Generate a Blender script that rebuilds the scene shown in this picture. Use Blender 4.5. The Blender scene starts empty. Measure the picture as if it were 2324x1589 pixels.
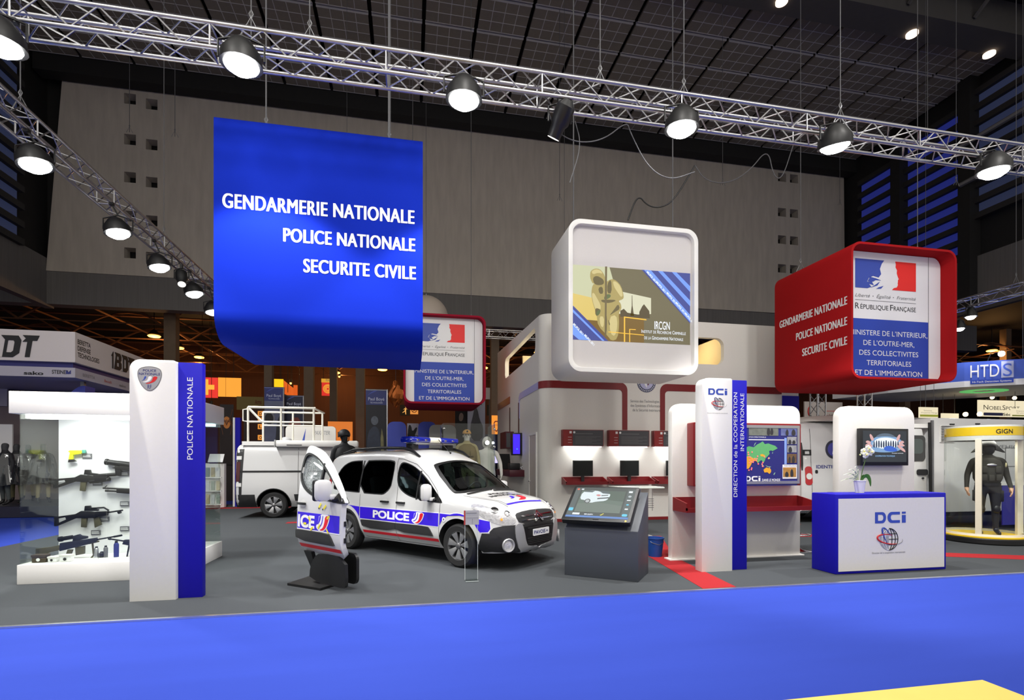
import bpy, bmesh, math, random
from mathutils import Vector, Matrix
from mathutils.bvhtree import BVHTree
from mathutils.geometry import tessellate_polygon
random.seed(7)
PI = math.pi
S = bpy.context.scene
C = S.collection
# ------------------------------------------------------------------ camera
YAW = math.radians(11.17); FPX = 1175.0; EYE = 1.58
cam_d = bpy.data.cameras.new('camera'); cam = bpy.data.objects.new('camera', cam_d); C.objects.link(cam)
cam.location = (0, 0, EYE); cam.rotation_euler = (PI/2, 0, -YAW)
cam_d.sensor_fit = 'HORIZONTAL'; cam_d.sensor_width = 36.0; cam_d.lens = FPX/2324*36
cam_d.shift_y = 252.5/2324; cam_d.clip_end = 300; cam_d.clip_start = 0.05
S.camera = cam
# ------------------------------------------------------------------ world and exposure
S.view_settings.view_transform = 'Standard'; S.view_settings.look = 'None'
S.view_settings.gamma = 1.0; S.view_settings.use_curve_mapping = False
S.view_settings.exposure = 0.22
wd = bpy.data.worlds.new('hall_air'); S.world = wd; wd.use_nodes = True
wd.node_tree.nodes['Background'].inputs[0].default_value = (1.0, 0.95, 0.88, 1)
wd.node_tree.nodes['Background'].inputs[1].default_value = 0.62
def light(kind, name, loc, aim, energy, col=(1, 1, 1), size=0.3, spot=80, blend=0.6, parent=None, spread=None):
    d = bpy.data.lights.new(name, kind); d.energy = energy; d.color = col
    if kind == 'AREA':
        d.shape = 'DISK'; d.size = size
        if spread: d.spread = math.radians(spread)
    else: d.shadow_soft_size = size
    if kind == 'SPOT': d.spot_size = math.radians(spot); d.spot_blend = blend
    o = bpy.data.objects.new(name, d); C.objects.link(o)
    o.location = loc
    o.rotation_euler = (Vector(aim)-Vector(loc)).to_track_quat('-Z', 'Y').to_euler()
    if parent is not None:
        o.parent = parent; o.location = Vector(loc)-parent.location
    return o
# unseen hall lamps, added and aimed to brighten the stand front
FILL_LAMPS = [(-6, 1.0), (1, 1.0), (8, 1.0), (-3.5, -4), (4, -4)]
for hx, hy in FILL_LAMPS:
    light('AREA', 'fill_light', (hx, hy, 12.0), (hx+0.4, 9.5, 1.2), 120, (1.0, 0.97, 0.92), 1.2, spread=110)
# ------------------------------------------------------------------ pixel of the photograph -> point in the hall
def ray(px, py):
    xc = (px-1162)/FPX
    return Vector((math.sin(YAW)+xc*math.cos(YAW), math.cos(YAW)-xc*math.sin(YAW), (1047-py)/FPX))
O3 = Vector((0, 0, EYE))
def atY(px, py, y): d = ray(px, py); return O3+d*(y/d.y)
def atX(px, py, x): d = ray(px, py); return O3+d*(x/d.x)
def atZ(px, py, z=0.0): d = ray(px, py); return O3+d*((z-EYE)/d.z)
# ------------------------------------------------------------------ materials
MATS = {}
def lin(c): return tuple((v/255/12.92 if v/255 <= 0.04045 else ((v/255+0.055)/1.055)**2.4) for v in c)
def M(name, rgb=(200, 200, 200), rough=0.5, metal=0.0, noise=0.06, scale=30.0, bump=0.0, coat=0.0, emit=0.0, stretch=None, spec=0.5):
    if name in MATS: return MATS[name]
    m = bpy.data.materials.new(name); m.use_nodes = True; nt = m.node_tree; b = nt.nodes['Principled BSDF']
    c = lin(rgb)
    b.inputs['Roughness'].default_value = rough; b.inputs['Metallic'].default_value = metal
    b.inputs['Coat Weight'].default_value = coat; b.inputs['Coat Roughness'].default_value = 0.05
    b.inputs['Specular IOR Level'].default_value = spec
    tc = nt.nodes.new('ShaderNodeTexCoord'); n = nt.nodes.new('ShaderNodeTexNoise')
    n.inputs['Scale'].default_value = scale; n.inputs['Detail'].default_value = 4
    src = tc.outputs['Object']
    if stretch:
        mp = nt.nodes.new('ShaderNodeMapping'); mp.inputs['Scale'].default_value = stretch
        nt.links.new(src, mp.inputs['Vector']); src = mp.outputs['Vector']
    nt.links.new(src, n.inputs['Vector'])
    mx = nt.nodes.new('ShaderNodeMix'); mx.data_type = 'RGBA'
    mx.inputs['A'].default_value = tuple(v*(1-noise) for v in c)+(1,)
    mx.inputs['B'].default_value = tuple(min(1, v*(1+noise)) for v in c)+(1,)
    nt.links.new(n.outputs['Fac'], mx.inputs['Factor'])
    nt.links.new(mx.outputs['Result'], b.inputs['Base Color'])
    if bump:
        bp = nt.nodes.new('ShaderNodeBump'); bp.inputs['Strength'].default_value = bump; bp.inputs['Distance'].default_value = 0.01
        nt.links.new(n.outputs['Fac'], bp.inputs['Height']); nt.links.new(bp.outputs['Normal'], b.inputs['Normal'])
    if emit:
        nt.links.new(mx.outputs['Result'], b.inputs['Emission Color']); b.inputs['Emission Strength'].default_value = emit
    MATS[name] = m
    return m
def glass(name, tint=(248, 251, 249), refl=1.0, dark=0.0):
    if name in MATS: return MATS[name]
    m = bpy.data.materials.new(name); m.use_nodes = True; nt = m.node_tree
    for n in list(nt.nodes): nt.nodes.remove(n)
    out = nt.nodes.new('ShaderNodeOutputMaterial'); mix = nt.nodes.new('ShaderNodeMixShader')
    tr = nt.nodes.new('ShaderNodeBsdfTransparent'); gl = nt.nodes.new('ShaderNodeBsdfGlossy')
    tr.inputs['Color'].default_value = lin(tint)+(1,); gl.inputs['Roughness'].default_value = 0.02
    gl.inputs['Color'].default_value = (refl, refl, refl, 1)
    lw = nt.nodes.new('ShaderNodeLayerWeight'); lw.inputs['Blend'].default_value = 0.5
    pw = nt.nodes.new('ShaderNodeMath'); pw.operation = 'POWER'; pw.inputs[1].default_value = 5.0
    mr = nt.nodes.new('ShaderNodeMath'); mr.operation = 'MULTIPLY_ADD'; mr.inputs[1].default_value = 0.7; mr.inputs[2].default_value = 0.045+dark
    nt.links.new(lw.outputs['Facing'], pw.inputs[0]); nt.links.new(pw.outputs[0], mr.inputs[0])
    nt.links.new(mr.outputs[0], mix.inputs[0]); nt.links.new(tr.outputs[0], mix.inputs[1]); nt.links.new(gl.outputs[0], mix.inputs[2])
    nt.links.new(mix.outputs[0], out.inputs['Surface'])
    MATS[name] = m
    return m
def E_(name, rgb, strength=1.0):
    if name in MATS: return MATS[name]
    m = bpy.data.materials.new(name); m.use_nodes = True; nt = m.node_tree; b = nt.nodes['Principled BSDF']
    b.inputs['Base Color'].default_value = (0.02, 0.02, 0.02, 1); b.inputs['Roughness'].default_value = 0.6
    b.inputs['Emission Color'].default_value = lin(rgb)+(1,); b.inputs['Emission Strength'].default_value = strength
    MATS[name] = m
    return m
WHITE = M('white_laminate', (234, 233, 229), 0.45, noise=0.02)
WHITE2 = M('warm_white_board', (228, 225, 218), 0.6, noise=0.03)
PAINT = M('white_car_paint', (206, 206, 205), 0.25, noise=0.01, coat=0.6)
BLUE = M('blue_laminate', (26, 20, 164), 0.5, noise=0.04, spec=0.2)
NAVY = M('navy_ink', (44, 50, 120), 0.5, noise=0.02)
BLACK = M('black_plastic', (20, 20, 21), 0.45, noise=0.1)
DARK = M('charcoal_plastic', (38, 38, 39), 0.55, noise=0.1, bump=0.05, scale=200)
CHROME = M('chrome', (225, 225, 228), 0.12, 1.0, noise=0.01)
ALU = M('aluminium', (196, 196, 198), 0.32, 1.0, noise=0.05)
GREYM = M('grey_metal', (128, 128, 130), 0.4, 0.8, noise=0.05)
RED = M('dark_red_lacquer', (126, 26, 30), 0.4, noise=0.06)
INK = M('black_ink', (28, 28, 30), 0.6, noise=0.02)
INKW = M('white_ink', (240, 240, 240), 0.6, noise=0.01)
INKG = M('grey_ink', (120, 120, 122), 0.6, noise=0.02)
LOGOB = M('logo_blue', (52, 78, 176), 0.5, noise=0.02)
LOGOR = M('logo_red', (214, 30, 36), 0.5, noise=0.02)
RUBBER = M('black_rubber', (24, 24, 25), 0.8, noise=0.15, bump=0.1, scale=120)
CABLE = M('cable_grey', (92, 92, 94), 0.6, noise=0.05)
CLEAR = glass('clear_glass', dark=-0.022)
# ------------------------------------------------------------------ mesh collector
class MB:
    def __init__(s): s.v = []; s.f = []
    def add(s, vs, fs):
        n = len(s.v); s.v.extend(tuple(v) for v in vs); s.f.extend(tuple(i+n for i in f) for f in fs); return s
    def box(s, a, b):
        x0, y0, z0 = a; x1, y1, z1 = b
        return s.add([(x0,y0,z0),(x1,y0,z0),(x1,y1,z0),(x0,y1,z0),(x0,y0,z1),(x1,y0,z1),(x1,y1,z1),(x0,y1,z1)],
                     [(0,3,2,1),(4,5,6,7),(0,1,5,4),(1,2,6,5),(2,3,7,6),(3,0,4,7)])
    def cbox(s, c, d, rz=0, tilt=None):
        hx, hy, hz = d[0]/2, d[1]/2, d[2]/2
        R = Matrix.Rotation(rz, 3, 'Z')
        if tilt: R = R @ Matrix.Rotation(tilt[1], 3, tilt[0])
        q = MB().box((-hx,-hy,-hz), (hx,hy,hz))
        return s.add([R @ Vector(v)+Vector(c) for v in q.v], q.f)
    def tube(s, pts, r, n=8, cap=True):
        pts = [Vector(p) for p in pts]; k = len(pts)
        rr = r if isinstance(r, (list, tuple)) else [r]*k
        vs = []; fs = []; up = None
        for i, p in enumerate(pts):
            t = (pts[min(i+1, k-1)]-pts[max(i-1, 0)])
            t = t.normalized() if t.length > 1e-9 else Vector((0, 0, 1))
            if up is None: up = t.orthogonal().normalized()
            up = (up-t*up.dot(t)); up = up.normalized() if up.length > 1e-6 else t.orthogonal().normalized()
            w = t.cross(up)
            for j in range(n):
                a = 2*PI*j/n; vs.append(p+(up*math.cos(a)+w*math.sin(a))*rr[i])
        for i in range(k-1):
            for j in range(n):
                j2 = (j+1) % n; fs.append((i*n+j, i*n+j2, (i+1)*n+j2, (i+1)*n+j))
        if cap: fs.append(tuple(range(n-1, -1, -1))); fs.append(tuple((k-1)*n+j for j in range(n)))
        return s.add(vs, fs)
    def lathe(s, prof, c=(0, 0, 0), axis='Z', n=32, sx=1, sy=1, caps=True):
        vs = []; fs = []; k = len(prof); c = Vector(c)
        for r, h in prof:
            for j in range(n):
                a = 2*PI*j/n; x, y = r*math.cos(a)*sx, r*math.sin(a)*sy
                p = {'Z': (x, y, h), 'Y': (x, h, y), 'X': (h, x, y)}[axis]
                vs.append(c+Vector(p))
        for i in range(k-1):
            for j in range(n):
                j2 = (j+1) % n; q = (i*n+j, i*n+j2, (i+1)*n+j2, (i+1)*n+j)
                fs.append(q if axis != 'Y' else q[::-1])
        if caps:
            fs.append(tuple(range(n-1, -1, -1))); fs.append(tuple((k-1)*n+j for j in range(n)))
        return s.add(vs, fs)
    def cyl(s, c, r, h0, h1, axis='Z', n=24): return s.lathe([(r, h0), (r, h1)], c, axis, n)
    def ball(s, c, r, n=16, sc=(1, 1, 1)):
        m = n//2; prof = [(max(1e-4, math.sin(PI*i/m))*r, -math.cos(PI*i/m)*r) for i in range(m+1)]
        q = MB().lathe(prof, (0, 0, 0), 'Z', n)
        return s.add([(v[0]*sc[0]+c[0], v[1]*sc[1]+c[1], v[2]*sc[2]+c[2]) for v in q.v], q.f)
    def xf(s, fn): s.v = [tuple(fn(Vector(v))) for v in s.v]; return s
    def join(s, o): return s.add(o.v, o.f)
def loops_mesh(loops, z0, z1):
    """polygon with holes, as a plate (z1>z0) or flat sheet (z0==z1)"""
    flat = [p for l in loops for p in l]
    tris = tessellate_polygon([[Vector((p[0], p[1], 0)) for p in l] for l in loops])
    vs = []; fs = []
    def orient(t):
        a, b, c = [flat[i] for i in t]
        return t if (b[0]-a[0])*(c[1]-a[1])-(b[1]-a[1])*(c[0]-a[0]) > 0 else t[::-1]
    tris = [orient(tuple(t)) for t in tris]
    n = len(flat); vs = [(p[0], p[1], z1) for p in flat]; fs = list(tris)
    if z1 != z0:
        vs += [(p[0], p[1], z0) for p in flat]
        fs += [tuple(i+n for i in t[::-1]) for t in tris]
        k = 0
        for li, l in enumerate(loops):
            ar = sum(l[i-1][0]*l[i][1]-l[i][0]*l[i-1][1] for i in range(len(l)))
            for i in range(len(l)):
                a, b = k+i, k+(i+1) % len(l)
                q = (a, a+n, b+n, b)
                if (ar > 0) != (li == 0): q = q[::-1]
                fs.append(q)
            k += len(l)
    return vs, fs
def rrect(x0, y0, x1, y1, r=0.0, n=6, rs=None):
    """rounded rectangle; rs = radii for (bl, br, tr, tl)"""
    rs = rs or (r, r, r, r); out = []
    for (cx, cy, sx, sy, a0), q in zip(((x0, y0, 1, 1, PI), (x1, y0, -1, 1, 1.5*PI), (x1, y1, -1, -1, 0), (x0, y1, 1, -1, PI/2)), rs):
        if q <= 0: out.append((cx, cy)); continue
        for i in range(n+1):
            a = a0+PI/2*i/n; out.append((cx+sx*q+q*math.cos(a), cy+sy*q+q*math.sin(a)))
    return out
def circ(cx, cy, r, n=32, ry=None): return [(cx+r*math.cos(2*PI*i/n), cy+(ry or r)*math.sin(2*PI*i/n)) for i in range(n)]
def smooth_poly(pts, it=2, closed=True):
    for _ in range(it):
        q = []; n = len(pts)
        for i in range(n if closed else n-1):
            a, b = pts[i], pts[(i+1) % n]
            q.append(tuple(a[k]*0.75+b[k]*0.25 for k in range(len(a)))); q.append(tuple(a[k]*0.25+b[k]*0.75 for k in range(len(a))))
        if not closed: q = [pts[0]]+q+[pts[-1]]
        pts = q
    return pts
TXT = {}
def text2d(s, h, width=None, bold=0.0, shear=0.0, align='L', spacing=1.0, caps=False):
    """letters as a flat 2-D mesh; h = cap height, width fits the line"""
    key = (s, bold, shear, spacing, caps)
    if key not in TXT:
        cu = bpy.data.curves.new('t', 'FONT'); cu.body = s; cu.size = 1.0; cu.offset = bold; cu.shear = shear; cu.space_character = spacing
        cu.resolution_u = 5; cu.fill_mode = 'FRONT'
        if caps:
            cu.small_caps_scale = 0.78
            for ch in cu.body_format: ch.use_small_caps = True
        o = bpy.data.objects.new('t', cu); C.objects.link(o)
        dg = bpy.context.evaluated_depsgraph_get()
        me = bpy.data.meshes.new_from_object(o.evaluated_get(dg))
        TXT[key] = ([tuple(v.co) for v in me.vertices], [tuple(p.vertices) for p in me.polygons])
        bpy.data.objects.remove(o); bpy.data.curves.remove(cu); bpy.data.meshes.remove(me)
    vs, fs = TXT[key]
    if not vs: return [], []
    x0 = min(v[0] for v in vs); x1 = max(v[0] for v in vs)
    k = h/0.729; kx = k if width is None else width/(x1-x0); w = (x1-x0)*kx
    off = {'L': 0, 'C': -w/2, 'R': -w}[align]
    return [((v[0]-x0)*kx+off, v[1]*k, 0) for v in vs], fs
class Plane:
    """a drawing plane: o + u*x + v*y + n*z"""
    def __init__(s, o, u, v):
        s.o = Vector(o); s.u = Vector(u).normalized(); s.v = Vector(v).normalized(); s.n = s.u.cross(s.v)
    def P(s, x, y, z=0): return s.o+s.u*x+s.v*y+s.n*z
    def put(s, mb, vs, fs, dx=0, dy=0, dz=0): return mb.add([s.P(v[0]+dx, v[1]+dy, v[2]+dz) for v in vs], fs)
    def plate(s, mb, loops, z0, z1): return s.put(mb, *loops_mesh(loops, z0, z1))
    def text(s, mb, txt, x, y, h, width=None, z=0.004, fat=0.0, **k):
        vs, fs = text2d(txt, h, width, **k)
        for i, d in enumerate((0, -fat, fat, -fat*.5, fat*.5) if fat else (0,)): s.put(mb, vs, fs, x+d, y+(fat*.3 if i in (1, 2) else 0), z+i*.0002)
        return mb
def plate(pl, loops, z0, z1): return pl.plate(MB(), loops, z0, z1)
def boxmb(a, b): return MB().box(a, b)
FRONT = lambda x, y, z: Plane((x, y, z), (1, 0, 0), (0, 0, 1))     # faces -Y (towards the aisle)
LEFTF = lambda x, y, z: Plane((x, y, z), (0, -1, 0), (0, 0, 1))    # faces -X
# ------------------------------------------------------------------ things
WM = {}
def thing(name, label, cat, loc=(0, 0, 0), rz=0.0, group=None):
    o = bpy.data.objects.new(name, None); C.objects.link(o); o.empty_display_size = 0.1
    o.location = loc; o.rotation_euler = (0, 0, rz); WM[o] = Matrix.Translation(loc) @ Matrix.Rotation(rz, 4, 'Z')
    o['label'] = label; o['category'] = cat
    if group: o['group'] = group
    return o
def tag(o, label, cat, group=None, kind=None):
    o['label'] = label; o['category'] = cat
    if group: o['group'] = group
    if kind: o['kind'] = kind
    return o
def part(name, mb, mat, parent=None, world=False, smooth=None, bevel=0.0, label=None, weld=False):
    """one mesh object; world=True: coordinates of the hall instead of the thing's own"""
    if not mb.v: return None
    me = bpy.data.meshes.new(name)
    vs = mb.v
    off = Vector((0, 0, 0))
    if parent is not None and world:
        inv = WM[parent].inverted(); vs = [inv @ Vector(v) for v in vs]
    if parent is None:
        xs = [v[0] for v in vs]; ys = [v[1] for v in vs]; zs = [v[2] for v in vs]
        off = Vector(((min(xs)+max(xs))/2, (min(ys)+max(ys))/2, min(zs))); vs = [Vector(v)-off for v in vs]
    me.from_pydata([tuple(v) for v in vs], [], mb.f)
    if bevel or weld:
        bm = bmesh.new(); bm.from_mesh(me)
        if weld: bmesh.ops.remove_doubles(bm, verts=bm.verts, dist=1e-5)
        if bevel:
            bm.normal_update()
            ed = [e for e in bm.edges if len(e.link_faces) == 2 and e.calc_face_angle(0) > 0.6]
            bmesh.ops.bevel(bm, geom=ed, offset=bevel, segments=2, affect='EDGES', profile=0.5, clamp_overlap=True)
        bm.to_mesh(me); bm.free()
        if smooth is None: smooth = 35
    if smooth:
        me.polygons.foreach_set('use_smooth', [True]*len(me.polygons)); me.set_sharp_from_angle(angle=math.radians(smooth))
    for m_ in (mat if isinstance(mat, (list, tuple)) else [mat]): me.materials.append(m_)
    me.update()
    o = bpy.data.objects.new(name, me); C.objects.link(o); o.location = off
    if parent is not None: o.parent = parent; WM[o] = WM[parent]
    else: WM[o] = Matrix.Translation(off)
    if label: o['label'] = label
    return o
def single(name, mb, mat, label, cat, group=None, kind=None, **k): return tag(part(name, mb, mat, None, **k), label, cat, group, kind)
def struct(name, mb, mat, **k): o = part(name, mb, mat, None, **k); o['kind'] = 'structure'; return o
KIDS = {}
def copy_tree(o, parent=None, label=None, loc=None, rz=None):
    c = o.copy(); C.objects.link(c)
    if parent is not None: c.parent = parent
    if label: c['label'] = label
    if loc is not None: c.location = loc
    if rz is not None: c.rotation_euler = (0, 0, rz)
    WM[c] = Matrix.Translation(c.location) @ Matrix.Rotation(c.rotation_euler[2], 4, 'Z') if parent is None else WM[parent]
    for ch in [x for x in bpy.data.objects if x.parent == o]: copy_tree(ch, c)
    return c
def letters(parent, pl, lines, mat, name='lettering', world=True, label=None):
    """lines: (text, x, y, capheight, width, opts)"""
    for ln in lines:
        mb = MB(); k = ln[5] if len(ln) > 5 else {}
        pl.text(mb, ln[0], ln[1], ln[2], ln[3], ln[4], **k)
        part(name, mb, mat, parent, world=world, label=label)
# ================================================================== the hall
CONC = M('board_marked_concrete', (192, 183, 170), 0.9, noise=0.22, scale=1.6, bump=0.3, stretch=(2.2, 2.2, 0.35))
CORR = M('dark_corrugated_cladding', (112, 109, 106), 0.8, noise=0.25, scale=6, stretch=(3, 3, 0.05))
HALLBLACK = M('dark_hall_steel', (30, 29, 28), 0.8, noise=0.2, scale=3)
carpet_b = M('blue_aisle_carpet', (52, 72, 170), 0.95, noise=0.10, scale=1.3, stretch=(0.35, 2.2, 1), bump=0.05, spec=0.1)
carpet_g = M('grey_stand_carpet', (71, 74, 77), 0.95, noise=0.16, scale=160, bump=0.12, spec=0.1)
carpet_r = M('red_carpet', (160, 42, 46), 0.95, noise=0.1, scale=90, spec=0.1)
struct('floor', boxmb((-70, -14, -0.12), (110, 75, -0.015)), carpet_b)
struct('grey_carpet', boxmb((-7.4, 5.82, -0.014), (30, 20.6, 0.0)), carpet_g)
struct('edge_strip', boxmb((-7.4, 5.77, -0.014), (30, 5.815, 0.004)), M('aluminium_strip', (205, 208, 214), 0.3, 0.9, noise=0.12, scale=5))
struct('yellow_carpet', boxmb((-6, -4, -0.014), (4.07, 3.02, -0.004)), M('yellow_aisle_carpet', (236, 204, 112), 0.95, noise=0.05, scale=4, spec=0.1))
def strip(pts, name='red_carpet_stripe'):
    struct(name, MB().add([(x, y, 0.0) for x, y in pts]+[(x, y, 0.004) for x, y in pts],
           [tuple(range(len(pts)-1, -1, -1)), tuple(range(len(pts), 2*len(pts)))]+[(i, (i+1) % len(pts), (i+1) % len(pts)+len(pts), i+len(pts)) for i in range(len(pts))]), carpet_r)
strip([(3.56, 5.83), (4.02, 5.83), (4.28, 7.85), (5.2, 10.1), (4.74, 10.2), (3.9, 8.1)])
strip([(8.75, 7.45), (8.62, 7.05), (10.6, 6.12), (12.2, 5.84), (13.2, 5.84), (10.8, 6.5)])
strip([(5.6, 9.75), (9.2, 9.3), (9.2, 9.62), (5.6, 10.1)])
strip([(6.6, 11.6), (9.6, 11.3), (9.6, 11.7), (6.6, 12.0)])
strip([(-9, 18.7), (-1.5, 18.9), (-1.5, 19.3), (-9, 19.1)])
strip([(-3.1, 14.0), (-0.6, 14.3), (-0.6, 14.6), (-3.1, 14.3)])
# back wall
holes = []
for hx in (-14.15, -13.15):
    for hz in (20.3, 18.2, 16.25, 14.25, 12.35):
        holes.append(rrect(hx-0.27, hz-0.3-(0.15 if hx > -13.5 else 0), hx+0.27, hz+0.24-(0.15 if hx > -13.5 else 0)))
for hx in (24.05, 24.95):
    for hz in (20.3, 18.0, 16.2, 14.3, 12.4): holes.append(rrect(hx-0.3, hz-0.3, hx+0.3, hz+0.25))
top = [(-17.2+46.0*i/16, 20.55+1.25*math.sin(PI*(0.06+0.86*i/16))) for i in range(17)]
wb = plate(FRONT(0, 30, 0), [[(-17.9, 11.15), (28.9, 11.35)]+top[::-1]]+holes, -0.6, 0)
struct('wall_back', wb, CONC)
struct('trim_1', boxmb((-30, 30.05, 9.5), (40, 30.7, 11.3)), CORR)          # cladding band under the concrete
struct('wall_back.001', boxmb((-22, 30.7, 11.2), (34, 31, 24.5)), HALLBLACK)
# ceiling of square acoustic panels in rows, with pale grid lines
PAN = M('acoustic_panel', (138, 130, 116), 0.9, noise=0.12, scale=8); LINE = M('ceiling_grid_line', (205, 202, 198), 0.8, noise=0.08)
cp = MB(); cl = MB()
def panel_rows(ys, z):
    for y0 in ys:
        for k in range(-17, 8):
            x0 = 12.42+2.36*k
            if x0+2.2 > 29.5 or x0 < -18.5: continue
            cp.box((x0+0.09, y0+0.08, z), (x0+2.27, y0+1.72, z+0.12))
            cl.box((x0+0.07, y0+0.06, z-0.012), (x0+2.29, y0+0.11, z+0.13)); cl.box((x0+0.07, y0+1.69, z-0.012), (x0+2.29, y0+1.73, z+0.02))
            for i in range(1, 4): cl.box((x0+0.09+2.18*i/4-0.014, y0+0.1, z-0.012), (x0+0.09+2.18*i/4+0.014, y0+1.7, z))
            for i in range(1, 3): cl.box((x0+0.09, y0+0.08+1.64*i/3-0.014, z-0.011), (x0+2.27, y0+0.08+1.64*i/3+0.014, z))
panel_rows([20.2+1.8*i for i in range(5)], 21.5)
panel_rows([14.2, 16.0], 21.7)
ce = struct('ceiling', cp, PAN)
struct('ceiling_grid', cl, LINE)
struct('ceiling.001', boxmb((-22, 8, 22.3), (34, 31, 22.6)), HALLBLACK)
cbm = M('ceiling_beam_grey', (86, 83, 80), 0.85, noise=0.1, scale=4)
struct('ceiling_beam', boxmb((-18, 18.55, 20.9), (29.5, 19.75, 22.3)), cbm)
for k, bx in enumerate((14, 17.5, 21, 24.5, 28)):
    struct('ceiling_strut', MB().tube([(bx, 18.5, 21.2), (bx+0.2, 17.3, 22.2)], 0.09, 6), cbm)
struct('ceiling_beam.001', boxmb((-18, 29.2, 20.7), (29.5, 29.9, 22.2)), HALLBLACK)
for k, (px, py) in enumerate(((2070, 76), (2245, 122), (1774, 2))):
    p = atZ(px, py, 20.88)
    q = single('ceiling_lamp', MB().cyl((p.x, p.y, 20.80), 0.24, 0, 0.09), E_('warm_ceiling_lamp', (255, 226, 200), 2.2),
               ('small warm lamp glowing under the grey ceiling beam, middle of three', 'small warm lamp glowing under the grey ceiling beam, nearest the right wall', 'small warm lamp glowing under the grey ceiling beam at the top edge of the view')[k], 'lamp', 'lamps under the ceiling beam')
# side walls with louvred windows
SKYB = E_('dusk_glass', (44, 54, 150), 0.35); SKYD = E_('dusk_glass_grey', (70, 80, 120), 0.22)
SLAT = M('louvre_slat', (46, 44, 44), 0.7, noise=0.1)
def side_wall(x, s, wins, zlo, name):
    struct(name, boxmb((min(x, x+s*0.4), 4, 9.4), (max(x, x+s*0.4), 30.6, zlo)), CORR)
    struct(name+'.001', boxmb((min(x+s*0.3, x+s*0.6), 4, zlo), (max(x+s*0.3, x+s*0.6), 30.6, 22.3)), HALLBLACK)
    mb = MB()
    for y0, y1, z0, z1, kind in wins:
        o = bpy.data.objects
        n = sum(1 for q in o if q.name.startswith('window_'))+1
        w = struct('window_%d' % n, boxmb((min(x+s*0.1, x+s*0.15), y0, z0), (max(x+s*0.1, x+s*0.15), y1, z1)), SKYB if kind else SKYD)
        m2 = MB()
        k = int((z1-z0)/0.75)
        for i in range(k+1):
            z = z0+(z1-z0)*i/k
            m2.box((min(x, x-s*0.22), y0, z-0.13), (max(x, x-s*0.22), y1, z+0.16))
        wf = part('louvre', m2, SLAT, w, world=True)
side_wall(28.8, 1, [(26.1, 28.7, 12.2, 19.6, 1), (22.4, 25.5, 12.4, 20.2, 1), (15.0, 21.6, 14.2, 20.6, 0), (8, 14.4, 14.2, 20.6, 0)], 12.2, 'wall_right')
side_wall(-17.9, -1, [(26.2, 28.2, 11.8, 20, 0), (18, 25.4, 12.2, 20, 0)], 11.8, 'wall_left')
for yy in (25.8, 21.9, 14.7):
    struct('wall_column', boxmb((28.3, yy-0.3, 9.5), (29, yy+0.3, 22)), HALLBLACK)
struct('wall_rail', MB().tube([(28.2, 22, 16.0), (28.2, 8, 16.3)], 0.12, 6).tube([(28.2, 22, 18.0), (28.2, 8, 18.3)], 0.12, 6), M('pale_steel_rail', (150, 150, 152), 0.5, 0.5))
struct('wall_rail.001', MB().tube([(28.3, 30, 9.3), (28.3, 6, 9.3)], 0.16, 6), cbm)
# the darker hall beyond the opening
BROWN = M('brown_slatted_wall', (92, 56, 36), 0.8, noise=0.3, scale=9, stretch=(4, 4, 0.05))
struct('wall_far', boxmb((-45, 52, -0.1), (110, 52.4, 13)), BROWN)
struct('wall_far.001', boxmb((66, 2, -.1), (66.4, 52, 13)), HALLBLACK); struct('wall_far.002', boxmb((-50.4, 2, -.1), (-50, 52, 13)), HALLBLACK)
struct('ceiling_far.001', boxmb((29.6, 2, 12.2), (66, 31, 12.5)), HALLBLACK); struct('ceiling_far.002', boxmb((-50, 2, 12.2), (-18.6, 31, 12.5)), HALLBLACK)
struct('ceiling_far', boxmb((-70, 31, 12.2), (110, 60, 12.5)), HALLBLACK)
rt = MB()
for yy in (33, 37, 41, 45, 49):
    for j in range(-5, 8):
        x0 = j*7.0
        arc = [(x0+7*i/10, yy, 9.4+1.6*math.sin(PI*i/10)) for i in range(11)]
        rt.tube(arc, 0.06, 5); rt.tube([(x0, yy, 9.4), (x0+7, yy, 9.4)], 0.04, 5)
    rt.tube([(-40, yy, 10.8), (55, yy, 10.8)], 0.07, 5)
for j in range(-10, 16):
    rt.tube([(j*3.5, 31.5, 10.2), (j*3.5+0.5, 51, 10.2)], 0.05, 5)
struct('roof_trusses_far', rt, M('orange_lit_roof_steel', (120, 82, 54), 0.6, 0.2, noise=0.15))  # orange lamplight on the trusses is put into the brown
colm = M('far_column_concrete', (116, 98, 80), 0.85, noise=0.12, scale=3)
for px, y, w in ((608, 31.8, 0.42), (700, 31.8, 0.52), (756, 36, 0.45), (817, 31.8, 0.5), (1124, 31.8, 0.5), (385, 31.8, 0.6), (2290, 33, 0.5), (2060, 34, 0.5)):
    p = atY(px, 900, y); struct('far_column', boxmb((p.x-w/2, y, -0.1), (p.x+w/2, y+0.5, 12.2)), colm)
ORL = E_('sodium_lamp', (255, 170, 70), 6)
olab = ['first', 'second', 'third', 'fourth', 'fifth', 'sixth', 'seventh', 'eighth', 'ninth', 'tenth', 'eleventh', 'twelfth']
OL = [(350, 763, 36), (405, 790, 41), (452, 811, 45), (868, 839, 40), (1097, 835, 40), (1222, 800, 40), (2251, 796, 33), (2275, 797, 34), (2296, 833, 40), (1152, 800, 44), (762, 846, 44), (2312, 822, 46)]
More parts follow.
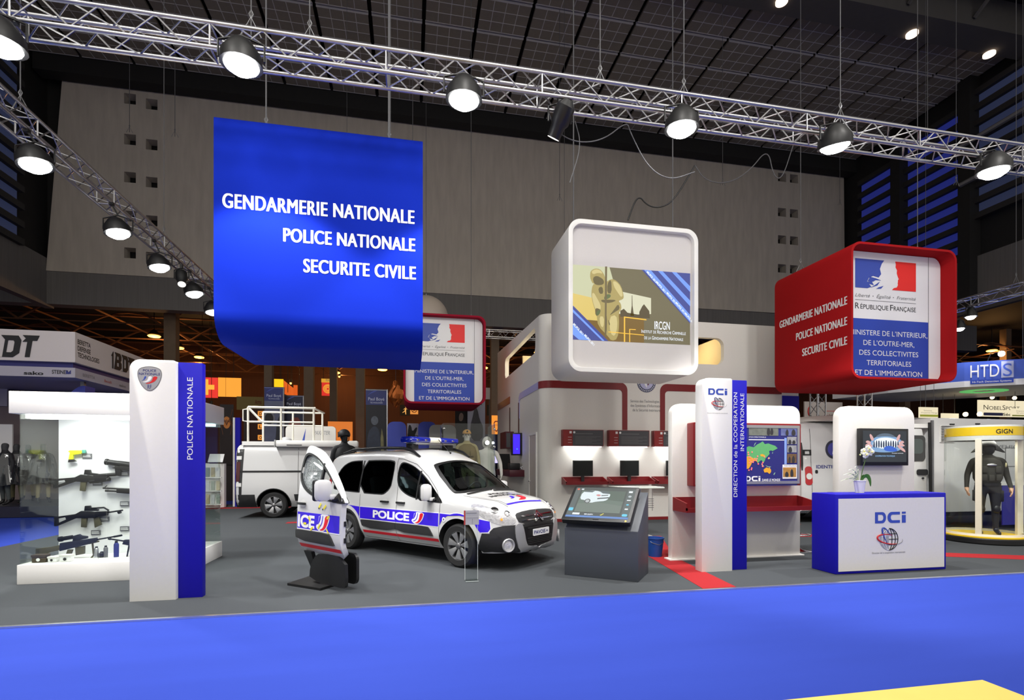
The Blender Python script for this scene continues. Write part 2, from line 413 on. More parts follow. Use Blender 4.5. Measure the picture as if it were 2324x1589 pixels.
for k, (px, py, y) in enumerate(OL):
    p = atY(px, py, y)
    t = thing('hall_lamp', 'round orange sodium lamp under the roof of the hall beyond, %s from the left' % olab[sorted(range(len(OL)), key=lambda i: OL[i][0]).index(k)], 'lamp', p, 0, 'orange lamps of the hall beyond')
    part('lens', MB().lathe([(0.05, -0.1), (0.3, -0.06), (0.36, 0.0), (0.3, 0.04)], (0, 0, 0), 'Z', 16), ORL, t)
    part('housing', MB().lathe([(0.3, 0.04), (0.34, 0.1), (0.15, 0.35), (0.05, 0.42)], (0, 0, 0), 'Z', 16), BLACK, t); part('stem', MB().tube([(0, 0, .4), (0, 0, max(.5, 12.19-p.z))], .025, 6), BLACK, t)
    if k in (0, 2, 3, 4, 6): light('POINT', 'sodium_glow', (p.x, p.y, p.z-0.45), (p.x, p.y, 0), 230, (1, 0.50, 0.16), 0.3, parent=t)
for px, py, y, e in ((770, 855, 49, 330), (1000, 930, 47, 200), (660, 870, 44, 90), (480, 920, 40, 80)):   # lamps added to light the brown wall orange
    p = atY(px, py, y)
    t = thing('wall_fill_lamp', 'small warm spotlight washing the brown wall %s' % ('beside the fire hose sign' if px == 770 else 'behind the rear red cube' if px == 1000 else 'behind the dark blue banners' if px == 660 else 'left of the van'), 'lamp', p)
    part('lens', MB().ball((0, 0, 0), 0.09, 10), ORL, t)
    part('housing', MB().cyl((0, 0, 0), 0.11, 0.05, 0.3), BLACK, t); part('stem', MB().tube([(0, 0, .3), (0, 0, 12.19-p.z)], .02, 6), BLACK, t)
    light('POINT', 'warm_glow', p, p, e, (1, 0.5, 0.16), 0.2, parent=t)
# ------------------------------------------------------------------ trusses and lamps
def truss(a, b, label, size=0.29, r=0.026, pitch=0.29, group=None):
    a = Vector(a); b = Vector(b); d = (b-a).normalized(); L = (b-a).length
    w = d.cross(Vector((0, 0, 1))).normalized() if abs(d.z) < 0.9 else Vector((1, 0, 0)); u = w.cross(d).normalized()
    t = thing('lighting_truss' if abs(d.z) < 0.9 else 'truss_tower', label, 'truss', a, 0, group)
    h = size/2; cs = [(-h, -h), (h, -h), (h, h), (-h, h)]
    Pt = lambda s, q: d*s+w*q[0]+u*q[1]
    for q in cs: part('chord', MB().tube([Pt(0, q), Pt(L, q)], r, 10), ALU, t, smooth=40)
    n = max(2, int(L/pitch))
    for i in range(4):
        q, q2 = cs[i], cs[(i+1) % 4]; m = MB()
        for k in range(n):
            A, B = (q, q2) if k % 2 else (q2, q)
            m.tube([Pt(L*k/n, A), Pt(L*(k+1)/n, B)], r*0.38, 6)
        for k in range(0, n+1, 7): m.tube([Pt(L*k/n, q), Pt(L*k/n, q2)], r*0.45, 6)
        part('bracing', m, ALU, t, smooth=40)
    return t
truss((-6.4, 6.87, 6.645), (12.5, 6.87, 6.645), 'long silver lighting truss crossing above the front of the stand')
truss((-5.7, 7.05, 6.645), (-5.7, 19.5, 6.645), 'silver lighting truss running back along the left side of the stand')
truss((17.4, 9, 6.6), (17.4, 15.5, 6.6), 'silver truss behind the red cube near the right wall')
truss((-3, 21.0, 6.8), (7, 21.0, 6.8), 'silver truss behind the white pavilion roof')
LENS = E_('floodlight_lens', (255, 255, 252), 40)
def flood(x, y, z, aim, label, energy, spot=96, r=0.2, hook=None):
    t = thing('floodlight', label, 'lamp', (x, y, z), 0, 'floodlights hanging from the trusses')
    R = (Vector(aim)-Vector((x, y, z))).to_track_quat('-Z', 'Y').to_matrix()
    f = lambda v: R @ v
    part('housing', MB().lathe([(r+0.03, -0.02), (r+0.02, 0.10), (r*0.6, 0.24), (0.06, 0.28)], (0, 0, 0), 'Z', 20).xf(f), BLACK, t, smooth=40)
    part('lens', MB().lathe([(0.004, -0.11), (r*0.55, -0.09), (r*0.9, -0.04), (r, 0.0)], (0, 0, 0), 'Z', 20).xf(f), LENS, t, smooth=60)
    part('yoke', MB().tube([(-r-0.05, 0, 0.05), (-r-0.05, 0, 0.25), (0, 0, 0.33), (r+0.05, 0, 0.25), (r+0.05, 0, 0.05)], 0.014, 6), BLACK, t)
    if hook: part('clamp', MB().tube([(0, 0, .33), hook], .016, 6).cbox(hook, (.07, .07, .05)), BLACK, t)
    l = light('SPOT', 'lamp_light', Vector((x, y, z))+R @ Vector((0, 0, -0.16)), aim, energy, (1.0, 0.99, 0.97), 0.12, spot, 0.3, parent=t)
    l.rotation_euler = (Vector(aim)-Vector((x, y, z))).to_track_quat('-Z', 'Y').to_euler()
fl = ['far left end', 'above the left corner of the blue cube', 'right of the blue cube', 'above the white cube', 'left of the red cube', 'far right end']
for k, (px, py) in enumerate(((0, 100), (548, 145), (1053, 225), (1547, 290), (1895, 330), (2255, 388))):
    p = atY(px, py, 6.52)
    flood(p.x, 6.52, p.z, (p.x, 6.9, 0) if k != 4 else (7.3, 7.9, 0.4), 'blazing white floodlight on the front truss, %s' % fl[k], 560, hook=(0, .20, 6.47-p.z))
gl = ['nearest the camera', 'second from the front', 'third from the front', 'fourth from the front', 'farthest, beside the blue cube']
for k, (px, py) in enumerate(((80, 373), (268, 528), (362, 606), (441, 666), (484, 707))):
    p = atX(px, py, -5.45)
    flood(-5.45, p.y, p.z, (-4.2, p.y, 0), 'white floodlight under the left truss, %s' % gl[k], 420, hook=(-.11, 0, 6.47-p.z))
for px, py, y, lb in ((2203, 718, 13.2, 'under the truss beside the red cube'), (2178, 745, 14.8, 'under the far truss near the right wall')):
    p = atY(px, py, y); flood(p.x, y, p.z, (p.x, y, 0), 'small white floodlight %s' % lb, 150, r=0.14, hook=(17.2-p.x, 0, 6.44-p.z))
def projector(p, aim, label):
    t = thing('stage_projector', label, 'lamp', p)
    R = (Vector(aim)-Vector(p)).to_track_quat('-Z', 'Y').to_matrix(); f = lambda v: R @ v
    part('housing', MB().lathe([(0.09, -0.2), (0.10, -0.05), (0.13, 0.0), (0.13, 0.2), (0.06, 0.28)], (0, 0, 0), 'Z', 16).xf(f), BLACK, t, smooth=40)
    part('lens', MB().cyl((0, 0, 0), 0.085, -0.205, -0.195).xf(f), E_('dim_lens', (255, 250, 240), 1.5), t)
    part('yoke', MB().tube([(-0.16, 0, 0), (-0.16, 0, 0.2), (0, 0, 0.27), (0.16, 0, 0.2), (0.16, 0, 0)], 0.015, 6), BLACK, t)
    part('clamp', MB().cbox((0, 0, 0.3), (0.05, 0.07, 0.1)).tube([(0, 0, .3), (-.10 if p[0] < -5 else -.02, .0, 6.49-p[2])], .015, 6), BLACK, t)
projector(atY(1270, 278, 6.87), (0.8, 9.0, 3), 'black stage projector hanging under the front truss')
projector(atX(412, 633, -5.45), (-4.6, 12, 3), 'black stage projector hanging under the left truss')
# suspension cables
def hang(x, y, z0, z1, label, r=0.008, hook=True, group='suspension cables'):
    z1 = 21.5 if z1 > 20 else z1
    t = thing('suspension_cable', label, 'cable', (x, y, z0), 0, group)
    part('wire', MB().tube([(0, 0, 0), (0, 0, z1-z0)], r, 6), CABLE, t)
    if hook:
        part('shackle', MB().tube([(-0.12, 0, -0.02), (0, 0, 0.22), (0.12, 0, -0.02)], 0.009, 6).tube([(0, 0, 0.2), (0.025, 0, 0.26), (0, 0, 0.32), (-0.025, 0, 0.26), (0, 0, 0.2)], 0.008, 6), GREYM, t)
for px, lb in ((570, 'above the left floodlight'), (703, 'above the blue cube'), (1362, 'above the white cube'), (1552, 'above the middle right floodlight'), (1907, 'above the floodlight left of the red cube')):
    p = atY(px, 300, 6.87); hang(p.x, 6.87, 6.82, 21.4, 'thin steel wire holding the front truss %s' % lb)
hang(-5.7, 9.0, 6.82, 21.4, 'thin steel wire holding the left truss, nearest the front'); hang(-5.7, 13.6, 6.82, 21.4, 'thin steel wire holding the left truss, farther back')
for px, py0, y, lb in ((294, 300, 24, 'before the concrete wall at the left'), (397, 310, 22, 'left of the blue cube'), (1270, 455, 22, 'before the back wall above the white cube'), (1640, 420, 20, 'right of the white cube'), (2105, 330, 14, 'before the right louvres'), (2170, 420, 15, 'before the louvres nearest the right edge'), (1906, 465, 24, 'left of the right louvres')):
    p = atY(px, py0, y); hang(p.x, y, p.z, 21.4, 'long loose wire hanging from the ceiling %s' % lb, 0.012)
def cable(name, pts, r, label, mat=CABLE):
    sm = [tuple(p) for p in pts]; sm = smooth_poly(sm, 3, False); single(name, MB().tube(sm, r, 6), mat, label, 'cable')
cable('power_cable', [atY(*q, 7.0) for q in ((1245, 255), (1262, 300), (1310, 325), (1370, 318), (1423, 275), (1430, 300), (1470, 380), (1520, 410), (1577, 390))], 0.008, 'grey power cable looping from the front truss towards the white cube')
cable('power_cable', [atY(*q, 11) for q in ((1577, 375), (1600, 410), (1650, 418), (1700, 390), (1743, 335), (1755, 400), (1775, 408), (1800, 330))], 0.012, 'grey power cable looping between the white cube and the red cube')
cable('power_cable', [atY(*q, 10.5) for q in ((1425, 500), (1447, 440), (1470, 468), (1500, 472), (1530, 455), (1577, 376))], 0.016, 'black power cable hanging over the top of the white cube', BLACK)
cable('power_cable', [atY(*q, 7.0) for q in ((1305, 275), (1320, 330), (1293, 415))], 0.007, 'thin loose cable dangling under the front truss')

hang(-2.4, 21, 6.98, 21.4, 'steel wire holding the rear truss at its left'); hang(6.4, 21, 6.98, 21.4, 'steel wire holding the rear truss at its right'); hang(17.4, 12, 6.78, 21.4, 'steel wire holding the truss behind the red cube')

for hx, hy in FILL_LAMPS:
    d = (Vector((hx+.4, 9.5, 1.2))-Vector((hx, hy, 12.0))).to_track_quat('-Z', 'Y').to_matrix()
    struct('fill_lamp_housing', MB().lathe([(.72, -.12), (.74, -.12), (.66, .12), (.25, .45), (.003, .46)], n=24, caps=False).xf(lambda v: d @ v+Vector((hx, hy, 12.0))), GREYM)  # housing made up around each added fill light
# ================================================================== hanging cubes
def shift(ls, dx, dy): return [[(x+dx, y+dy) for x, y in l] for l in ls]
def marianne(parent, pl, x, y, w, prefix=''):
    """the three-coloured flag with a white profile between blue and red; x, y = lower left"""
    h = w*0.40; q = lambda pts: [(x+px*w, y+py*h) for px, py in pts]
    blue = q([(0, 0), (0.20, 0.0), (0.26, 0.06), (0.22, 0.16), (0.30, 0.12), (0.27, 0.24), (0.19, 0.22), (0.22, 0.36), (0.29, 0.44), (0.38, 0.40), (0.42, 0.52), (0.40, 0.70), (0.43, 0.88), (0.47, 1), (0, 1)])
    red = q([(0.60, 0), (1, 0), (1, 1), (0.655, 1), (0.665, 0.90), (0.66, 0.80), (0.685, 0.70), (0.68, 0.60), (0.70, 0.46), (0.715, 0.40), (0.70, 0.36), (0.70, 0.30), (0.695, 0.25), (0.70, 0.19), (0.68, 0.10), (0.63, 0.07)])
    wing = [q([(0.20, 0.24), (0.24, 0.40), (0.34, 0.36), (0.42, 0.30), (0.33, 0.30), (0.29, 0.24)]), q([(0.24, 0.02), (0.30, 0.10), (0.40, 0.26), (0.36, 0.12)]), q([(0.34, 0.0), (0.38, 0.06), (0.46, 0.12), (0.42, 0.02)])]
    mb = MB(); pl.put(mb, *loops_mesh([blue], 0.003, 0.006))
    for wg in wing: pl.put(mb, *loops_mesh([wg], 0.003, 0.006))
    part('flag_blue', mb, LOGOB, parent, world=True)
    part('flag_red', plate(pl, [red], 0.003, 0.006), M('flag_red', (238, 26, 22), 0.5, noise=0.02), parent, world=True)
    return h
def tube_cube(name, label, x0, x1, y0, y1, z0, z1, mat, axis, r, wall=0.07):
    t = thing(name, label, 'hanging sign', ((x0+x1)/2, (y0+y1)/2, z0))
    if axis == 'Y':
        pl = FRONT(0, y0, 0); lo = [rrect(x0, z0, x1, z1, r, 8), rrect(x0+wall, z0+wall, x1-wall, z1-wall, r-wall*0.7, 8)]
        part('shell', plate(pl, lo, -(y1-y0), 0), mat, t, world=True, bevel=0.012)
    else:
        pl = LEFTF(x0, 0, 0); lo = [rrect(-y1, z0, -y0, z1, r, 8, rs=(r, r, 0.03, 0.03)), rrect(-y1+wall, z0+wall, -y0-wall, z1-wall, r-wall*0.7, 8)]
        part('shell', plate(pl, lo, -(x1-x0), 0), mat, t, world=True, smooth=35)
    return t
REDBOX = M('red_stretch_fabric', (168, 24, 28), 0.8, noise=0.05, scale=60, spec=0.1)
BLUEBOX = M('blue_stretch_fabric', (10, 38, 160), 0.8, noise=0.05, scale=60, spec=0.08)
POSTW = M('poster_white', (236, 236, 238), 0.5, noise=0.01); POSTB = M('poster_blue', (28, 64, 176), 0.5, noise=0.03)
ministry = ['MINISTERE DE L\u2019INTERIEUR,', 'DE L\u2019OUTRE-MER,', 'DES COLLECTIVITES', 'TERRITORIALES', 'ET DE L\u2019IMMIGRATION']
def ministry_panel(t, x0, x1, y, z0, z1, bx0, bx1):
    pl = FRONT(0, y, 0)
    part('panel', plate(pl, [rrect(x0, z0, x1, z1, 0.22, 8)], -0.05, 0), POSTW, t, world=True)
    zb = z0+(z1-z0)*0.475
    part('blue_field', plate(pl, [rrect(bx0, z0+0.02, bx1, zb, 0, rs=(0.10 if bx0-x0 < 0.1 else 0, 0, 0, 0))], 0.001, 0.003), POSTB, t, world=True)
    mb = MB(); pl.plate(mb, [rrect(bx1, z0, bx1+0.012, z1)], 0.001, 0.004); part('panel_seam', mb, INKG, t, world=True)
    w = bx1-bx0; cx = (bx0+bx1)/2; hb = zb-z0
    L = []
    for i, (s, k) in enumerate(zip(ministry, (0.975, 0.64, 0.74, 0.56, 0.84))):
        L.append((s, cx, zb-hb*(0.27+0.165*i), hb*0.088, w*k, dict(align='C', z=0.005)))
    letters(t, pl, L, INKW)
    fw = w*0.76; fx = bx0+w*0.08; fz = z1-(z1-z0)*0.285
    marianne(t, pl, fx, fz, fw)
    G = [('Libert\u00e9', fx, fz-0.20, 0.075, fw*0.24, dict(shear=0.3)), ('\u2022', fx+fw*0.28, fz-0.19, 0.05, 0.03), ('\u00c9galit\u00e9', fx+fw*0.345, fz-0.20, 0.075, fw*0.235, dict(shear=0.3)), ('\u2022', fx+fw*0.615, fz-0.19, 0.05, 0.03), ('Fraternit\u00e9', fx+fw*0.68, fz-0.20, 0.075, fw*0.32, dict(shear=0.3))]
    letters(t, pl, G, INKG, 'motto')
    part('motto_rule', plate(pl, [rrect(fx, fz-0.27, fx+fw, fz-0.262)], 0.003, 0.005), INKG, t, world=True)
    letters(t, pl, [('R', fx, fz-0.46, 0.135, fw*.065), ('\u00c9PUBLIQUE', fx+fw*.085, fz-0.46, 0.105, fw*.455), ('F', fx+fw*.57, fz-0.46, 0.135, fw*.05), ('RAN\u00c7AISE', fx+fw*.63, fz-0.46, 0.105, fw*.37)], INK, 'republic_title')
def forces(pl, L):
    return L
# blue cube (open at its left and right ends)
bt = tube_cube('hanging_cube', 'big blue fabric cube with three lines of white lettering, hung behind the front truss', -2.585, 0.185, 7.6, 9.85, 3.22, 6.22, BLUEBOX, 'X', 0.40)
pl = FRONT(0, 7.6, 0)
letters(bt, pl, [('GENDARMERIE NATIONALE', 0.06, 5.00, 0.205, 2.53, dict(align='R', fat=0.008, spacing=1.08)), ('POLICE NATIONALE', 0.07, 4.605, 0.195, 1.77, dict(align='R', fat=0.008, spacing=1.08)), ('SECURITE CIVILE', 0.08, 4.20, 0.195, 1.52, dict(align='R', fat=0.008, spacing=1.08))], INKW)
for x, lb in ((-2.08, 'left'), (-0.31, 'right')):
    h_ = MB().tube([(x, 8.2, 6.22), (x, 8.2, 6.34)], 0.03, 8); part('hanging_eye', h_, GREYM, bt, world=True)
    hang(x, 8.2, 6.36, 21.4, 'steel wire holding the blue cube at its %s' % lb, 0.012 if lb == 'left' else 0.022, hook=True)
# red cube at the right
rx0, rx1, ry0, ry1, rz0, rz1 = 9.18, 11.93, 9.37, 11.72, 3.34, 6.26
rt_ = tube_cube('hanging_cube', 'big red fabric cube at the right with the ministry poster recessed in its front', rx0, rx1, ry0, ry1, rz0, rz1, REDBOX, 'Y', 0.24, 0.05)
ministry_panel(rt_, rx0+0.05, rx1-0.06, ry0+0.32, rz0+0.05, rz1-0.06, 9.42, 11.53)
pl = LEFTF(rx0, 0, 0)
letters(rt_, pl, [('GENDARMERIE NATIONALE', -9.48, 4.94, 0.185, 2.05, dict(align='R', fat=0.008, spacing=1.08)), ('POLICE NATIONALE', -9.48, 4.50, 0.185, 1.48, dict(align='R', fat=0.008, spacing=1.08)), ('SECURITE CIVILE', -9.48, 4.08, 0.185, 1.28, dict(align='R', fat=0.008, spacing=1.08))], INKW)
for x, y, lb in ((9.5, 11.2, 'back left'), (11.6, 10.0, 'front right')): hang(x, y, rz1+0.03, 21.4, 'steel wire holding the right red cube at its %s corner' % lb, 0.009)
# red cube farther back
r2 = tube_cube('hanging_cube', 'smaller looking red cube hung farther back behind the blue cube, with the ministry poster', -0.20, 2.46, 16.9, 19.2, 3.44, 6.36, M('crimson_stretch_fabric', (150, 24, 48), 0.8, noise=0.05, scale=60, spec=0.1), 'Y', 0.26, 0.06)
ministry_panel(r2, -0.13, 2.38, 17.14, 3.5, 6.3, 0.14, 2.10)
hang(0.1, 18, 6.40, 21.4, 'steel wire holding the rear red cube at its left', 0.01); hang(2.1, 18, 6.40, 21.4, 'steel wire holding the rear red cube at its right', 0.01)
# white cube with the projected picture
wx0, wx1, wy0, wy1, wz0, wz1 = 3.04, 5.82, 9.7, 10.95, 3.34, 6.34
wt = tube_cube('hanging_cube', 'big white hanging cube with a projected picture of a person in a hazard suit', wx0, wx1, wy0, wy1, wz0, wz1, WHITE, 'Y', 0.26, 0.09)
pl = FRONT(0, wy0+0.10, 0)
part('screen', plate(pl, [rrect(wx0+0.09, wz0+0.09, wx1-0.09, wz1-0.09, 0.18, 8)], -0.04, 0), M('projection_screen', (206, 202, 200), 0.7, noise=0.02), wt, world=True)
a = atY(1297, 598, wy0+0.10); b = atY(1566, 781, wy0+0.10)
ax, az, bx, bz = a.x, b.z-0.02, b.x, a.z-0.02
W_, H_ = bx-ax, bz-az
ppl = Plane((ax, wy0+0.10, az), (1, 0, 0), (0, 0, 1))
def pic(parent, name, pl, polys, rgb, W, H, dz, e=0.85):
    for p in polys: o = part(name, plate(pl, [[(x*W, y*H) for x, y in p]], dz-0.0004, dz), E_('picture_%d_%d_%d' % rgb, rgb, e), parent, world=True)
    return o
img = pic(wt, 'projected_picture', ppl, [[(0, 0), (1, 0), (1, 1), (0, 1)]], (112, 104, 74), W_, H_, 0.002)
def sub(name, polys, rgb, dz, e=0.85): return pic(img, name, ppl, polys, rgb, W_, H_, dz, e)
sub('sky_picture', [[(0, 0.30), (0.36, 0.28), (0.36, 0.72), (0.31, 1), (0, 1)]], (206, 208, 170), 0.003)
sub('sky_glow_picture', [[(0, 0.28), (0.36, 0.26), (0.36, 0.52), (0, 0.62)]], (226, 200, 110), 0.0034)
sub('opening_picture', [[(0.38, 0.36), (0.66, 0.40), (0.66, 0.62), (0.42, 0.68), (0.38, 0.6)]], (222, 220, 190), 0.003)
sub('ground_picture', [[(0, 0), (0.6, 0), (0.6, 0.36), (0.38, 0.38), (0, 0.30)]], (122, 92, 22), 0.0032)
sub('tower_silhouette', [[(0.485, 0.36), (0.515, 0.36), (0.503, 0.5), (0.501, 0.64), (0.497, 0.64), (0.496, 0.5)], [(0.56, 0.34), (0.56, 0.42), (0.585, 0.50), (0.60, 0.53), (0.615, 0.50), (0.645, 0.44), (0.65, 0.34)], [(0.40, 0.34), (0.40, 0.42), (0.43, 0.45), (0.46, 0.40), (0.56, 0.38), (0.56, 0.34)]], (84, 70, 36), 0.0036)
def zq(pts, it=1): return smooth_poly([((x-95)/1975, 1-(y-115-.078*(x-95))/1210) for x, y in pts], it)
sub('hazard_suit_picture', [zq([(430, 450), (480, 420), (640, 410), (740, 350), (820, 380), (900, 470), (945, 640), (930, 690), (850, 715), (895, 760), (905, 850), (855, 920), (868, 1100), (840, 1340), (740, 1372), (680, 1290), (520, 1120), (500, 960), (490, 900), (450, 800), (420, 680), (410, 580)]), zq([(390, 300), (400, 220), (470, 180), (550, 190), (610, 260), (640, 340), (630, 430), (440, 440), (400, 360)])], (176, 158, 92), 0.004)
sub('suit_light_picture', [zq([(415, 600), (450, 570), (500, 660), (560, 770), (565, 850), (510, 880), (455, 800)]), zq([(760, 390), (820, 400), (890, 480), (930, 620), (900, 660), (830, 560), (780, 480)]), zq([(540, 960), (620, 970), (610, 1150), (560, 1120)]), zq([(700, 980), (820, 940), (840, 1120), (800, 1300), (720, 1250)]), zq([(410, 230), (480, 190), (560, 210), (600, 270), (520, 250), (440, 280)])], (214, 198, 136), 0.0043)
sub('suit_shade_picture', [zq([(435, 330), (500, 298), (590, 345), (622, 400), (600, 450), (500, 455), (450, 420)]), zq([(670, 430), (735, 350), (745, 590), (670, 590)]), zq([(520, 500), (590, 470), (610, 590), (545, 600)]), zq([(560, 700), (620, 690), (840, 700), (720, 750), (600, 740)]), zq([(640, 960), (668, 960), (660, 1260), (634, 1230)]), zq([(470, 820), (570, 850), (540, 940), (480, 960)]), zq([(680, 1000), (720, 1100), (700, 1120)]), zq([(850, 760), (880, 850), (790, 900), (700, 960), (780, 860)])], (104, 92, 50), 0.0044)
sub('green_glove_picture', [zq([(640, 610), (720, 600), (730, 650), (660, 690), (610, 680)]), zq([(490, 880), (560, 850), (550, 920), (500, 960)])], (96, 110, 60), 0.0046)
sub('pole_picture', [zq([(635, 150), (668, 150), (655, 1300), (628, 1300)], 0)], (110, 96, 60), 0.0047)
sub('orange_lines_picture', [[(0.43, 0.0), (0.44, 0), (0.44, 0.33), (0.62, 0.31), (0.62, 0.325), (0.43, 0.345)], [(0.475, 0), (0.482, 0), (0.482, 0.17), (0.53, 0.17), (0.53, 0.18), (0.475, 0.18)], [(0.30, 0.12), (0.60, 0.10), (0.60, 0.11), (0.30, 0.13)]], (250, 190, 60), 0.0048, 1.0)
for bb in ([(0.58, 1), (1, 1), (1, 0.30)], [(0, 0), (0.30, 0), (0, 0.47)]): sub('blue_band_picture', [bb], (58, 70, 150), 0.005)
sub('light_band_picture', [[(0.60, 1), (0.66, 1), (1, 0.42), (1, 0.32)], [(0.72, 1), (0.76, 1), (1, 0.62), (1, 0.54)], [(0.84, 1), (0.88, 1), (1, 0.82), (1, 0.74)], [(0, 0.22), (0, 0.08), (0.06, 0), (0.15, 0)], [(0, 0.42), (0, 0.38), (0.25, 0), (0.27, 0)]], (110, 150, 240), 0.0054, 1.0)
mb = MB()
for k, (x, y) in enumerate(((0.62, 0.97), (0.70, 0.84), (0.79, 0.70), (0.87, 0.57), (0.95, 0.43), (0.01, 0.20), (0.10, 0.06))):
    d = Vector((W_*0.34, 0, -H_*0.6)).normalized(); q = Plane(ppl.P(x*W_, y*H_, 0.006), d, Vector((-d.z, 0, d.x)))
    q.text(mb, 'MILIPOL 2011', 0, 0, 0.045, 0.28, z=0, bold=0.02)
part('ribbon_lettering', mb, E_('picture_white', (240, 246, 255), 1.0), img, world=True)
letters(img, ppl, [('IRCGN', 0.755*W_, 0.195*H_, 0.17, 0.34, dict(align='C', z=0.006, bold=0.008)), ('Institut de Recherche Criminelle', 0.77*W_, 0.135*H_, 0.075, 0.98, dict(align='C', z=0.006, caps=True)), ('de la Gendarmerie Nationale', 0.77*W_, 0.05*H_, 0.075, 0.86, dict(align='C', z=0.006, caps=True))], E_('picture_white', (240, 246, 255), 1.0), 'picture_title')
for x, lb in ((3.4, 'left'), (5.68, 'right')): hang(x, 10.5, wz1+0.03, 21.4, 'steel wire holding the white cube at its %s' % lb, 0.014)

# ================================================================== totems
def emblem_shield(t, pl, x, y, w):
    h = w*1.17
    sh = smooth_poly([(0, -h/2), (w*0.28, -h*0.33), (w*0.46, -h*0.02), (w*0.5, h*0.25), (w*0.40, h*0.42), (0, h*0.5), (-w*0.40, h*0.42), (-w*0.5, h*0.25), (-w*0.46, -h*0.02), (-w*0.28, -h*0.33)], 2)
    sh2 = [(px*0.94, py*0.94) for px, py in sh]
    part('shield_rim', plate(pl, shift([sh], x, y), 0.001, 0.004), INKG, t, world=True)
    part('shield', plate(pl, shift([sh2], x, y), 0.004, 0.006), M('shield_silver', (172, 172, 176), 0.4, 0.3, noise=0.05), t, world=True)
    swoosh(t, pl, x, y-h*0.02, w*0.66, 0.007)
    letters(t, pl, [('POLICE', x, y+h*0.28, w*0.10, w*0.52, dict(align='C', z=0.008, bold=0.01)), ('NATIONALE', x, y+h*0.145, w*0.11, w*0.84, dict(align='C', z=0.008, bold=0.01)), ('RF', x, y-h*0.38, w*0.2, w*0.16, dict(align='C', z=0.008))], NAVY)
def swoosh(t, pl, x, y, w, z, world=True, scale=1.0):
    """tricolour wing of the police emblem"""
    h = w*0.5
    bl = [(-0.5, -0.18), (-0.36, -0.05), (-0.30, 0.42), (-0.18, 0.42), (-0.24, 0.08), (-0.36, -0.12)]
    wh = [(-0.44, -0.34), (-0.22, -0.24), (-0.10, 0.02), (-0.06, 0.42), (0.16, 0.42), (0.10, -0.02), (-0.06, -0.30), (-0.26, -0.44)]
    rd = [(-0.26, -0.52), (0.02, -0.38), (0.16, -0.08), (0.22, 0.42), (0.5, 0.42), (0.42, 0.0), (0.28, -0.30), (0.06, -0.52), (-0.16, -0.60)]
    for nm, p, m in (('swoosh_blue', bl, LOGOB), ('swoosh_white', wh, INKW), ('swoosh_red', rd, LOGOR)):
        q = smooth_poly([(x+a*w, y+b*h) for a, b in p], 1)
        part(nm, plate(pl, [q], z, z+0.001), m, t, world=world)
def globe(t, pl, x, y, r, bw=False):
    """grey and white globe ringed by two orbits"""
    part('globe_half', plate(pl, [[(x, y-r)]+[(x+r*math.cos(PI/2+PI*i/20)*1.0, y+r*math.sin(PI/2+PI*i/20)) for i in range(21)]], 0.001, 0.003), M('globe_grey', (160, 162, 166), 0.6, noise=0.04), t, world=True)
    mb = MB(); rr = r*0.032
    P = lambda a, b: pl.P(a, b, 0.005)
    for k in (0.35, 0.72, 1.0): mb.tube([P(x+r*k*math.cos(-PI/2+PI*i/16), y+r*math.sin(-PI/2+PI*i/16)) for i in range(17)], rr, 5)
    for k in (-0.5, 0, 0.5): mb.tube([P(x, y+r*k), P(x+r*math.sqrt(1-k*k), y+r*k)], rr, 5)
    part('globe_grid', mb, INK, t, world=True)
    mw = MB()
    for k in (0.4, 0.75): mw.tube([P(x-r*k*math.cos(-PI/2+PI*i/16)*0.98, y+r*0.97*math.sin(-PI/2+PI*i/16)) for i in range(17)], rr*0.8, 5)
    for k in (-0.4, 0.3): mw.tube([P(x-r*math.sqrt(1-k*k)*0.96, y+r*k), P(x, y+r*k)], rr*0.8, 5)
    part('globe_grid_pale', mw, INKW, t, world=True)
    def orb(a0, a1, rx, ry, rot, rad):
        pts = []
        for i in range(25):
            a = a0+(a1-a0)*i/24; ex, ey = rx*math.cos(a), ry*math.sin(a)
            pts.append(pl.P(x+ex*math.cos(rot)-ey*math.sin(rot), y+ex*math.sin(rot)+ey*math.cos(rot), 0.008))
        n = len(pts); return MB().tube(pts, [rad*(0.25+0.75*math.sin(PI*i/(n-1))) for i in range(n)], 6)
    part('orbit_red', orb(PI*0.42, PI*1.75, r*1.28, r*0.42, -0.15, r*0.07), LOGOR, t, world=True)
    part('orbit_blue', orb(PI*1.60, PI*0.30, r*1.5, r*0.42, -0.95, r*0.06) if False else orb(PI*0.55, PI*1.6, r*1.25, r*0.36, -1.0, r*0.06), NAVY if bw else LOGOB, t, world=True)
    part('orbit_tail', orb(PI*1.55, PI*2.1, r*1.5, r*0.5, -0.1, r*0.02), INKG, t, world=True)
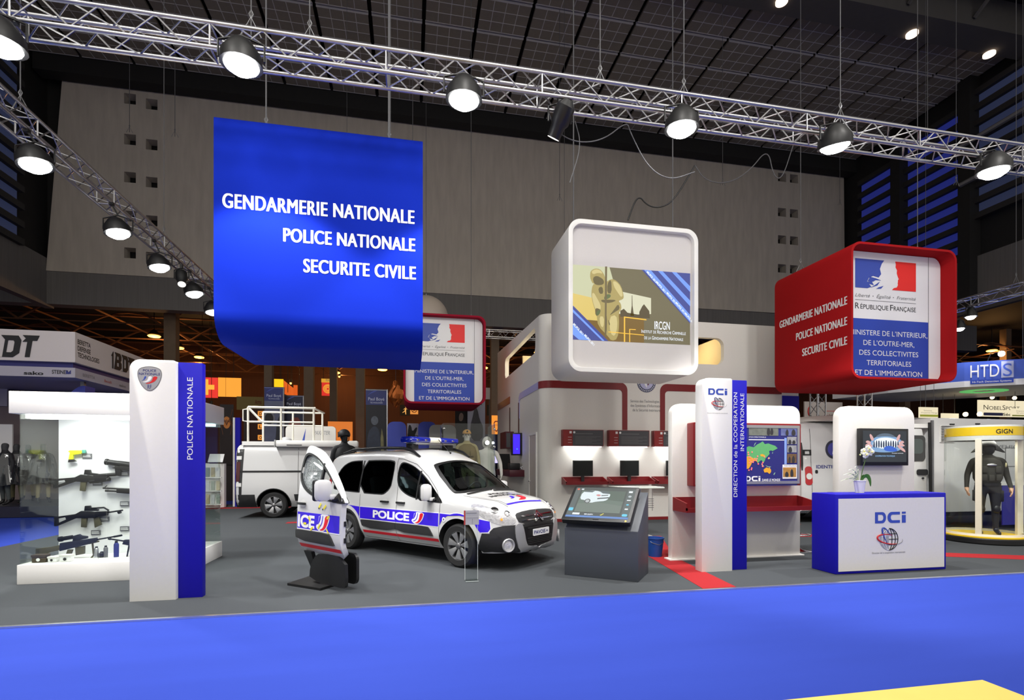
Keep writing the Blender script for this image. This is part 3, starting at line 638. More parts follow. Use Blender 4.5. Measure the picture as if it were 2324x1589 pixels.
def dci(parent, pl, x, y, w, mat):
    """wide squared letters D C i"""
    h = w*0.30; mb = MB(); q = lambda p: [(x+a*w, y+b*h) for a, b in p]
    D = smooth_poly([(0.0, 0.0), (0.0, 0.001), (0, 0)], 0)
    outer = [(0, 0)]+[(0.23+0.12*math.cos(-PI/2+PI*i/10), 0.5+0.5*math.sin(-PI/2+PI*i/10)) for i in range(11)]+[(0, 1), (0, 0.78)]
    inner = [(0.09, 0.22)]+[(0.20+0.07*math.cos(-PI/2+PI*i/10), 0.5+0.28*math.sin(-PI/2+PI*i/10)) for i in range(11)]+[(0.09, 0.78)]
    ring = outer+[(0.09, 0.78)]+inner[::-1][1:]+[(0.09, 0.22), (0.09, 0.62), (0, 0.62)]
    pl.plate(mb, [q([(0, 0)]+[(0.23+0.12*math.cos(-PI/2+PI*i/10), 0.5+0.5*math.sin(-PI/2+PI*i/10)) for i in range(11)]+[(0, 1)]), q(inner)], 0.001, 0.005)
    pl.plate(mb, [q([(0.80, 1), (0.54, 1)]+[(0.54-0.14*math.sin(PI*i/10), 0.5+0.5*math.cos(PI*i/10)) for i in range(1, 10)]+[(0.54, 0), (0.80, 0), (0.80, 0.24), (0.56, 0.24)]+[(0.56-0.06*math.sin(PI*i/10), 0.5-0.26*math.cos(PI*i/10)) for i in range(1, 10)]+[(0.56, 0.76), (0.80, 0.76)])], 0.001, 0.005)
    pl.plate(mb, [q([(0.87, 0), (0.99, 0), (0.99, 0.70), (0.87, 0.70)])], 0.001, 0.005); pl.plate(mb, [q([(0.87, 0.82), (0.99, 0.82), (0.99, 1), (0.87, 1)])], 0.001, 0.005)
    return part('logo_letters', mb, mat, parent, world=True)
def vert_text(t, x, y, z, s, h, w, mat, name='vertical_lettering'):
    mb = MB(); q = Plane((x, y, z), (0, 0, 1), (-1, 0, 0)); q.text(mb, s, 0, 0, h, w, z=0.004); return part(name, mb, mat, t, world=True)
tp = thing('totem', 'tall white and blue totem reading POLICE NATIONALE, before the left display case', 'totem', (-2.85, 6.62, 0))
part('white_slab', plate(FRONT(0, 6.54, 0), [rrect(-3.09, 0, -2.62, 2.73, 0.10, rs=(0, 0, 0.03, 0.11))], -0.16, 0), WHITE, tp, world=True, bevel=0.008)
part('blue_slab', plate(FRONT(0, 6.60, 0), [rrect(-2.62, 0, -2.365, 2.72, 0)], -0.10, 0), BLUE, tp, world=True, bevel=0.004)
emblem_shield(tp, FRONT(0, 6.54, 0), -2.885, 2.51, 0.255)
vert_text(tp, -2.465, 6.60, 1.60, 'POLICE NATIONALE', 0.062, 0.95, INKW)
td = thing('totem', 'tall white and blue totem reading DIRECTION de la COOPERATION INTERNATIONALE, before the map board', 'totem', (4.45, 6.8, 0))
part('white_slab', plate(FRONT(0, 6.70, 0), [rrect(4.075, 0, 4.555, 2.77, 0.10, rs=(0, 0, 0.03, 0.11))], -0.17, 0), WHITE, td, world=True, bevel=0.008)
part('blue_slab', plate(FRONT(0, 6.76, 0), [rrect(4.555, 0, 4.835, 2.76, 0)], -0.10, 0), BLUE, td, world=True, bevel=0.004)
dci(td, FRONT(0, 6.70, 0), 4.175, 2.53, 0.30, LOGOB)
globe(td, FRONT(0, 6.70, 0), 4.335, 2.40, 0.085, bw=True)
letters(td, FRONT(0, 6.70, 0), [('Direction de la coop\u00e9ration internationale', 4.16, 2.262, 0.014, 0.32)], INKG, 'small_caption')
vert_text(td, 4.675, 6.76, 1.06, 'DIRECTION de la COOPERATION', 0.062, 1.52, INKW); vert_text(td, 4.785, 6.76, 1.73, 'INTERNATIONALE', 0.062, 0.84, INKW)

# ================================================================== left display case
vx0, vx1, vy0, vy1 = -4.93, -3.07, 7.72, 9.41
vc = thing('display_case', 'white glass display case of weapons behind the left totem', 'display case', ((vx0+vx1)/2, (vy0+vy1)/2, 0))
part('base', boxmb((vx0, vy0, 0), (vx1, vy1, 0.25)), WHITE, vc, world=True, bevel=0.006)
part('header', boxmb((vx0-0.07, vy0-0.03, 2.19), (vx1+0.02, vy1+0.03, 2.475)), WHITE, vc, world=True, bevel=0.006)
bp = part('back_board', boxmb((vx0+0.02, 8.49, 0.252), (vx1-0.02, 8.55, 2.19)), M('case_white_board', (226, 226, 228), 0.5, noise=0.02), vc, world=True)
for a, b in (((vx0+0.02, vy0+0.02, 0.25), (-3.93, vy0+0.028, 2.19)), ((-3.925, vy0+0.02, 0.25), (vx1-0.02, vy0+0.028, 2.19)), ((vx0+0.02, vy0+0.03, 0.25), (vx0+0.028, 8.48, 2.19)), ((vx1-0.028, vy0+0.03, 0.25), (vx1-0.02, 8.48, 2.19)),
             ((vx0+0.02, vy1-0.03, 0.25), (vx1-0.02, vy1-0.022, 2.19)), ((vx1-0.028, 8.56, 0.25), (vx1-0.02, vy1-0.03, 2.19)), ((vx0+0.02, 8.56, 0.25), (vx0+0.028, vy1-0.03, 2.19))):
    part('glass_pane', boxmb(a, b), CLEAR, vc, world=True)
part('light_strip', boxmb((vx0+0.06, vy0+0.06, 2.135), (vx1-0.06, vy0+0.20, 2.185)), E_('case_light', (255, 255, 250), 7), vc, world=True)
for lx in (-4.5, -3.5): light('AREA', 'case_lamp', (lx, vy0+0.25, 2.12), (lx, 8.3, 0.9), 9, (1, 1, 0.98), 0.3, parent=vc)
part('rear_light_strip', boxmb((vx0+0.06, 9.2, 2.15), (vx1-0.06, 9.3, 2.185)), E_('case_light_cool', (214, 246, 255), 3), vc, world=True)
part('rear_board', boxmb((vx0+0.02, 8.552, 0.252), (vx1-0.02, 8.57, 2.19)), M('teal_back_board', (120, 158, 166), 0.5, noise=0.04), vc, world=True)
GUN = M('gun_metal', (26, 26, 28), 0.45, 0.4, noise=0.15); GUNO = M('olive_polymer', (76, 72, 50), 0.6, noise=0.08); GUND = M('dark_blue_polymer', (30, 32, 46), 0.5, noise=0.08)
def gun(name, label, cat, x, y, z, parts_, group=None, depth=0.05, tilt=0.0):
    """a weapon drawn in its own x-z plane and built as bevelled thick parts"""
    t = thing(name, label, cat, (x, y, z), 0, group)
    ct, st = math.cos(tilt), math.sin(tilt)
    pl = Plane((0, 0, 0), (ct, 0, st), (-st, 0, ct))
    for nm, kind, data, dp, m in parts_:
        mb = MB()
        if kind == 'p': pl.plate(mb, data, -dp/2, dp/2)
        else:
            for p, r in data: mb.tube([pl.P(a, b) for a, b in p], r, 10)
        part(nm, mb, m, t, bevel=0.003 if kind == 'p' else 0, smooth=40)
    return t
yb = 8.44
def carbine(gl):
    s = [('receiver', 'p', [[(0.26, 0.03), (0.52, 0.02), (0.54, 0.10), (0.34, 0.13), (0.27, 0.09)]], 0.05, GUN),
         ('stock', 'p', [[(0, -0.07), (0.03, -0.07), (0.27, 0.03), (0.27, 0.09), (0, 0.06)], [(0.045, -0.03), (0.045, 0.035), (0.14, 0.05), (0.15, 0.02)]], 0.035, GUN),
         ('grip', 'p', [[(0.33, -0.10), (0.39, -0.11), (0.41, 0.04), (0.34, 0.04)]], 0.035, GUNO),
         ('sight', 'p', [[(0.38, 0.13), (0.55, 0.12), (0.55, 0.145), (0.46, 0.155), (0.45, 0.20), (0.39, 0.20)]], 0.045, GUN),
         ('handguard', 'p', [[(0.52, 0.03), (0.66, 0.05), (0.68, 0.11), (0.52, 0.11)]], 0.06, GUN)]
    if gl: s += [('launcher_tube', 't', [([(0.50, 0.11), (0.78, 0.14)], 0.026), ([(0.45, 0.03), (0.70, 0.07)], 0.030)], 0, GUN)]
    else: s += [('barrel', 't', [([(0.66, 0.09), (0.86, 0.115)], 0.011), ([(0.80, 0.085), (0.83, 0.095)], 0.026)], 0, GUN), ('carrying_handle', 't', [([(0.46, 0.16), (0.62, 0.165), (0.68, 0.12)], 0.012)], 0, GUN),
                ('magazine', 'p', [[(0.50, -0.12), (0.585, -0.08), (0.56, 0.03), (0.49, 0.03)]], 0.028, GUNO)]
    return s
px_ = lambda px, py: atY(px, py, yb)
p = px_(122, 1094); gun('grenade_launcher_rifle', 'black rifle with a fat launcher tube, under the yellow pistol in the left case', 'rifle', p.x, yb, p.z-0.02, carbine(True), tilt=-0.02)
p = px_(124, 1180); gun('assault_rifle', 'black rifle with an olive magazine and skeleton stock, mid board in the left case', 'rifle', p.x, yb, p.z-0.02, carbine(False), tilt=0.03)
p = px_(157, 1040); gun('stun_pistol', 'bright yellow stun pistol at the top of the left case board', 'pistol', p.x, yb, p.z-0.02, [('body', 'p', [[(0.03, 0.06), (0.16, 0.075), (0.18, 0.10), (0.17, 0.125), (0.02, 0.13), (0.0, 0.11), (0.02, 0.10)]], 0.04, M('taser_yellow', (222, 232, 30), 0.5, noise=0.04)),
     ('handle', 'p', [[(0.0, 0.0), (0.05, 0.0), (0.06, 0.08), (0.02, 0.09)]], 0.035, M('taser_yellow', (222, 232, 30))), ('magazine', 'p', [[(-0.01, -0.04), (0.09, -0.03), (0.055, 0.0), (0.0, 0.0)]], 0.036, BLACK), ('cartridge', 'p', [[(0.175, 0.08), (0.21, 0.08), (0.21, 0.13), (0.175, 0.13)]], 0.045, M('taser_teal', (70, 150, 130), 0.5))], tilt=0.05)
p = px_(240, 1056); gun('riot_gun', 'short thick barrelled black riot gun, upper right of the left case board', 'gun', p.x, yb, p.z, [('barrel', 't', [([(0.0, 0.05), (0.34, -0.0)], 0.038), ([(0.0, 0.05), (0.03, 0.046)], 0.046)], 0, GUN), ('foregrip', 'p', [[(0.13, -0.15), (0.19, -0.16), (0.20, -0.02), (0.12, -0.0)]], 0.035, GUN),
     ('frame', 'p', [[(0.08, -0.04), (0.46, -0.12), (0.52, -0.12), (0.52, 0.0), (0.34, 0.03)]], 0.05, GUN), ('sight_rail', 't', [([(0.16, 0.06), (0.40, 0.03)], 0.007), ([(0.16, 0.06), (0.16, 0.03)], 0.005)], 0, GUN)])
p = px_(234, 1111); gun('shotgun', 'long black shotgun muzzle beside the case totem, middle right of the left case', 'gun', p.x, yb, p.z, [('barrel', 't', [([(0.0, 0.02), (0.62, -0.02)], 0.013)], 0, GUN), ('tube_magazine', 't', [([(0.05, -0.02), (0.62, -0.055)], 0.014), ([(0.03, -0.018), (0.07, -0.02)], 0.017)], 0, GUN), ('forend', 'p', [[(0.18, -0.05), (0.55, -0.085), (0.56, 0.0), (0.18, 0.01)]], 0.05, GUN), ('front_sight', 't', [([(0.02, 0.03), (0.05, 0.055)], 0.006)], 0, GUN)])
p = atY(83, 1268, 8.12); gun('marksman_rifle', 'long olive and blue rifle on a bipod standing on the floor of the left case', 'rifle', p.x, 8.12, 0.30, [('stock', 'p', [[(0.0, -0.02), (0.05, -0.03), (0.17, 0.05), (0.30, 0.08), (0.30, 0.15), (0.17, 0.12), (0.0, 0.10)]], 0.045, GUNO), ('receiver', 'p', [[(0.28, 0.06), (0.58, 0.14), (0.72, 0.18), (0.71, 0.24), (0.28, 0.17)]], 0.05, GUND),
     ('grip', 'p', [[(0.33, -0.06), (0.39, -0.05), (0.43, 0.08), (0.37, 0.08)]], 0.035, GUNO), ('magazine', 'p', [[(0.47, 0.0), (0.57, 0.02), (0.57, 0.13), (0.46, 0.11)]], 0.035, GUNO), ('barrel', 't', [([(0.70, 0.21), (1.02, 0.27)], 0.010), ([(0.92, 0.25), (1.02, 0.27)], 0.014)], 0, GUN),
     ('scope', 't', [([(0.26, 0.22), (0.42, 0.25)], 0.028), ([(0.26, 0.22), (0.30, 0.227)], 0.036)], 0, GUN), ('sight', 'p', [[(0.43, 0.19), (0.60, 0.23), (0.60, 0.26), (0.53, 0.27), (0.50, 0.29), (0.44, 0.27)]], 0.045, GUND), ('bipod', 't', [([(0.66, 0.18), (0.68, 0.0), (0.64, -0.055)], 0.012), ([(0.68, 0.02), (0.75, -0.055)], 0.011), ([(0.62, 0.16), (0.74, 0.19)], 0.012)], 0, GUNO)], tilt=-0.02)
p = atY(246, 1226, 8.12); gun('machine_gun', 'black machine gun barrel with bipod legs half hidden behind the totem', 'gun', p.x, 8.12, p.z, [('barrel', 't', [([(0.0, 0.02), (0.34, -0.05)], 0.011), ([(0.0, 0.02), (0.03, 0.013)], 0.015)], 0, GUN), ('body', 'p', [[(0.18, -0.06), (0.5, -0.14), (0.52, 0.0), (0.2, 0.0)]], 0.05, GUND), ('bipod', 't', [([(0.26, -0.05), (0.22, -0.30)], 0.010), ([(0.26, -0.05), (0.32, -0.30)], 0.010)], 0, GUN)])
tags = [(194, 1035, 'below right of the yellow pistol'), (218, 1097, 'under the launcher rifle'), (279, 1075, 'under the riot gun'), (234, 1179, 'at the muzzle of the middle rifle'), (280, 1144, 'under the shotgun'), (214, 1210, 'above the bipod rifle, left one'), (280, 1201, 'above the machine gun barrel')]
for px, py, lb in tags:
    p = px_(px, py); t = thing('caption_plate', 'small grey caption plate on the case board %s' % lb, 'label', (p.x, 8.485, p.z), 0, 'caption plates in the left case')
    part('plate', boxmb((-0.06, -0.012, -0.035), (0.06, 0, 0.035)), M('caption_grey', (112, 112, 114), 0.4, 0.3), t)
    part('plate_lettering', boxmb((-0.05, -0.0135, 0.008), (0.04, -0.0122, 0.016)).box((-0.05, -0.0135, -0.012), (0.045, -0.0122, -0.004)), INKW, t)
for px, w, h, m, lb, kd in ((219, 0.055, 0.17, ALU, 'clear tube with a silver tip, left of the small canisters', 'c'), (231, 0.06, 0.10, BLACK, 'short black canister with a white base in the left case', 'c'), (240, 0.05, 0.18, GREYM, 'pale slim canister beside the glass seam in the left case', 'c'), (264, 0.06, 0.24, NAVY, 'tall navy spray canister in the left case', 'c')):
    p = atZ(px, 1275, 0.25); p.y = min(p.y, 8.0); p = atY(px, 1275, 8.0)
    t = thing('spray_canister', lb, 'canister', (p.x, 8.0, 0.25))
    part('body', MB().lathe([(w/2, 0.02), (w/2, h*0.8), (w*0.3, h*0.9)], n=16), m, t, smooth=40); part('cap', MB().lathe([(w*0.3, h*0.9), (w*0.28, h), (0.004, h)], n=16), BLACK, t); part('foot', MB().cyl((0, 0, 0), w*0.55, 0, 0.02), INKW, t)
for px, w, d, h, lb, m in ((93, 0.16, 0.10, 0.10, 'leather cartridge pouch on the floor of the left case', M('pouch_brown', (70, 60, 44), 0.8, noise=0.2)), (122, 0.10, 0.08, 0.07, 'small white box nearest the pouch in the left case', INKW), (152, 0.13, 0.08, 0.09, 'larger white box under the bipod rifle in the left case', INKW)):
    p = atY(px, 1275, 7.9); t = thing('ammunition_box' if m == INKW else 'cartridge_pouch', lb, 'box' if m == INKW else 'pouch', (p.x, 7.9, 0.25))
    part('body', boxmb((-w/2, -d/2, 0), (w/2, d/2, h)), m, t, bevel=0.012); part('lid' if m == INKW else 'flap', boxmb((-w/2-0.004, -d/2-0.006, h*0.72), (w/2+0.004, d/2, h+0.004)), m if m != INKW else WHITE2, t, bevel=0.006)
    part('front_mark', plate(FRONT(0, -d/2-0.006, 0), [circ(0, h*0.4, h*0.22, 16)], 0, 0.002), INK if m == INKW else INKW, t)
# ================================================================== vehicles
def interp(keys, x):
    xs = [k[0] for k in keys]
    if x <= xs[0]: return list(keys[0][1:])
    if x >= xs[-1]: return list(keys[-1][1:])
    i = max(j for j in range(len(xs)) if xs[j] <= x); i = min(i, len(xs)-2)
    h = xs[i+1]-xs[i]; t = (x-xs[i])/h; out = []
    for c in range(1, len(keys[0])):
        y0, y1 = keys[i][c], keys[i+1][c]; d = (y1-y0)/h
        def slope(j):
            if j == 0 or j == len(xs)-1: return None
            a = (keys[j][c]-keys[j-1][c])/(xs[j]-xs[j-1]); b = (keys[j+1][c]-keys[j][c])/(xs[j+1]-xs[j])
            return 0.0 if a*b <= 0 else 2*a*b/(a+b)
        m0 = slope(i); m1 = slope(i+1); m0 = d if m0 is None else m0; m1 = d if m1 is None else m1
        out.append((2*t**3-3*t*t+1)*y0+(t**3-2*t*t+t)*h*m0+(-2*t**3+3*t*t)*y1+(t**3-t*t)*h*m1)
    return out
def section(vals, nsub=5):
    """vals: y,z pairs from the lower edge to the crown; closed section points (bottom centre -> right side -> crown -> left side)"""
    pts = [(vals[i], vals[i+1]) for i in range(0, len(vals), 2)]
    half = []
    ext = [(-pts[0][0], pts[0][1])]+pts+[(-pts[-2][0], pts[-2][1])] if pts[-1][0] == 0 else [pts[0]]+pts+[pts[-1]]
    for i in range(1, len(ext)-2):
        p0, p1, p2, p3 = ext[i-1], ext[i], ext[i+1], ext[i+2]
        for j in range(nsub):
            t = j/nsub; q = []
            for c in range(2):
                m1 = (p2[c]-p0[c])*0.42; m2 = (p3[c]-p1[c])*0.42
                if i == 1: m1 = (p2[c]-p1[c])*0.6
                q.append((2*t**3-3*t*t+1)*p1[c]+(t**3-2*t*t+t)*m1+(-2*t**3+3*t*t)*p2[c]+(t**3-t*t)*m2)
            half.append(tuple(q))
    half.append(pts[-1])
    return half
def loft(keys, xs, f=None, nsub=5):
    rings = []
    for x in xs:
        h = section(interp(keys, x), nsub)
        if f: h = [f(p) for p in h]
        zb = h[0][1]
        ring = [(x, 0.0, zb)]+[(x, -y, z) for y, z in h]+[(x, y, z) for y, z in h[-2::-1]]
        rings.append(ring)
    n = len(rings[0]); vs = [p for r in rings for p in r]; fs = []
    for i in range(len(rings)-1):
        for j in range(n):
            j2 = (j+1) % n; fs.append((i*n+j, (i+1)*n+j, (i+1)*n+j2, i*n+j2))
    fs.append(tuple(range(n))); fs.append(tuple((len(rings)-1)*n+j for j in range(n-1, -1, -1)))
    return MB().add(vs, fs)
def boolean(obj, cutters, op='DIFFERENCE'):
    """carve obj.data with cutter collectors (mb, material)"""
    tmp = []
    for mb, m in cutters:
        me = bpy.data.meshes.new('cut'); me.from_pydata([tuple(v) for v in mb.v], [], mb.f)
        bm = bmesh.new(); bm.from_mesh(me); bmesh.ops.recalc_face_normals(bm, faces=bm.faces); bm.to_mesh(me); bm.free()
        me.materials.append(m); o = bpy.data.objects.new('cut', me); C.objects.link(o); tmp.append(o)
        md = obj.modifiers.new('b', 'BOOLEAN'); md.operation = op; md.object = o; md.solver = 'EXACT'; md.material_mode = 'TRANSFER'
    par = obj.parent; loc = obj.location.copy(); obj.parent = None; obj.location = (0, 0, 0)
    bpy.context.view_layer.update()
    dg = bpy.context.evaluated_depsgraph_get(); me = bpy.data.meshes.new_from_object(obj.evaluated_get(dg))
    obj.modifiers.clear(); obj.data = me; obj.parent = par; obj.location = loc
    for o in tmp: bpy.data.objects.remove(o)
    me.polygons.foreach_set('use_smooth', [True]*len(me.polygons)); me.set_sharp_from_angle(angle=math.radians(32))
class Skin:
    """projects flat outlines onto a body"""
    def __init__(s, mb):
        s.bvh = BVHTree.FromPolygons([Vector(v) for v in mb.v], mb.f, all_triangles=False)
    def wrap(s, vs, fs, fr, off, cell=0.07, thick=0.0, far=6.0):
        """vs: 2-D verts in frame fr=(origin,u,v); the ray travels along -n"""
        o, u, v = [Vector(q) for q in fr]; u.normalize(); v.normalize(); n = u.cross(v)
        bm = bmesh.new(); bv = [bm.verts.new((p[0], p[1], 0)) for p in vs]
        for f in fs:
            try: bm.faces.new([bv[i] for i in f])
            except ValueError: pass
        bmesh.ops.remove_doubles(bm, verts=bm.verts, dist=1e-5)
        for ax in (0, 1):
            lo = min(p[ax] for p in vs); hi = max(p[ax] for p in vs); k = int((hi-lo)/cell)
            for i in range(1, k+1):
                c = lo+(hi-lo)*i/(k+1); nn = [0, 0, 0]; nn[ax] = 1; cc = [0, 0, 0]; cc[ax] = c
                bmesh.ops.bisect_plane(bm, geom=bm.verts[:]+bm.edges[:]+bm.faces[:], plane_co=cc, plane_no=nn)
        bm.verts.index_update(); out = []; nor = []; hitok = []
        for q in bm.verts:
            P = o+u*q.co.x+v*q.co.y+n*far
            h = s.bvh.ray_cast(P, -n)
            if h[0] is None:
                h = s.bvh.find_nearest(o+u*q.co.x+v*q.co.y); hn = h[1]
                out.append(h[0]+hn*off); nor.append(hn); hitok.append(False)
            else:
                hn = h[1] if h[1].dot(n) > 0 else -h[1]
                out.append(h[0]+hn*off); nor.append(hn); hitok.append(True)
        faces = [[w.index for w in f.verts] for f in bm.faces]
        rim = [[e.verts[0].index, e.verts[1].index] for e in bm.edges if len(e.link_faces) == 1]
        bm.free(); mb = MB()
        fl = []
        for f in faces:
            a, b, c = out[f[0]], out[f[1]], out[f[2]]
            fl.append(tuple(f) if (b-a).cross(c-a).dot(n) >= 0 else tuple(f[::-1]))
        mb.add(out, fl)
        if thick:
            N = len(out); mb.add([p-q*thick for p, q in zip(out, nor)], [])
            mb.f += [tuple(i+N for i in f[::-1]) for f in fl]+[(a, b, b+N, a+N) for a, b in rim]
        return mb
    def poly(s, loops, fr, off, thick=0.0, cell=0.07, round_=0):
        loops = [smooth_poly(l, round_) if round_ else l for l in loops]
        vs, fs = loops_mesh(loops, 0, 0)
        return s.wrap(vs, fs, fr, off, cell, thick)
SIDE = ((0, 0, 0), (1, 0, 0), (0, 0, 1))            # seen from the car's right (-Y): (x, z)
NOSE = ((0, 0, 0), (0, 1, 0), (0, 0, 1))            # seen from the front (+X): (y, z)
TOPV = ((0, 0, 0), (0, 1, 0), (-1, 0, 0))           # seen from above, upright from the front: (y, -x)
OTHER = ((0, 0, 0), (-1, 0, 0), (0, 0, 1))          # the left side: (-x, z)
TYRE = M('tyre_rubber', (30, 30, 31), 0.8, noise=0.12, scale=60); RIM = M('alloy_rim', (196, 196, 198), 0.3, 0.85, noise=0.03); WELL = M('wheel_well_black', (14, 14, 14), 0.9, noise=0.1)
TINT = glass('tinted_glass', (126, 142, 140), 0.8, 0.01); TINTD = glass('privacy_glass', (112, 122, 122), 0.5, -.005); WSCR = glass('windscreen_glass', (180, 196, 192), 0.9, 0.02)
SEAT = M('seat_fabric', (62, 64, 68), 0.85, noise=0.15, scale=60); CABIN = M('dark_cabin_trim', (44, 45, 47), 0.8, noise=0.1)
PBLUE = M('police_blue_film', (54, 22, 214), 0.35, noise=0.03); PRED = M('police_red_film', (226, 22, 44), 0.35, noise=0.02); PWHITE = M('police_white_film', (240, 240, 242), 0.35, noise=0.01)
LAMPG = glass('lamp_glass', (240, 240, 240), 1.0, 0.12); LAMPIN = M('lamp_reflector', (216, 216, 218), 0.2, 0.35, noise=0.35, scale=30, bump=0.8)
def wheel(t, x, y, z, r=0.325, w=0.2, spokes=7, name='wheel', side=-1, cover=False):
    tm = MB().lathe([(r*0.66, -w/2), (r*0.9, -w/2), (r*0.985, -w*0.36), (r, -w*0.2), (r, w*0.2), (r*0.985, w*0.36), (r*0.9, w/2), (r*0.66, w/2)], (x, y, z), 'Y', 48, caps=False)
    wo = part(name, tm, TYRE, t, smooth=40)
    R = r*0.69; yo = y+side*w*0.46
    rm = MB().lathe([(R*0.99, -w*0.40), (R, side*0+w*0.0), (R*1.02, w*0.46), (R*0.93, w*0.47), (R*0.90, w*0.1), (R*0.88, -w*0.3)], (x, y, z), 'Y', 48, caps=False) if side > 0 else MB().lathe([(R*0.99, w*0.40), (R, 0), (R*1.02, -w*0.46), (R*0.93, -w*0.47), (R*0.90, -w*0.1), (R*0.88, w*0.3)], (x, y, z), 'Y', 48, caps=False)
    part('rim', rm, RIM, wo, smooth=40)
    sm = MB()
    for k in range(spokes):
        a = 2*PI*k/spokes+0.2
        for hw, a1 in ((0.20, 0.0),):
            da = PI/spokes*0.62
            p1 = [(R*0.14, a-0.9*da*1.5), (R*0.93, a-da), (R*0.93, a+da), (R*0.14, a+0.9*da*1.5)]
            o_ = [(x+q*math.cos(b), yo+(side*-0.02 if i in (0, 3) else 0.0), z+q*math.sin(b)) for i, (q, b) in enumerate(p1)]
            i_ = [(v[0], v[1]-side*0.035, v[2]) for v in o_]
            sm.add(o_+i_, [(0, 1, 2, 3), (7, 6, 5, 4), (0, 4, 5, 1), (1, 5, 6, 2), (2, 6, 7, 3), (3, 7, 4, 0)])
    part('spokes', sm, RIM, wo, bevel=0.006)
    part('hub', MB().lathe([(R*0.20, -0.03), (R*0.20, 0.0), (R*0.13, 0.014), (0.003, 0.016)] if side > 0 else [(R*0.20, 0.03), (R*0.20, 0.0), (R*0.13, -0.014), (0.003, -0.016)], (x, yo, z), 'Y', 20), GREYM, wo, smooth=40)
    part('brake_disc', MB().lathe([(0.02, 0.02), (R*0.8, 0.02), (R*0.8, -0.02), (0.02, -0.02)], (x, y, z), 'Y', 24), DARK, wo)
    return wo
# --- the police car, x forward, y to its left
K = [  # x, then y,z of: lower edge, sill, flank, belt, glass, cant rail, roof shoulder, crown
    (-2.14, .60, .34, .74, .45, .78, .66, .76, 1.00, .70, 1.28, .60, 1.54, .42, 1.62, 0, 1.64),
    (-2.08, .70, .29, .83, .43, .855, .66, .83, 1.02, .765, 1.32, .665, 1.60, .46, 1.68, 0, 1.70),
    (-1.90, .76, .25, .885, .42, .905, .66, .87, 1.02, .795, 1.35, .69, 1.645, .48, 1.72, 0, 1.745),
    (-1.35, .79, .24, .90, .41, .912, .66, .885, 1.02, .80, 1.38, .695, 1.685, .49, 1.755, 0, 1.78),
    (-.50, .79, .24, .90, .41, .912, .66, .885, 1.01, .805, 1.38, .70, 1.70, .49, 1.77, 0, 1.80),
    (.00, .79, .24, .90, .41, .912, .66, .885, 1.00, .81, 1.36, .70, 1.675, .50, 1.75, 0, 1.785),
    (.30, .79, .24, .90, .41, .912, .65, .885, .99, .815, 1.32, .705, 1.58, .51, 1.665, 0, 1.71),
    (.60, .79, .24, .90, .41, .912, .65, .885, .98, .82, 1.23, .715, 1.43, .53, 1.53, 0, 1.585),
    (.92, .79, .24, .90, .41, .912, .64, .885, .95, .83, 1.11, .735, 1.235, .57, 1.32, 0, 1.375),
    (1.22, .79, .24, .90, .41, .912, .63, .88, .92, .835, 1.01, .765, 1.06, .60, 1.105, 0, 1.145),
    (1.34, .79, .24, .90, .41, .912, .62, .878, .91, .83, .985, .77, 1.025, .60, 1.06, 0, 1.09),
    (1.60, .79, .24, .90, .41, .908, .61, .865, .885, .81, .95, .745, .985, .58, 1.02, 0, 1.045),
    (1.85, .77, .25, .875, .40, .88, .60, .83, .85, .765, .91, .69, .945, .54, .985, 0, 1.01),
    (2.02, .70, .26, .79, .39, .80, .585, .745, .80, .68, .855, .61, .885, .47, .915, 0, .935),
    (2.14, .58, .27, .66, .38, .67, .57, .62, .745, .56, .79, .50, .815, .38, .835, 0, .85),
    (2.205, .44, .29, .50, .38, .51, .555, .47, .68, .42, .715, .37, .735, .28, .75, 0, .76),
    (2.225, .30, .33, .34, .40, .35, .545, .33, .62, .29, .645, .25, .66, .18, .67, 0, .675)]
XS = sorted(set([-2.14+4.365*i/72 for i in range(73)]+[2.10, 2.17, 2.19, 2.215, -2.12, -2.10]))
car_mb = loft(K, XS)
skin = Skin(car_mb)
WB = 1.365
CAR_RZ = math.atan2(-1.98, 1.75)
d_ = Vector((math.cos(CAR_RZ), math.sin(CAR_RZ), 0)); l_ = Vector((-d_.y, d_.x, 0))
fw_ = Vector((0.72, 7.70, 0))                       # where the right front tyre touches the carpet
CAR_LOC = fw_-d_*WB+l_*0.82
car = thing('police_car', 'white police car with blue POLICE band and blue roof lights, parked on the grey carpet', 'car', CAR_LOC, CAR_RZ)
body = part('body', car_mb, PAINT, car, smooth=40)
cabin_mb = loft([k for k in K if -1.95 < k[0] < 1.3], [-1.88+3.0*i/24 for i in range(25)], lambda p: (p[0]*0.93, max(0.62, p[1]-0.055)))
w_front = smooth_poly([(-.06, 1.24), (-.07, 1.46), (-.03, 1.555), (.10, 1.55), (.34, 1.47), (.62, 1.29), (.88, 1.09), (1.03, .965), (1.00, .945), (.70, .965), (.34, 1.005), (.08, 1.10)], 2)
w_rear = smooth_poly([(-1.02, 1.03), (-1.02, 1.585), (-.60, 1.595), (-.24, 1.59), (-.185, 1.53), (-.185, 1.20), (-.23, 1.11), (-.34, 1.035), (-.42, 1.02)], 1)
w_quart = smooth_poly([(-1.04, 1.03), (-1.79, 1.06), (-1.82, 1.12), (-1.78, 1.30), (-1.66, 1.47), (-1.48, 1.56), (-1.28, 1.585), (-1.04, 1.585)], 1)
w_quart[0] = (-1.04, 1.035)
wscr = smooth_poly([(-.70, 1.10), (-.745, 1.115), (-.63, 1.47), (-.55, 1.535), (0, 1.60), (.55, 1.535), (.63, 1.47), (.745, 1.115), (.70, 1.10), (0, 1.155)], 2)
def prism(poly, y0, y1): return Plane((0, 0, 0), (1, 0, 0), (0, 0, 1)).plate(MB(), [poly], -y1, -y0)
cuts = []
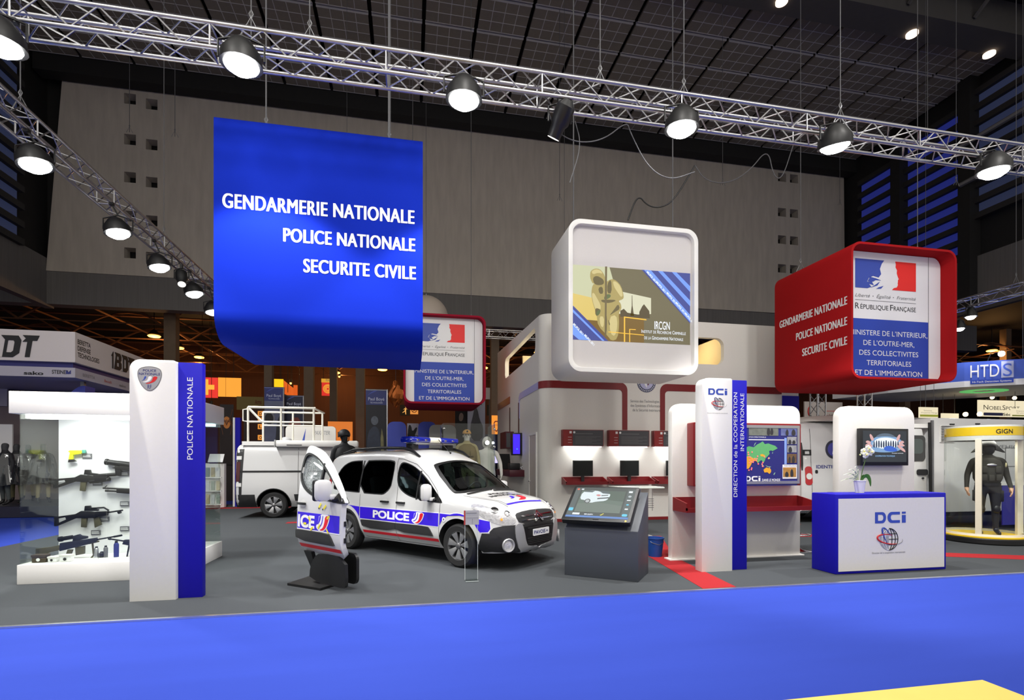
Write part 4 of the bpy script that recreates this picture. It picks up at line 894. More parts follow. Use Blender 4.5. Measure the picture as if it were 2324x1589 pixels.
for wx in (-WB, WB):
    for s in (-1, 1): cuts.append((MB().cyl((wx, 0, .335), .395, *(sorted((s*.62, s*1.1))), axis='Y', n=48), WELL))
cuts.append((cabin_mb, CABIN))
for s in (-1, 1):
    for w in (w_front, w_rear, w_quart): cuts.append((prism(w, *sorted((s*.60, s*1.2))), BLACK))
cuts.append((Plane((0, 0, 0), (0, 1, 0), (0, 0, 1)).plate(MB(), [wscr], .25, 1.28), BLACK))
boolean(body, cuts)
for s, fr, nm in ((-1, SIDE, 'right'), (1, OTHER, 'left')):
    fx = (lambda l: l) if s < 0 else (lambda l: [(-a, b) for a, b in l])
    part('door_glass', skin.poly([fx(w_front)], fr, -.008), TINT, body, smooth=60)
    part('sliding_door_glass', skin.poly([fx(w_rear)], fr, -.008), TINTD, body, smooth=60)
    part('quarter_glass', skin.poly([fx(w_quart)], fr, -.008), TINTD, body, smooth=60)
part('windscreen', skin.poly([wscr], NOSE, -.006), WSCR, body, smooth=60)
wi = [(a*1.03, b+(.012 if b > 1.33 else -.02)) for a, b in wscr]
part('windscreen_seal', skin.poly([wi, [(a*.965, 1.33+(b-1.33)*.95) for a, b in wscr]], NOSE, .003), BLACK, body, smooth=60)
def ringo(w, g): 
    cx = sum(p[0] for p in w)/len(w); cz = sum(p[1] for p in w)/len(w)
    return [(cx+(a-cx)*(1+g/max(.2, abs(a-cx)+.15)), cz+(b-cz)*(1+g/max(.15, abs(b-cz)+.1))) for a, b in w]
def seals(fr, fx):
    for w in (w_front, w_rear, w_quart): part('window_seal', skin.poly([fx(ringo(w, .014)), fx(ringo(w, -.012))], fr, .002), BLACK, body, smooth=60)
seals(SIDE, lambda l: l)
part('window_divider', skin.poly([[(.44, .97), (.47, .97), (.47, 1.42), (.44, 1.43)]], SIDE, .004, .01), BLACK, body)
part('pillar_panel', skin.poly([[(-1.05, 1.03), (-1.01, 1.03), (-1.01, 1.59), (-1.05, 1.59)]], SIDE, .001), BLACK, body)
# interior: seats, wheel, dash
for sx, nm in ((-.10, 'front'), (-.95, 'rear')):
    for sy in (-.36, .36):
        st = part('seat', MB().cbox((sx+.22, sy, .72), (.5, .48, .16)), SEAT, car, bevel=.04)
        part('seat_back', MB().cbox((sx-.06, sy, 1.02), (.14, .46, .56), tilt=('Y', -.2)), SEAT, st, bevel=.05)
        part('headrest', MB().cbox((sx-.15, sy, 1.42), (.10, .27, .19), tilt=('Y', -.15)), SEAT, st, bevel=.04)
part('dashboard', MB().cbox((.95, 0, .98), (.42, 1.36, .22)), CABIN, car, bevel=.06)
part('steering_wheel', MB().tube([(.62+.07*math.sin(a), .36+.18*math.cos(a), 1.05+.17*math.sin(a)) for a in [2*PI*i/20 for i in range(21)]], .014, 6, cap=False), BLACK, car)
part('inner_mirror', MB().cbox((.52, 0, 1.52), (.03, .22, .07)), BLACK, car, bevel=.01)
for wx, nm in ((WB, 'front'), (-WB, 'rear')):
    for s in (-1, 1): wheel(car, wx, s*.80, .325, side=s)
def arch_trim(wx, s):
    pts = [(wx+.405*math.cos(a), .335+.405*math.sin(a)) for a in [PI*(-.10+1.2*i/28) for i in range(29)]]
    pin = [(wx+.372*math.cos(a), .335+.372*math.sin(a)) for a in [PI*(-.10+1.2*i/28) for i in range(29)]]
    l = pts+pin[::-1]; l = l if s < 0 else [(-a, b) for a, b in l]
    return skin.poly([l], SIDE if s < 0 else OTHER, .006, .03, .12)
for s in (-1, 1): part('arch_trim', arch_trim(-WB, s), DARK, body)
def deco(name, loops, mat, off=.004, fr=SIDE, thick=0.0, cell=.07, parent=None, sk=None, round_=0):
    return part(name, (sk or skin).poly(loops, fr, off, thick, cell, round_), mat, parent or body, smooth=50)
def decal_text(name, s, x, z, h, w, mat, off=.0065, fr=SIDE, parent=None, bold=.02, sk=None, align='L', **k):
    vs, fs = text2d(s, h, w, bold=bold, align=align, **k); vs = [(a[0]+x, a[1]+z) for a in vs]
    return part(name, (sk or skin).wrap(vs, fs, fr, off, .10), mat, parent or body)
bz0, bz1 = .585, .785
ar = [(WB+.47*math.cos(a), .335+.47*math.sin(a)) for a in [PI*(.20+.62*i/14) for i in range(15)]]
ar2 = [(-WB+.47*math.cos(a), .335+.47*math.sin(a)) for a in [PI*(.12+.55*i/10) for i in range(11)]]
band_front = [(1.00, bz1), (1.00, .60)]+[p for p in ar[::-1] if p[0] > 1.01]+[(1.80, .56), (1.92, .57), (1.95, .62), (1.93, .72), (1.7, bz1-.03), (1.4, bz1-.01)]
band_rear = [(-2.0, .80), (-1.96, .68)]+[(x, z) for x, z in ar2[::-1] if z > .69 or x > -1.3]+[(-.985, .60), (-.985, bz1+.0), (-1.4, .80)]
for nm, lp in (('blue_band', [(-.96, bz0), (-.965, bz1), (.0, bz1), (.975, bz1), (.975, bz0), (0, bz0)]),):
    g = [(-.975, bz0-.012), (-.975, bz1+.012), (.985, bz1+.012), (.985, bz0-.012)]
    deco('band_border', [g], PWHITE, .003); deco(nm, [lp], PBLUE, .005)
deco('band_border', [[(p[0]+(.012 if p[0] > 1.6 else -.008), p[1]+(.012 if p[1] > .7 else -.012)) for p in band_front]], PWHITE, .003); deco('blue_band', [band_front], PBLUE, .005)
deco('blue_band', [band_rear], PBLUE, .005)
decal_text('police_lettering', 'POLICE', -.60, .625, .125, .92, PWHITE, bold=.04)
def wing(x, z, w, sk=None, parent=None, fr=SIDE, o=.0065):
    h = w*.62
    q = lambda pts: smooth_poly([(x+a*w, z+b*h) for a, b in pts], 1)
    deco('swoosh_white', [q([(-.55, -.30), (-.36, -.05), (-.30, .52), (.56, .52), (.44, -.05), (.24, -.42), (-.02, -.62), (-.28, -.60), (-.46, -.44)])], PWHITE, o, fr, parent=parent, sk=sk)
    deco('swoosh_blue', [q([(-.44, -.16), (-.33, .02), (-.26, .44), (-.14, .44), (-.2, .1), (-.34, -.14)])], PBLUE, o+.002, fr, parent=parent, sk=sk)
    deco('swoosh_line', [q([(-.40, -.34), (-.18, -.22), (-.06, .05), (-.03, .44), (.02, .44), (-.01, .02), (-.14, -.27), (-.36, -.40)])], PBLUE, o+.002, fr, parent=parent, sk=sk)
    deco('swoosh_red', [q([(-.28, -.52), (0, -.38), (.12, -.08), (.18, .44), (.48, .44), (.38, -.02), (.22, -.36), (0, -.54)])], PRED, o+.002, fr, parent=parent, sk=sk)
wing(.52, .69, .27)
deco('cap_badge', [circ(1.09, .70, .035, 16)], PWHITE, .007); deco('cap_badge_mark', [circ(1.09, .70, .016, 12)], INKG, .008)
def side_lower(sk, parent, x0, x1, fr=SIDE, rear=True):
    deco('protection_panel', [smooth_poly([(x0+.06, .435), (x0, .56), (x0+.03, .575), (x1-.10, .575), (x1-.05, .555), (x1, .435)], 1)], DARK, .022, fr, .024, parent=parent, sk=sk)
deco('protection_panel', [smooth_poly([(-.88, .435), (-.93, .555), (-.90, .57), (-.02, .57), (-.012, .56), (-.012, .435)], 1)], DARK, .02, thick=.022)
deco('protection_panel', [smooth_poly([(-.004, .435), (-.004, .56), (.01, .57), (.74, .57), (.79, .54), (.86, .44), (.85, .43)], 1)], DARK, .02, thick=.022)
for a, b in ((-.90, -.012), (.002, .955)): deco('red_stripe', [[(a, .345), (b, .345), (b, .392), (a, .392)]], PRED, .005)
SEAM = M('panel_gap', (60, 60, 60), 0.8)
def seam(pts, fr=SIDE, w=.006):
    mb = MB()
    for i in range(len(pts)-1):
        a = Vector(pts[i]); b = Vector(pts[i+1]); n = Vector((-(b-a).y, (b-a).x)).normalized()*w/2
        mb.join(skin.poly([[tuple(a-n), tuple(b-n), tuple(b+n), tuple(a+n)]], fr, .0055, 0, .08))
    return mb
part('door_seams', seam([(-.005, .27), (-.005, 1.0), (-.02, 1.25), (-.13, 1.50), (-.13, 1.64)]).join(seam([(.985, .30), (.99, .62), (.995, .94), (.88, 1.12), (.62, 1.34), (.32, 1.53), (.0, 1.615), (-.13, 1.62)])).join(seam([(-.98, .64), (-.98, 1.0)])).join(seam([(-.9, .27), (.92, .27)])), SEAM, body)
deco('bonnet_seam', [[(-.70, -1.30), (-.69, -1.30), (-.50, -2.02), (-.51, -2.02)], ], SEAM, .004, TOPV); deco('bonnet_seam', [[(.70, -1.30), (.69, -1.30), (.50, -2.02), (.51, -2.02)]], SEAM, .004, TOPV)
for x in (-.30, .10):
    q = skin.bvh.ray_cast(Vector((x, -3, .90)), Vector((0, 1, 0)))[0]
    h = part('door_handle', MB().cbox((x, q.y-.025, .905), (.19, .03, .032)).cbox((x-.085, q.y-.01, .905), (.03, .04, .03)).cbox((x+.085, q.y-.01, .905), (.03, .04, .03)), BLACK, body, bevel=.008)
    deco('handle_recess', [circ(x, .905, .075, 20, .045)], M('recess_white', (205, 205, 203), 0.4), .002)
def mirror(parent, x, y, z, s=-1, name='door_mirror'):
    mt = part(name, MB().cbox((x-.01, y+s*.20, z+.10), (.12, .20, .26)), PAINT, parent, bevel=.055)
    part('mirror_foot', MB().tube([(x+.04, y-s*.02, z-.03), (x+.03, y+s*.06, z-.02), (x, y+s*.16, z-.01)], [.055, .045, .035], 10), BLACK, mt, smooth=40)
    part('mirror_arm', MB().cbox((x+.02, y+s*.10, z-.005), (.07, .14, .055)), PAINT, mt, bevel=.015)
    part('mirror_rim', MB().cbox((x-.055, y+s*.20, z+.10), (.06, .195, .255)), BLACK, mt, bevel=.028)
for s in (-1, 1): mirror(body, .80, s*.80, 1.00, s)
# front end
deco('front_bumper', [smooth_poly([(-.84, .30), (-.86, .55), (-.80, .655), (-.50, .665), (0, .66), (.50, .665), (.80, .655), (.86, .55), (.84, .30), (.6, .27), (0, .26), (-.6, .27)], 1)], DARK, .018, NOSE, .02, .06)
for s, fr in ((-1, SIDE), (1, OTHER)):
    l = [(1.74, .32), (1.80, .45), (1.835, .55), (2.0, .55), (2.0, .30), (1.8, .27)]
    deco('bumper_corner', [[(a if s < 0 else -a, b) for a, b in l]], DARK, .014, fr, .016, .06)
    sil = [(.555*s, .68), (.44*s, .68), (.40*s, .56), (.36*s, .40), (.30*s, .335), (0, .325), (0, .245), (.34*s, .245), (.50*s, .30), (.56*s, .46), (.575*s, .58)]
    deco('bumper_silver', [smooth_poly(sil, 1)], M('silver_trim', (188, 188, 190), 0.35, 0.5, noise=0.03), .034, NOSE, .03, .05)
    fg = skin.bvh.ray_cast(Vector((4, .67*s, .385)), Vector((-1, 0, 0)))[0]; qd = Vector((1, .55*s, 0)).normalized(); rot = qd.to_track_quat('Z', 'Y').to_matrix()
    fo = part('fog_lamp', MB().lathe([(.093, .0), (.10, .03), (.09, .045), (.076, .04), (.07, .0)], n=28, caps=False).xf(lambda v: rot @ v+fg+qd*.015), M('silver_trim', (188, 188, 190)), body, smooth=40)
    part('fog_reflector', MB().lathe([(.07, .005), (.045, .012), (.003, .016)], n=20).xf(lambda v: rot @ v+fg+qd*.02), LAMPIN, fo, smooth=40)
    hd = skin
    du = Vector((-1, -s*-1, 0))
    frd = ((0, 0, 0), (-s*-1*0+(-.7071 if s > 0 else .7071), .7071, 0), (0, 0, 1))
    hp3 = [(2.075, .50, .665), (2.00, .60, .66), (1.92, .70, .69), (1.84, .80, .74), (1.70, .86, .84), (1.58, .86, .93), (1.64, .80, .955), (1.78, .72, .925), (1.93, .62, .86), (2.04, .52, .80), (2.11, .44, .735)]
    u = Vector(frd[1]); hp = [(Vector((a, b*s, 0)).dot(u), c) for a, b, c in hp3]
    hl = deco('headlamp', [smooth_poly(hp, 1)], LAMPIN, .004, frd, 0, .05)
    part('headlamp_glass', skin.poly([smooth_poly(hp, 1)], frd, .02, 0, .05), LAMPG, hl, smooth=60)
    for a, b, c, r_ in ((1.90, .70, .80, .062), (2.01, .58, .755, .05)):
        h_ = skin.bvh.find_nearest(Vector((a, b*s, c))); nrm = h_[1]; rr = nrm.to_track_quat('Z', 'Y').to_matrix()
        part('projector_lens', MB().lathe([(r_, .002), (r_*.95, .012), (r_*.6, .016), (.003, .018)], n=18).xf(lambda v: rr @ v+h_[0]), CHROME, hl, smooth=50)
    part('indicator', MB().ball(tuple(skin.bvh.find_nearest(Vector((1.96, .63*s, .72)))[0]+Vector((.01, .01*s, 0))), .02, 8), E_('amber_indicator', (255, 160, 40), 1.2), hl)
deco('upper_grille', [smooth_poly([(-.47, .67), (-.52, .79), (-.44, .83), (0, .85), (.44, .83), (.52, .79), (.47, .67), (0, .66)], 1)], DARK, .008, NOSE, .01, .05)
for z in (.775, .715): deco('grille_bar', [[(-.42, z-.007), (.42, z-.007), (.42, z+.007), (-.42, z+.007)]], CHROME, .016, NOSE, .012, .05)
for dz in (0, -.055):
    for s in (-1, 1): deco('chevron', [[(0, .795+dz), (0, .828+dz), (s*.085, .762+dz), (s*.115, .755+dz), (s*.115, .735+dz), (s*.075, .735+dz)]], CHROME, .028, NOSE, .018, .04)
deco('lower_grille', [smooth_poly([(-.37, .40), (-.42, .58), (-.40, .635), (.40, .635), (.42, .58), (.37, .40), (.30, .35), (-.30, .35)], 1)], BLACK, .028, NOSE, .012, .05)
for z in (.375, .40, .425, .45, .60): deco('grille_slat', [[(-.33, z-.006), (.33, z-.006), (.33, z+.006), (-.33, z+.006)]], DARK, .04, NOSE, .012, .06)
npl = deco('number_plate', [rrect(-.20, .475, .24, .575, .012)], PWHITE, .046, NOSE, .012, .06)
decal_text('plate_lettering', 'PAVOIS', -.18, .50, .055, .31, NAVY, .048, NOSE, parent=npl, bold=.02); decal_text('plate_mark', '+', .155, .50, .05, .05, NAVY, .048, NOSE, parent=npl)
for y in (-.33, -.02, .27): deco('skid_mark', [[(y, .262), (y+.07, .262), (y+.085, .285), (y+.015, .285)]], CHROME, .045, NOSE, .01, .05)
decal_text('bonnet_lettering', 'POLICE', .02, -1.50, .075, .56, INK, .005, TOPV, align='C', bold=.03); decal_text('bonnet_lettering', 'NATIONALE', .02, -1.63, .085, .82, INK, .005, TOPV, align='C', bold=.03)
q = lambda pts: smooth_poly([(.05+a*.5, -1.78+b*.26) for a, b in pts], 1)
deco('bonnet_swoosh_blue', [q([(-.5, -.2), (-.3, -.1), (-.22, .3), (-.06, .3), (-.14, -.05), (-.34, -.26)])], PBLUE, .005, TOPV); deco('bonnet_swoosh_red', [q([(-.3, -.5), (0, -.35), (.14, -.05), (.16, .4), (.46, .4), (.42, .0), (.26, -.4), (0, -.56)])], PRED, .005, TOPV)
deco('bonnet_line', [[(-.47, -1.985), (.47, -1.985), (.47, -1.955), (-.47, -1.955)]], PBLUE, .005, TOPV)
for s in (-1, 1): deco('bonnet_line', [[(s*.60, -1.42), (s*.61, -1.42), (s*.475, -1.98), (s*.46, -1.98)]], M('bonnet_grey_line', (120, 120, 122), .5), .005, TOPV)
deco('wiper', [[(-.62, -1.30), (-.60, -1.325), (.05, -1.285), (.05, -1.265)]], BLACK, .02, TOPV, .012, .08); deco('wiper', [[(.05, -1.30), (.05, -1.325), (.66, -1.285), (.66, -1.265)]], BLACK, .02, TOPV, .012, .08)
# roof: rails, light bar, antenna
for s in (-1, 1):
    part('roof_rail', MB().tube([(.28, s*.63, 1.655), (.12, s*.635, 1.745), (-.10, s*.64, 1.80), (-.7, s*.64, 1.815), (-1.5, s*.635, 1.79), (-1.82, s*.63, 1.725)], [.018, .026, .026, .026, .026, .018], 10), BLACK, body, smooth=50)
lb = part('light_bar', MB().cbox((-.10, 0, 1.885), (.24, .96, .03)), ALU, car, bevel=.006)
def dome(y0, y1, m, nm):
    return part(nm, MB().add(*loops_mesh([rrect(-.24, 1.90, .04, 2.00, .045, 5)], y0, y1)).xf(lambda v: Vector((v.x, v.z, v.y))), m, lb, bevel=.008)
dome(-.60, -.14, M('blue_lens', (18, 34, 150), 0.1, noise=0.2, scale=20, coat=1.0), 'blue_dome'); dome(-.135, .135, M('cream_lens', (240, 236, 214), 0.3, noise=0.02), 'middle_panel'); dome(.14, .60, M('blue_lens', (18, 34, 150)), 'blue_dome')
for s in (-1, 1): part('bar_foot', MB().cbox((-.10, s*.45, 1.83), (.16, .16, .10)), BLACK, lb, bevel=.02)
for y in (-.45, -.25, .25, .45): part('bar_reflector', MB().cbox((-.10, y, 1.945), (.285, .06, .03)), CHROME, lb, bevel=.006)
car.scale = (1, .95, 1)
part('antenna', MB().tube([(.30, .10, 1.72), (.02, .06, 1.98)], .006, 6).ball((.30, .10, 1.725), .018, 8), BLACK, car)
part('rear_lamp', skin.poly([[(-2.0, 1.0), (-2.02, 1.4), (-1.93, 1.4), (-1.90, 1.0)]], SIDE, .006, .01), M('rear_lamp_red', (150, 20, 24), .3, coat=.5), body)
# --- the separate door on its black stand
DZ = .13
dt = thing('car_door', 'loose white police car door with bullet cracked window, on a black stand', 'car door', (-1.06, 6.86, 0), CAR_RZ-.03)
door_poly = [(-.005, .37), (.02, .31), (.10, .285), (.70, .265), (.72, .255), (.98, .255), (.985, .62), (.99, .98), (.92, 1.10), (.66, 1.34), (.40, 1.53), (.20, 1.63), (.04, 1.66), (-.04, 1.655), (-.06, 1.60), (-.02, 1.0)]
door_poly = smooth_poly(door_poly, 2)
ox = .48
def dframe(mb): return mb.xf(lambda v: Vector((v.x-ox, v.y+.82, v.z+DZ)))
def dpart(name, mb, m, parent=None, **k): return part(name, dframe(mb), m, parent or dt, **k)
flatK = [(k[0],)+tuple(K[5][1:]) for k in (K[0], K[-1])]
fl_keys = []
for k in K:
    if k[0] < .0: continue
    kk = list(k); fl_keys.append(k)
dskin = Skin(loft([(x,)+tuple(K[4][1:]) for x in (-2.2, 2.3)], [-2.2+4.5*i/30 for i in range(31)]))
dpart('door_shell', dskin.poly([door_poly, w_front[::-1]], SIDE, .0, .07, .07), PAINT, smooth=45)
dpart('door_inner_trim', dskin.poly([[(a*.97+.012, .93+(b-.93)*.96) for a, b in door_poly], w_front[::-1]], SIDE, -.071, .01, .08), DARK)
dpart('window_seal', dskin.poly([ringo(w_front, .012), ringo(w_front, -.028)], SIDE, .004, .02), BLACK)
def crackmat():
    m = glass('cracked_glass', (196, 204, 204), 0.8, 0.05); nt = m.node_tree
    tr = [n for n in nt.nodes if n.type == 'BSDF_TRANSPARENT'][0]; out = [n for n in nt.nodes if n.type == 'OUTPUT_MATERIAL'][0]; mix = [n for n in nt.nodes if n.type == 'MIX_SHADER'][0]
    tc = nt.nodes.new('ShaderNodeTexCoord'); vo = nt.nodes.new('ShaderNodeTexVoronoi'); vo.feature = 'DISTANCE_TO_EDGE'; vo.inputs['Scale'].default_value = 42
    vo2 = nt.nodes.new('ShaderNodeTexNoise'); vo2.inputs['Scale'].default_value = 26; vo2.inputs['Detail'].default_value = 6
    mr = nt.nodes.new('ShaderNodeMapRange'); mr.inputs['From Min'].default_value = 0.0; mr.inputs['From Max'].default_value = 0.05; mr.inputs['To Min'].default_value = 0.75; mr.inputs['To Max'].default_value = 0.12
    mul = nt.nodes.new('ShaderNodeMath'); mul.operation = 'MULTIPLY'; mr2 = nt.nodes.new('ShaderNodeMapRange'); mr2.inputs['From Min'].default_value = 0.35; mr2.inputs['From Max'].default_value = 0.7; mr2.inputs['To Min'].default_value = 0.45; mr2.inputs['To Max'].default_value = 1.3
    df = nt.nodes.new('ShaderNodeBsdfDiffuse'); df.inputs['Color'].default_value = (.62, .64, .64, 1); mx = nt.nodes.new('ShaderNodeMixShader')
    L = nt.links.new
    L(tc.outputs['Object'], vo.inputs['Vector']); L(tc.outputs['Object'], vo2.inputs['Vector']); L(vo.outputs['Distance'], mr.inputs['Value']); L(vo2.outputs['Fac'], mr2.inputs['Value'])
    L(mr.outputs[0], mul.inputs[0]); L(mr2.outputs[0], mul.inputs[1]); L(mul.outputs[0], mx.inputs[0]); L(mix.outputs[0], mx.inputs[1]); L(df.outputs[0], mx.inputs[2]); L(mx.outputs[0], out.inputs['Surface'])
    return m
w_pane = [p for p in w_front if p[0] < .46]; w_pane = sorted(w_pane, key=lambda p: math.atan2(p[1]-1.25, p[0]-.2))
gp = dpart('cracked_window', dskin.poly([w_pane], SIDE, -.02, .006), crackmat())
w_tri = sorted([p for p in w_front if p[0] >= .44]+[(.475, .99), (.475, 1.39)], key=lambda p: math.atan2(p[1]-1.1, p[0]-.65))
dpart('quarter_window', dskin.poly([w_tri], SIDE, -.02), CLEAR)
dpart('window_divider', dskin.poly([[(.44, .97), (.475, .97), (.475, 1.42), (.44, 1.43)]], SIDE, .003, .03), BLACK)
ck = MB(); cc = Vector((.20, 1.25))
for k in range(22):
    a = 2*PI*k/22+random.uniform(-.1, .1); L_ = random.uniform(.08, .2); p0 = cc+Vector((math.cos(a), math.sin(a)))*.012; p1 = cc+Vector((math.cos(a+.1), math.sin(a+.1)))*L_
    n = Vector((-(p1-p0).y, (p1-p0).x)).normalized()*.0016
    ck.join(dskin.poly([[tuple(p0-n), tuple(p1), tuple(p0+n)]], SIDE, -.010, 0, .2))
ck.join(dskin.poly([circ(.20, 1.25, .02, 12)], SIDE, -.010)); dpart('bullet_cracks', ck, M('crack_white', (220, 222, 222), .6), gp)
dpart('window_label', dskin.poly([rrect(.24, 1.275, .32, 1.305, .008)], SIDE, -.006), PWHITE, gp)
def ddeco(name, loops, mat, off, thick=0.0, parent=None): return dpart(name, dskin.poly(loops, SIDE, off, thick), mat, parent, smooth=50)
ddeco('blue_band', [[(.002, bz0), (.0, bz1+.01), (.965, bz1+.01), (.965, bz0)]], PBLUE, .003)
ddeco('band_border', [[(.0, bz0-.012), (.0, bz0), (.975, bz0), (.975, bz0-.012)]], PWHITE, .0035)
vs, fs = text2d('ICE', .155, .40, bold=.04); dpart('police_lettering', dskin.wrap([(a[0]+.02, a[1]+.610) for a in vs], fs, SIDE, .005, .1), PWHITE)
for nm, p, m, o in (('swoosh_white', [(-.55, -.30), (-.36, -.05), (-.30, .52), (.56, .52), (.44, -.05), (.24, -.42), (-.02, -.62), (-.28, -.60), (-.46, -.44)], PWHITE, .005), ('swoosh_blue', [(-.44, -.16), (-.33, .02), (-.26, .44), (-.14, .44), (-.2, .1), (-.34, -.14)], PBLUE, .007), ('swoosh_line', [(-.40, -.34), (-.18, -.22), (-.06, .05), (-.03, .44), (.02, .44), (-.01, .02), (-.14, -.27), (-.36, -.40)], PBLUE, .007), ('swoosh_red', [(-.28, -.52), (0, -.38), (.12, -.08), (.18, .44), (.48, .44), (.38, -.02), (.22, -.36), (0, -.54)], PRED, .007)):
    ddeco(nm, [smooth_poly([(.61+a*.29, .695+b*.19) for a, b in p], 1)], m, o)
ddeco('protection_panel', [smooth_poly([(-.01, .435), (-.015, .56), (.01, .57), (.74, .57), (.79, .54), (.86, .44), (.85, .43)], 1)], DARK, .022, .024)
ddeco('red_stripe', [[(.02, .345), (.955, .345), (.955, .392), (.02, .392)]], PRED, .004)
YT = M('yellow_tape', (228, 214, 30), .6)
for x, z, a in ((.53, .90, .9), (.64, .885, .8), (.30, .72, -1.0), (.20, .655, 0), (.36, .60, .6), (.73, .765, .6), (.53, .64, .9), (.72, .60, -.8)):
    ca, sa = math.cos(a), math.sin(a); ddeco('tape_strip', [[(x+ca*u-sa*v, z+sa*u+ca*v) for u, v in ((-.035, -.013), (.035, -.013), (.035, .013), (-.035, .013))]], YT, .009)
for x, z in ((.50, .865), (.59, .855)): ddeco('bullet_hole', [circ(x, z, .012, 12)], BLACK, .004)
mr_ = MB()
hm = part('door_mirror', MB().cbox((.79-ox, -.20, 1.10+DZ), (.13, .21, .26)), PAINT, dt, bevel=.06)
part('mirror_arm', MB().cbox((.82-ox, -.09, 1.02+DZ), (.08, .12, .06)), PAINT, hm, bevel=.015); part('mirror_foot', MB().tube([(.88-ox, -.02, 1.0+DZ), (.85-ox, -.04, .99+DZ), (.81-ox, -.09, .985+DZ)], [.07, .055, .035], 10), BLACK, hm, smooth=40)
part('mirror_rim', MB().cbox((.735-ox, -.20, 1.10+DZ), (.06, .205, .255)), BLACK, hm, bevel=.028)
part('door_handle', MB().cbox((.12-ox, -.105, .905+DZ), (.19, .03, .032)), BLACK, dt, bevel=.008); ddeco('handle_recess', [circ(.12, .905, .07, 20, .05)], M('recess_white', (205, 205, 203)), .003)

for hz in (.70, .50): part('hinge', MB().cbox((.985-ox, -.03, hz+DZ), (.02, .03, .06)), BLACK, dt)
# stand of the door
part('stand_leg', MB().add([(-.40, -.05, .42), (-.22, -.05, .42), (-.22, .0, .42), (-.40, .0, .42), (-.34, .10, .0), (-.30, .10, .0), (-.30, .14, .0), (-.34, .14, .0)], [(0, 1, 2, 3), (7, 6, 5, 4), (0, 4, 5, 1), (1, 5, 6, 2), (2, 6, 7, 3), (3, 7, 4, 0)]), BLACK, dt)
part('stand_shield', Plane((0, -.03, 0), (1, 0, 0), (0, 0, 1)).plate(MB(), [smooth_poly([(-.30, .05), (-.28, .22), (-.18, .36), (-.05, .42), (.50, .42), (.52, .10), (.48, .05)], 1)], -.04, 0), BLACK, dt)
part('stand_back_plate', Plane((0, .16, 0), (1, 0, 0), (0, 0, 1)).plate(MB(), [rrect(-.05, .06, .46, .44, .08)], -.04, 0), BLACK, dt)
bpts = [atZ(*q) for q in ((652, 1329), (727, 1341), (795, 1320), (722, 1306))]
part('stand_base_plate', MB().add([(q.x, q.y, 0.0) for q in bpts]+[(q.x, q.y, 0.03) for q in bpts], [(3, 2, 1, 0), (4, 5, 6, 7), (0, 1, 5, 4), (1, 2, 6, 5), (2, 3, 7, 6), (3, 0, 4, 7)]), BLACK, dt, world=True)
part('orange_cap', MB().ball((-.35, .10, .06), .02, 8), M('orange_plastic', (240, 120, 60), .5), dt)
ACRY = glass('acrylic', (250, 252, 251), .3, -.03)
# clear leaflet holder before the car
lh = thing('leaflet_holder', 'tall clear acrylic stand with a grey and red leaflet before the police car', 'leaflet stand', (0.80, 6.83, 0))
part('clear_panel', MB().box((-.085, 0, .01), (.085, .006, .92)), ACRY, lh); part('clear_foot', MB().box((-.085, -.10, 0), (.085, .05, .012)), CLEAR, lh)
part('clear_edge', MB().tube([(-.085, 0, .012), (-.085, 0, .92)], .003, 5).tube([(.085, 0, .012), (.085, 0, .92)], .003, 5).tube([(-.085, -.10, .012), (.085, -.10, .012)], .003, 5), M('acrylic_edge', (205, 212, 212), .3), lh)
lf = part('leaflet', MB().box((-.10, -.012, .74), (.10, -.006, .93)), M('leaflet_grey', (168, 168, 170), .6), lh); part('leaflet_red_strip', MB().box((-.10, -.014, .74), (-.08, -.0125, .93)), M('leaflet_red', (170, 50, 44), .6), lf)
part('leaflet_lines', MB().box((-.07, -.014, .89), (.07, -.0125, .90)).box((-.07, -.014, .83), (.09, -.0125, .834)).box((.01, -.014, .75), (.014, -.0125, .82)), INKG, lf)
# ================================================================== the white pavilion
PV = thing('pavilion', 'white two storey pavilion with red bands at the back of the stand', 'stand building', (7, 15, 0))
PX0, PY0, PX1, PZ = 3.34, 13.0, 10.96, 5.42
rc = 0.3
op = rrect(4.3, 4.26, 8.58, 5.0, 0.22)
part('front_wall', plate(FRONT(0, PY0, 0), [rrect(PX0+rc, 0, PX1, PZ), op], -0.14, 0), WHITE2, PV, world=True)
pl = LEFTF(PX0, 0, 0)
part('side_wall', plate(pl, [[(-PY0-rc, 0), (-PY0-rc, PZ), (-19.8, PZ+0.35), (-19.8, 0)][::-1], rrect(-18.2, 4.52, -13.65, 5.22, 0.2), ], -0.14, 0), WHITE2, PV, world=True)
cm = MB(); n = 10
arcp = [(PX0+rc-rc*math.cos(PI/2*i/n), PY0+rc-rc*math.sin(PI/2*i/n)) for i in range(n+1)]; arci = [(PX0+rc-(rc-.14)*math.cos(PI/2*i/n), PY0+rc-(rc-.14)*math.sin(PI/2*i/n)) for i in range(n+1)]
def arcwall(o_, i_, z0, z1):
    m = MB(); k = len(o_); m.add([(x, y, z0) for x, y in o_]+[(x, y, z1) for x, y in o_]+[(x, y, z0) for x, y in i_]+[(x, y, z1) for x, y in i_], [])
    for j in range(k-1):
        m.f += [(j, j+1, k+j+1, k+j), (2*k+j+1, 2*k+j, 3*k+j, 3*k+j+1), (k+j, k+j+1, 3*k+j+1, 3*k+j), (j+1, j, 2*k+j, 2*k+j+1)]
    return m
part('corner_wall', arcwall(arcp, arci, 0, PZ), WHITE2, PV, world=True, smooth=60)
part('end_wall', boxmb((PX1-.14, PY0+.14, 0), (PX1, 19.8, PZ)), WHITE2, PV, world=True)
part('upper_floor', boxmb((PX0+.15, PY0+.15, 4.0), (PX1-.15, 19.7, 4.15)), WHITE2, PV, world=True)
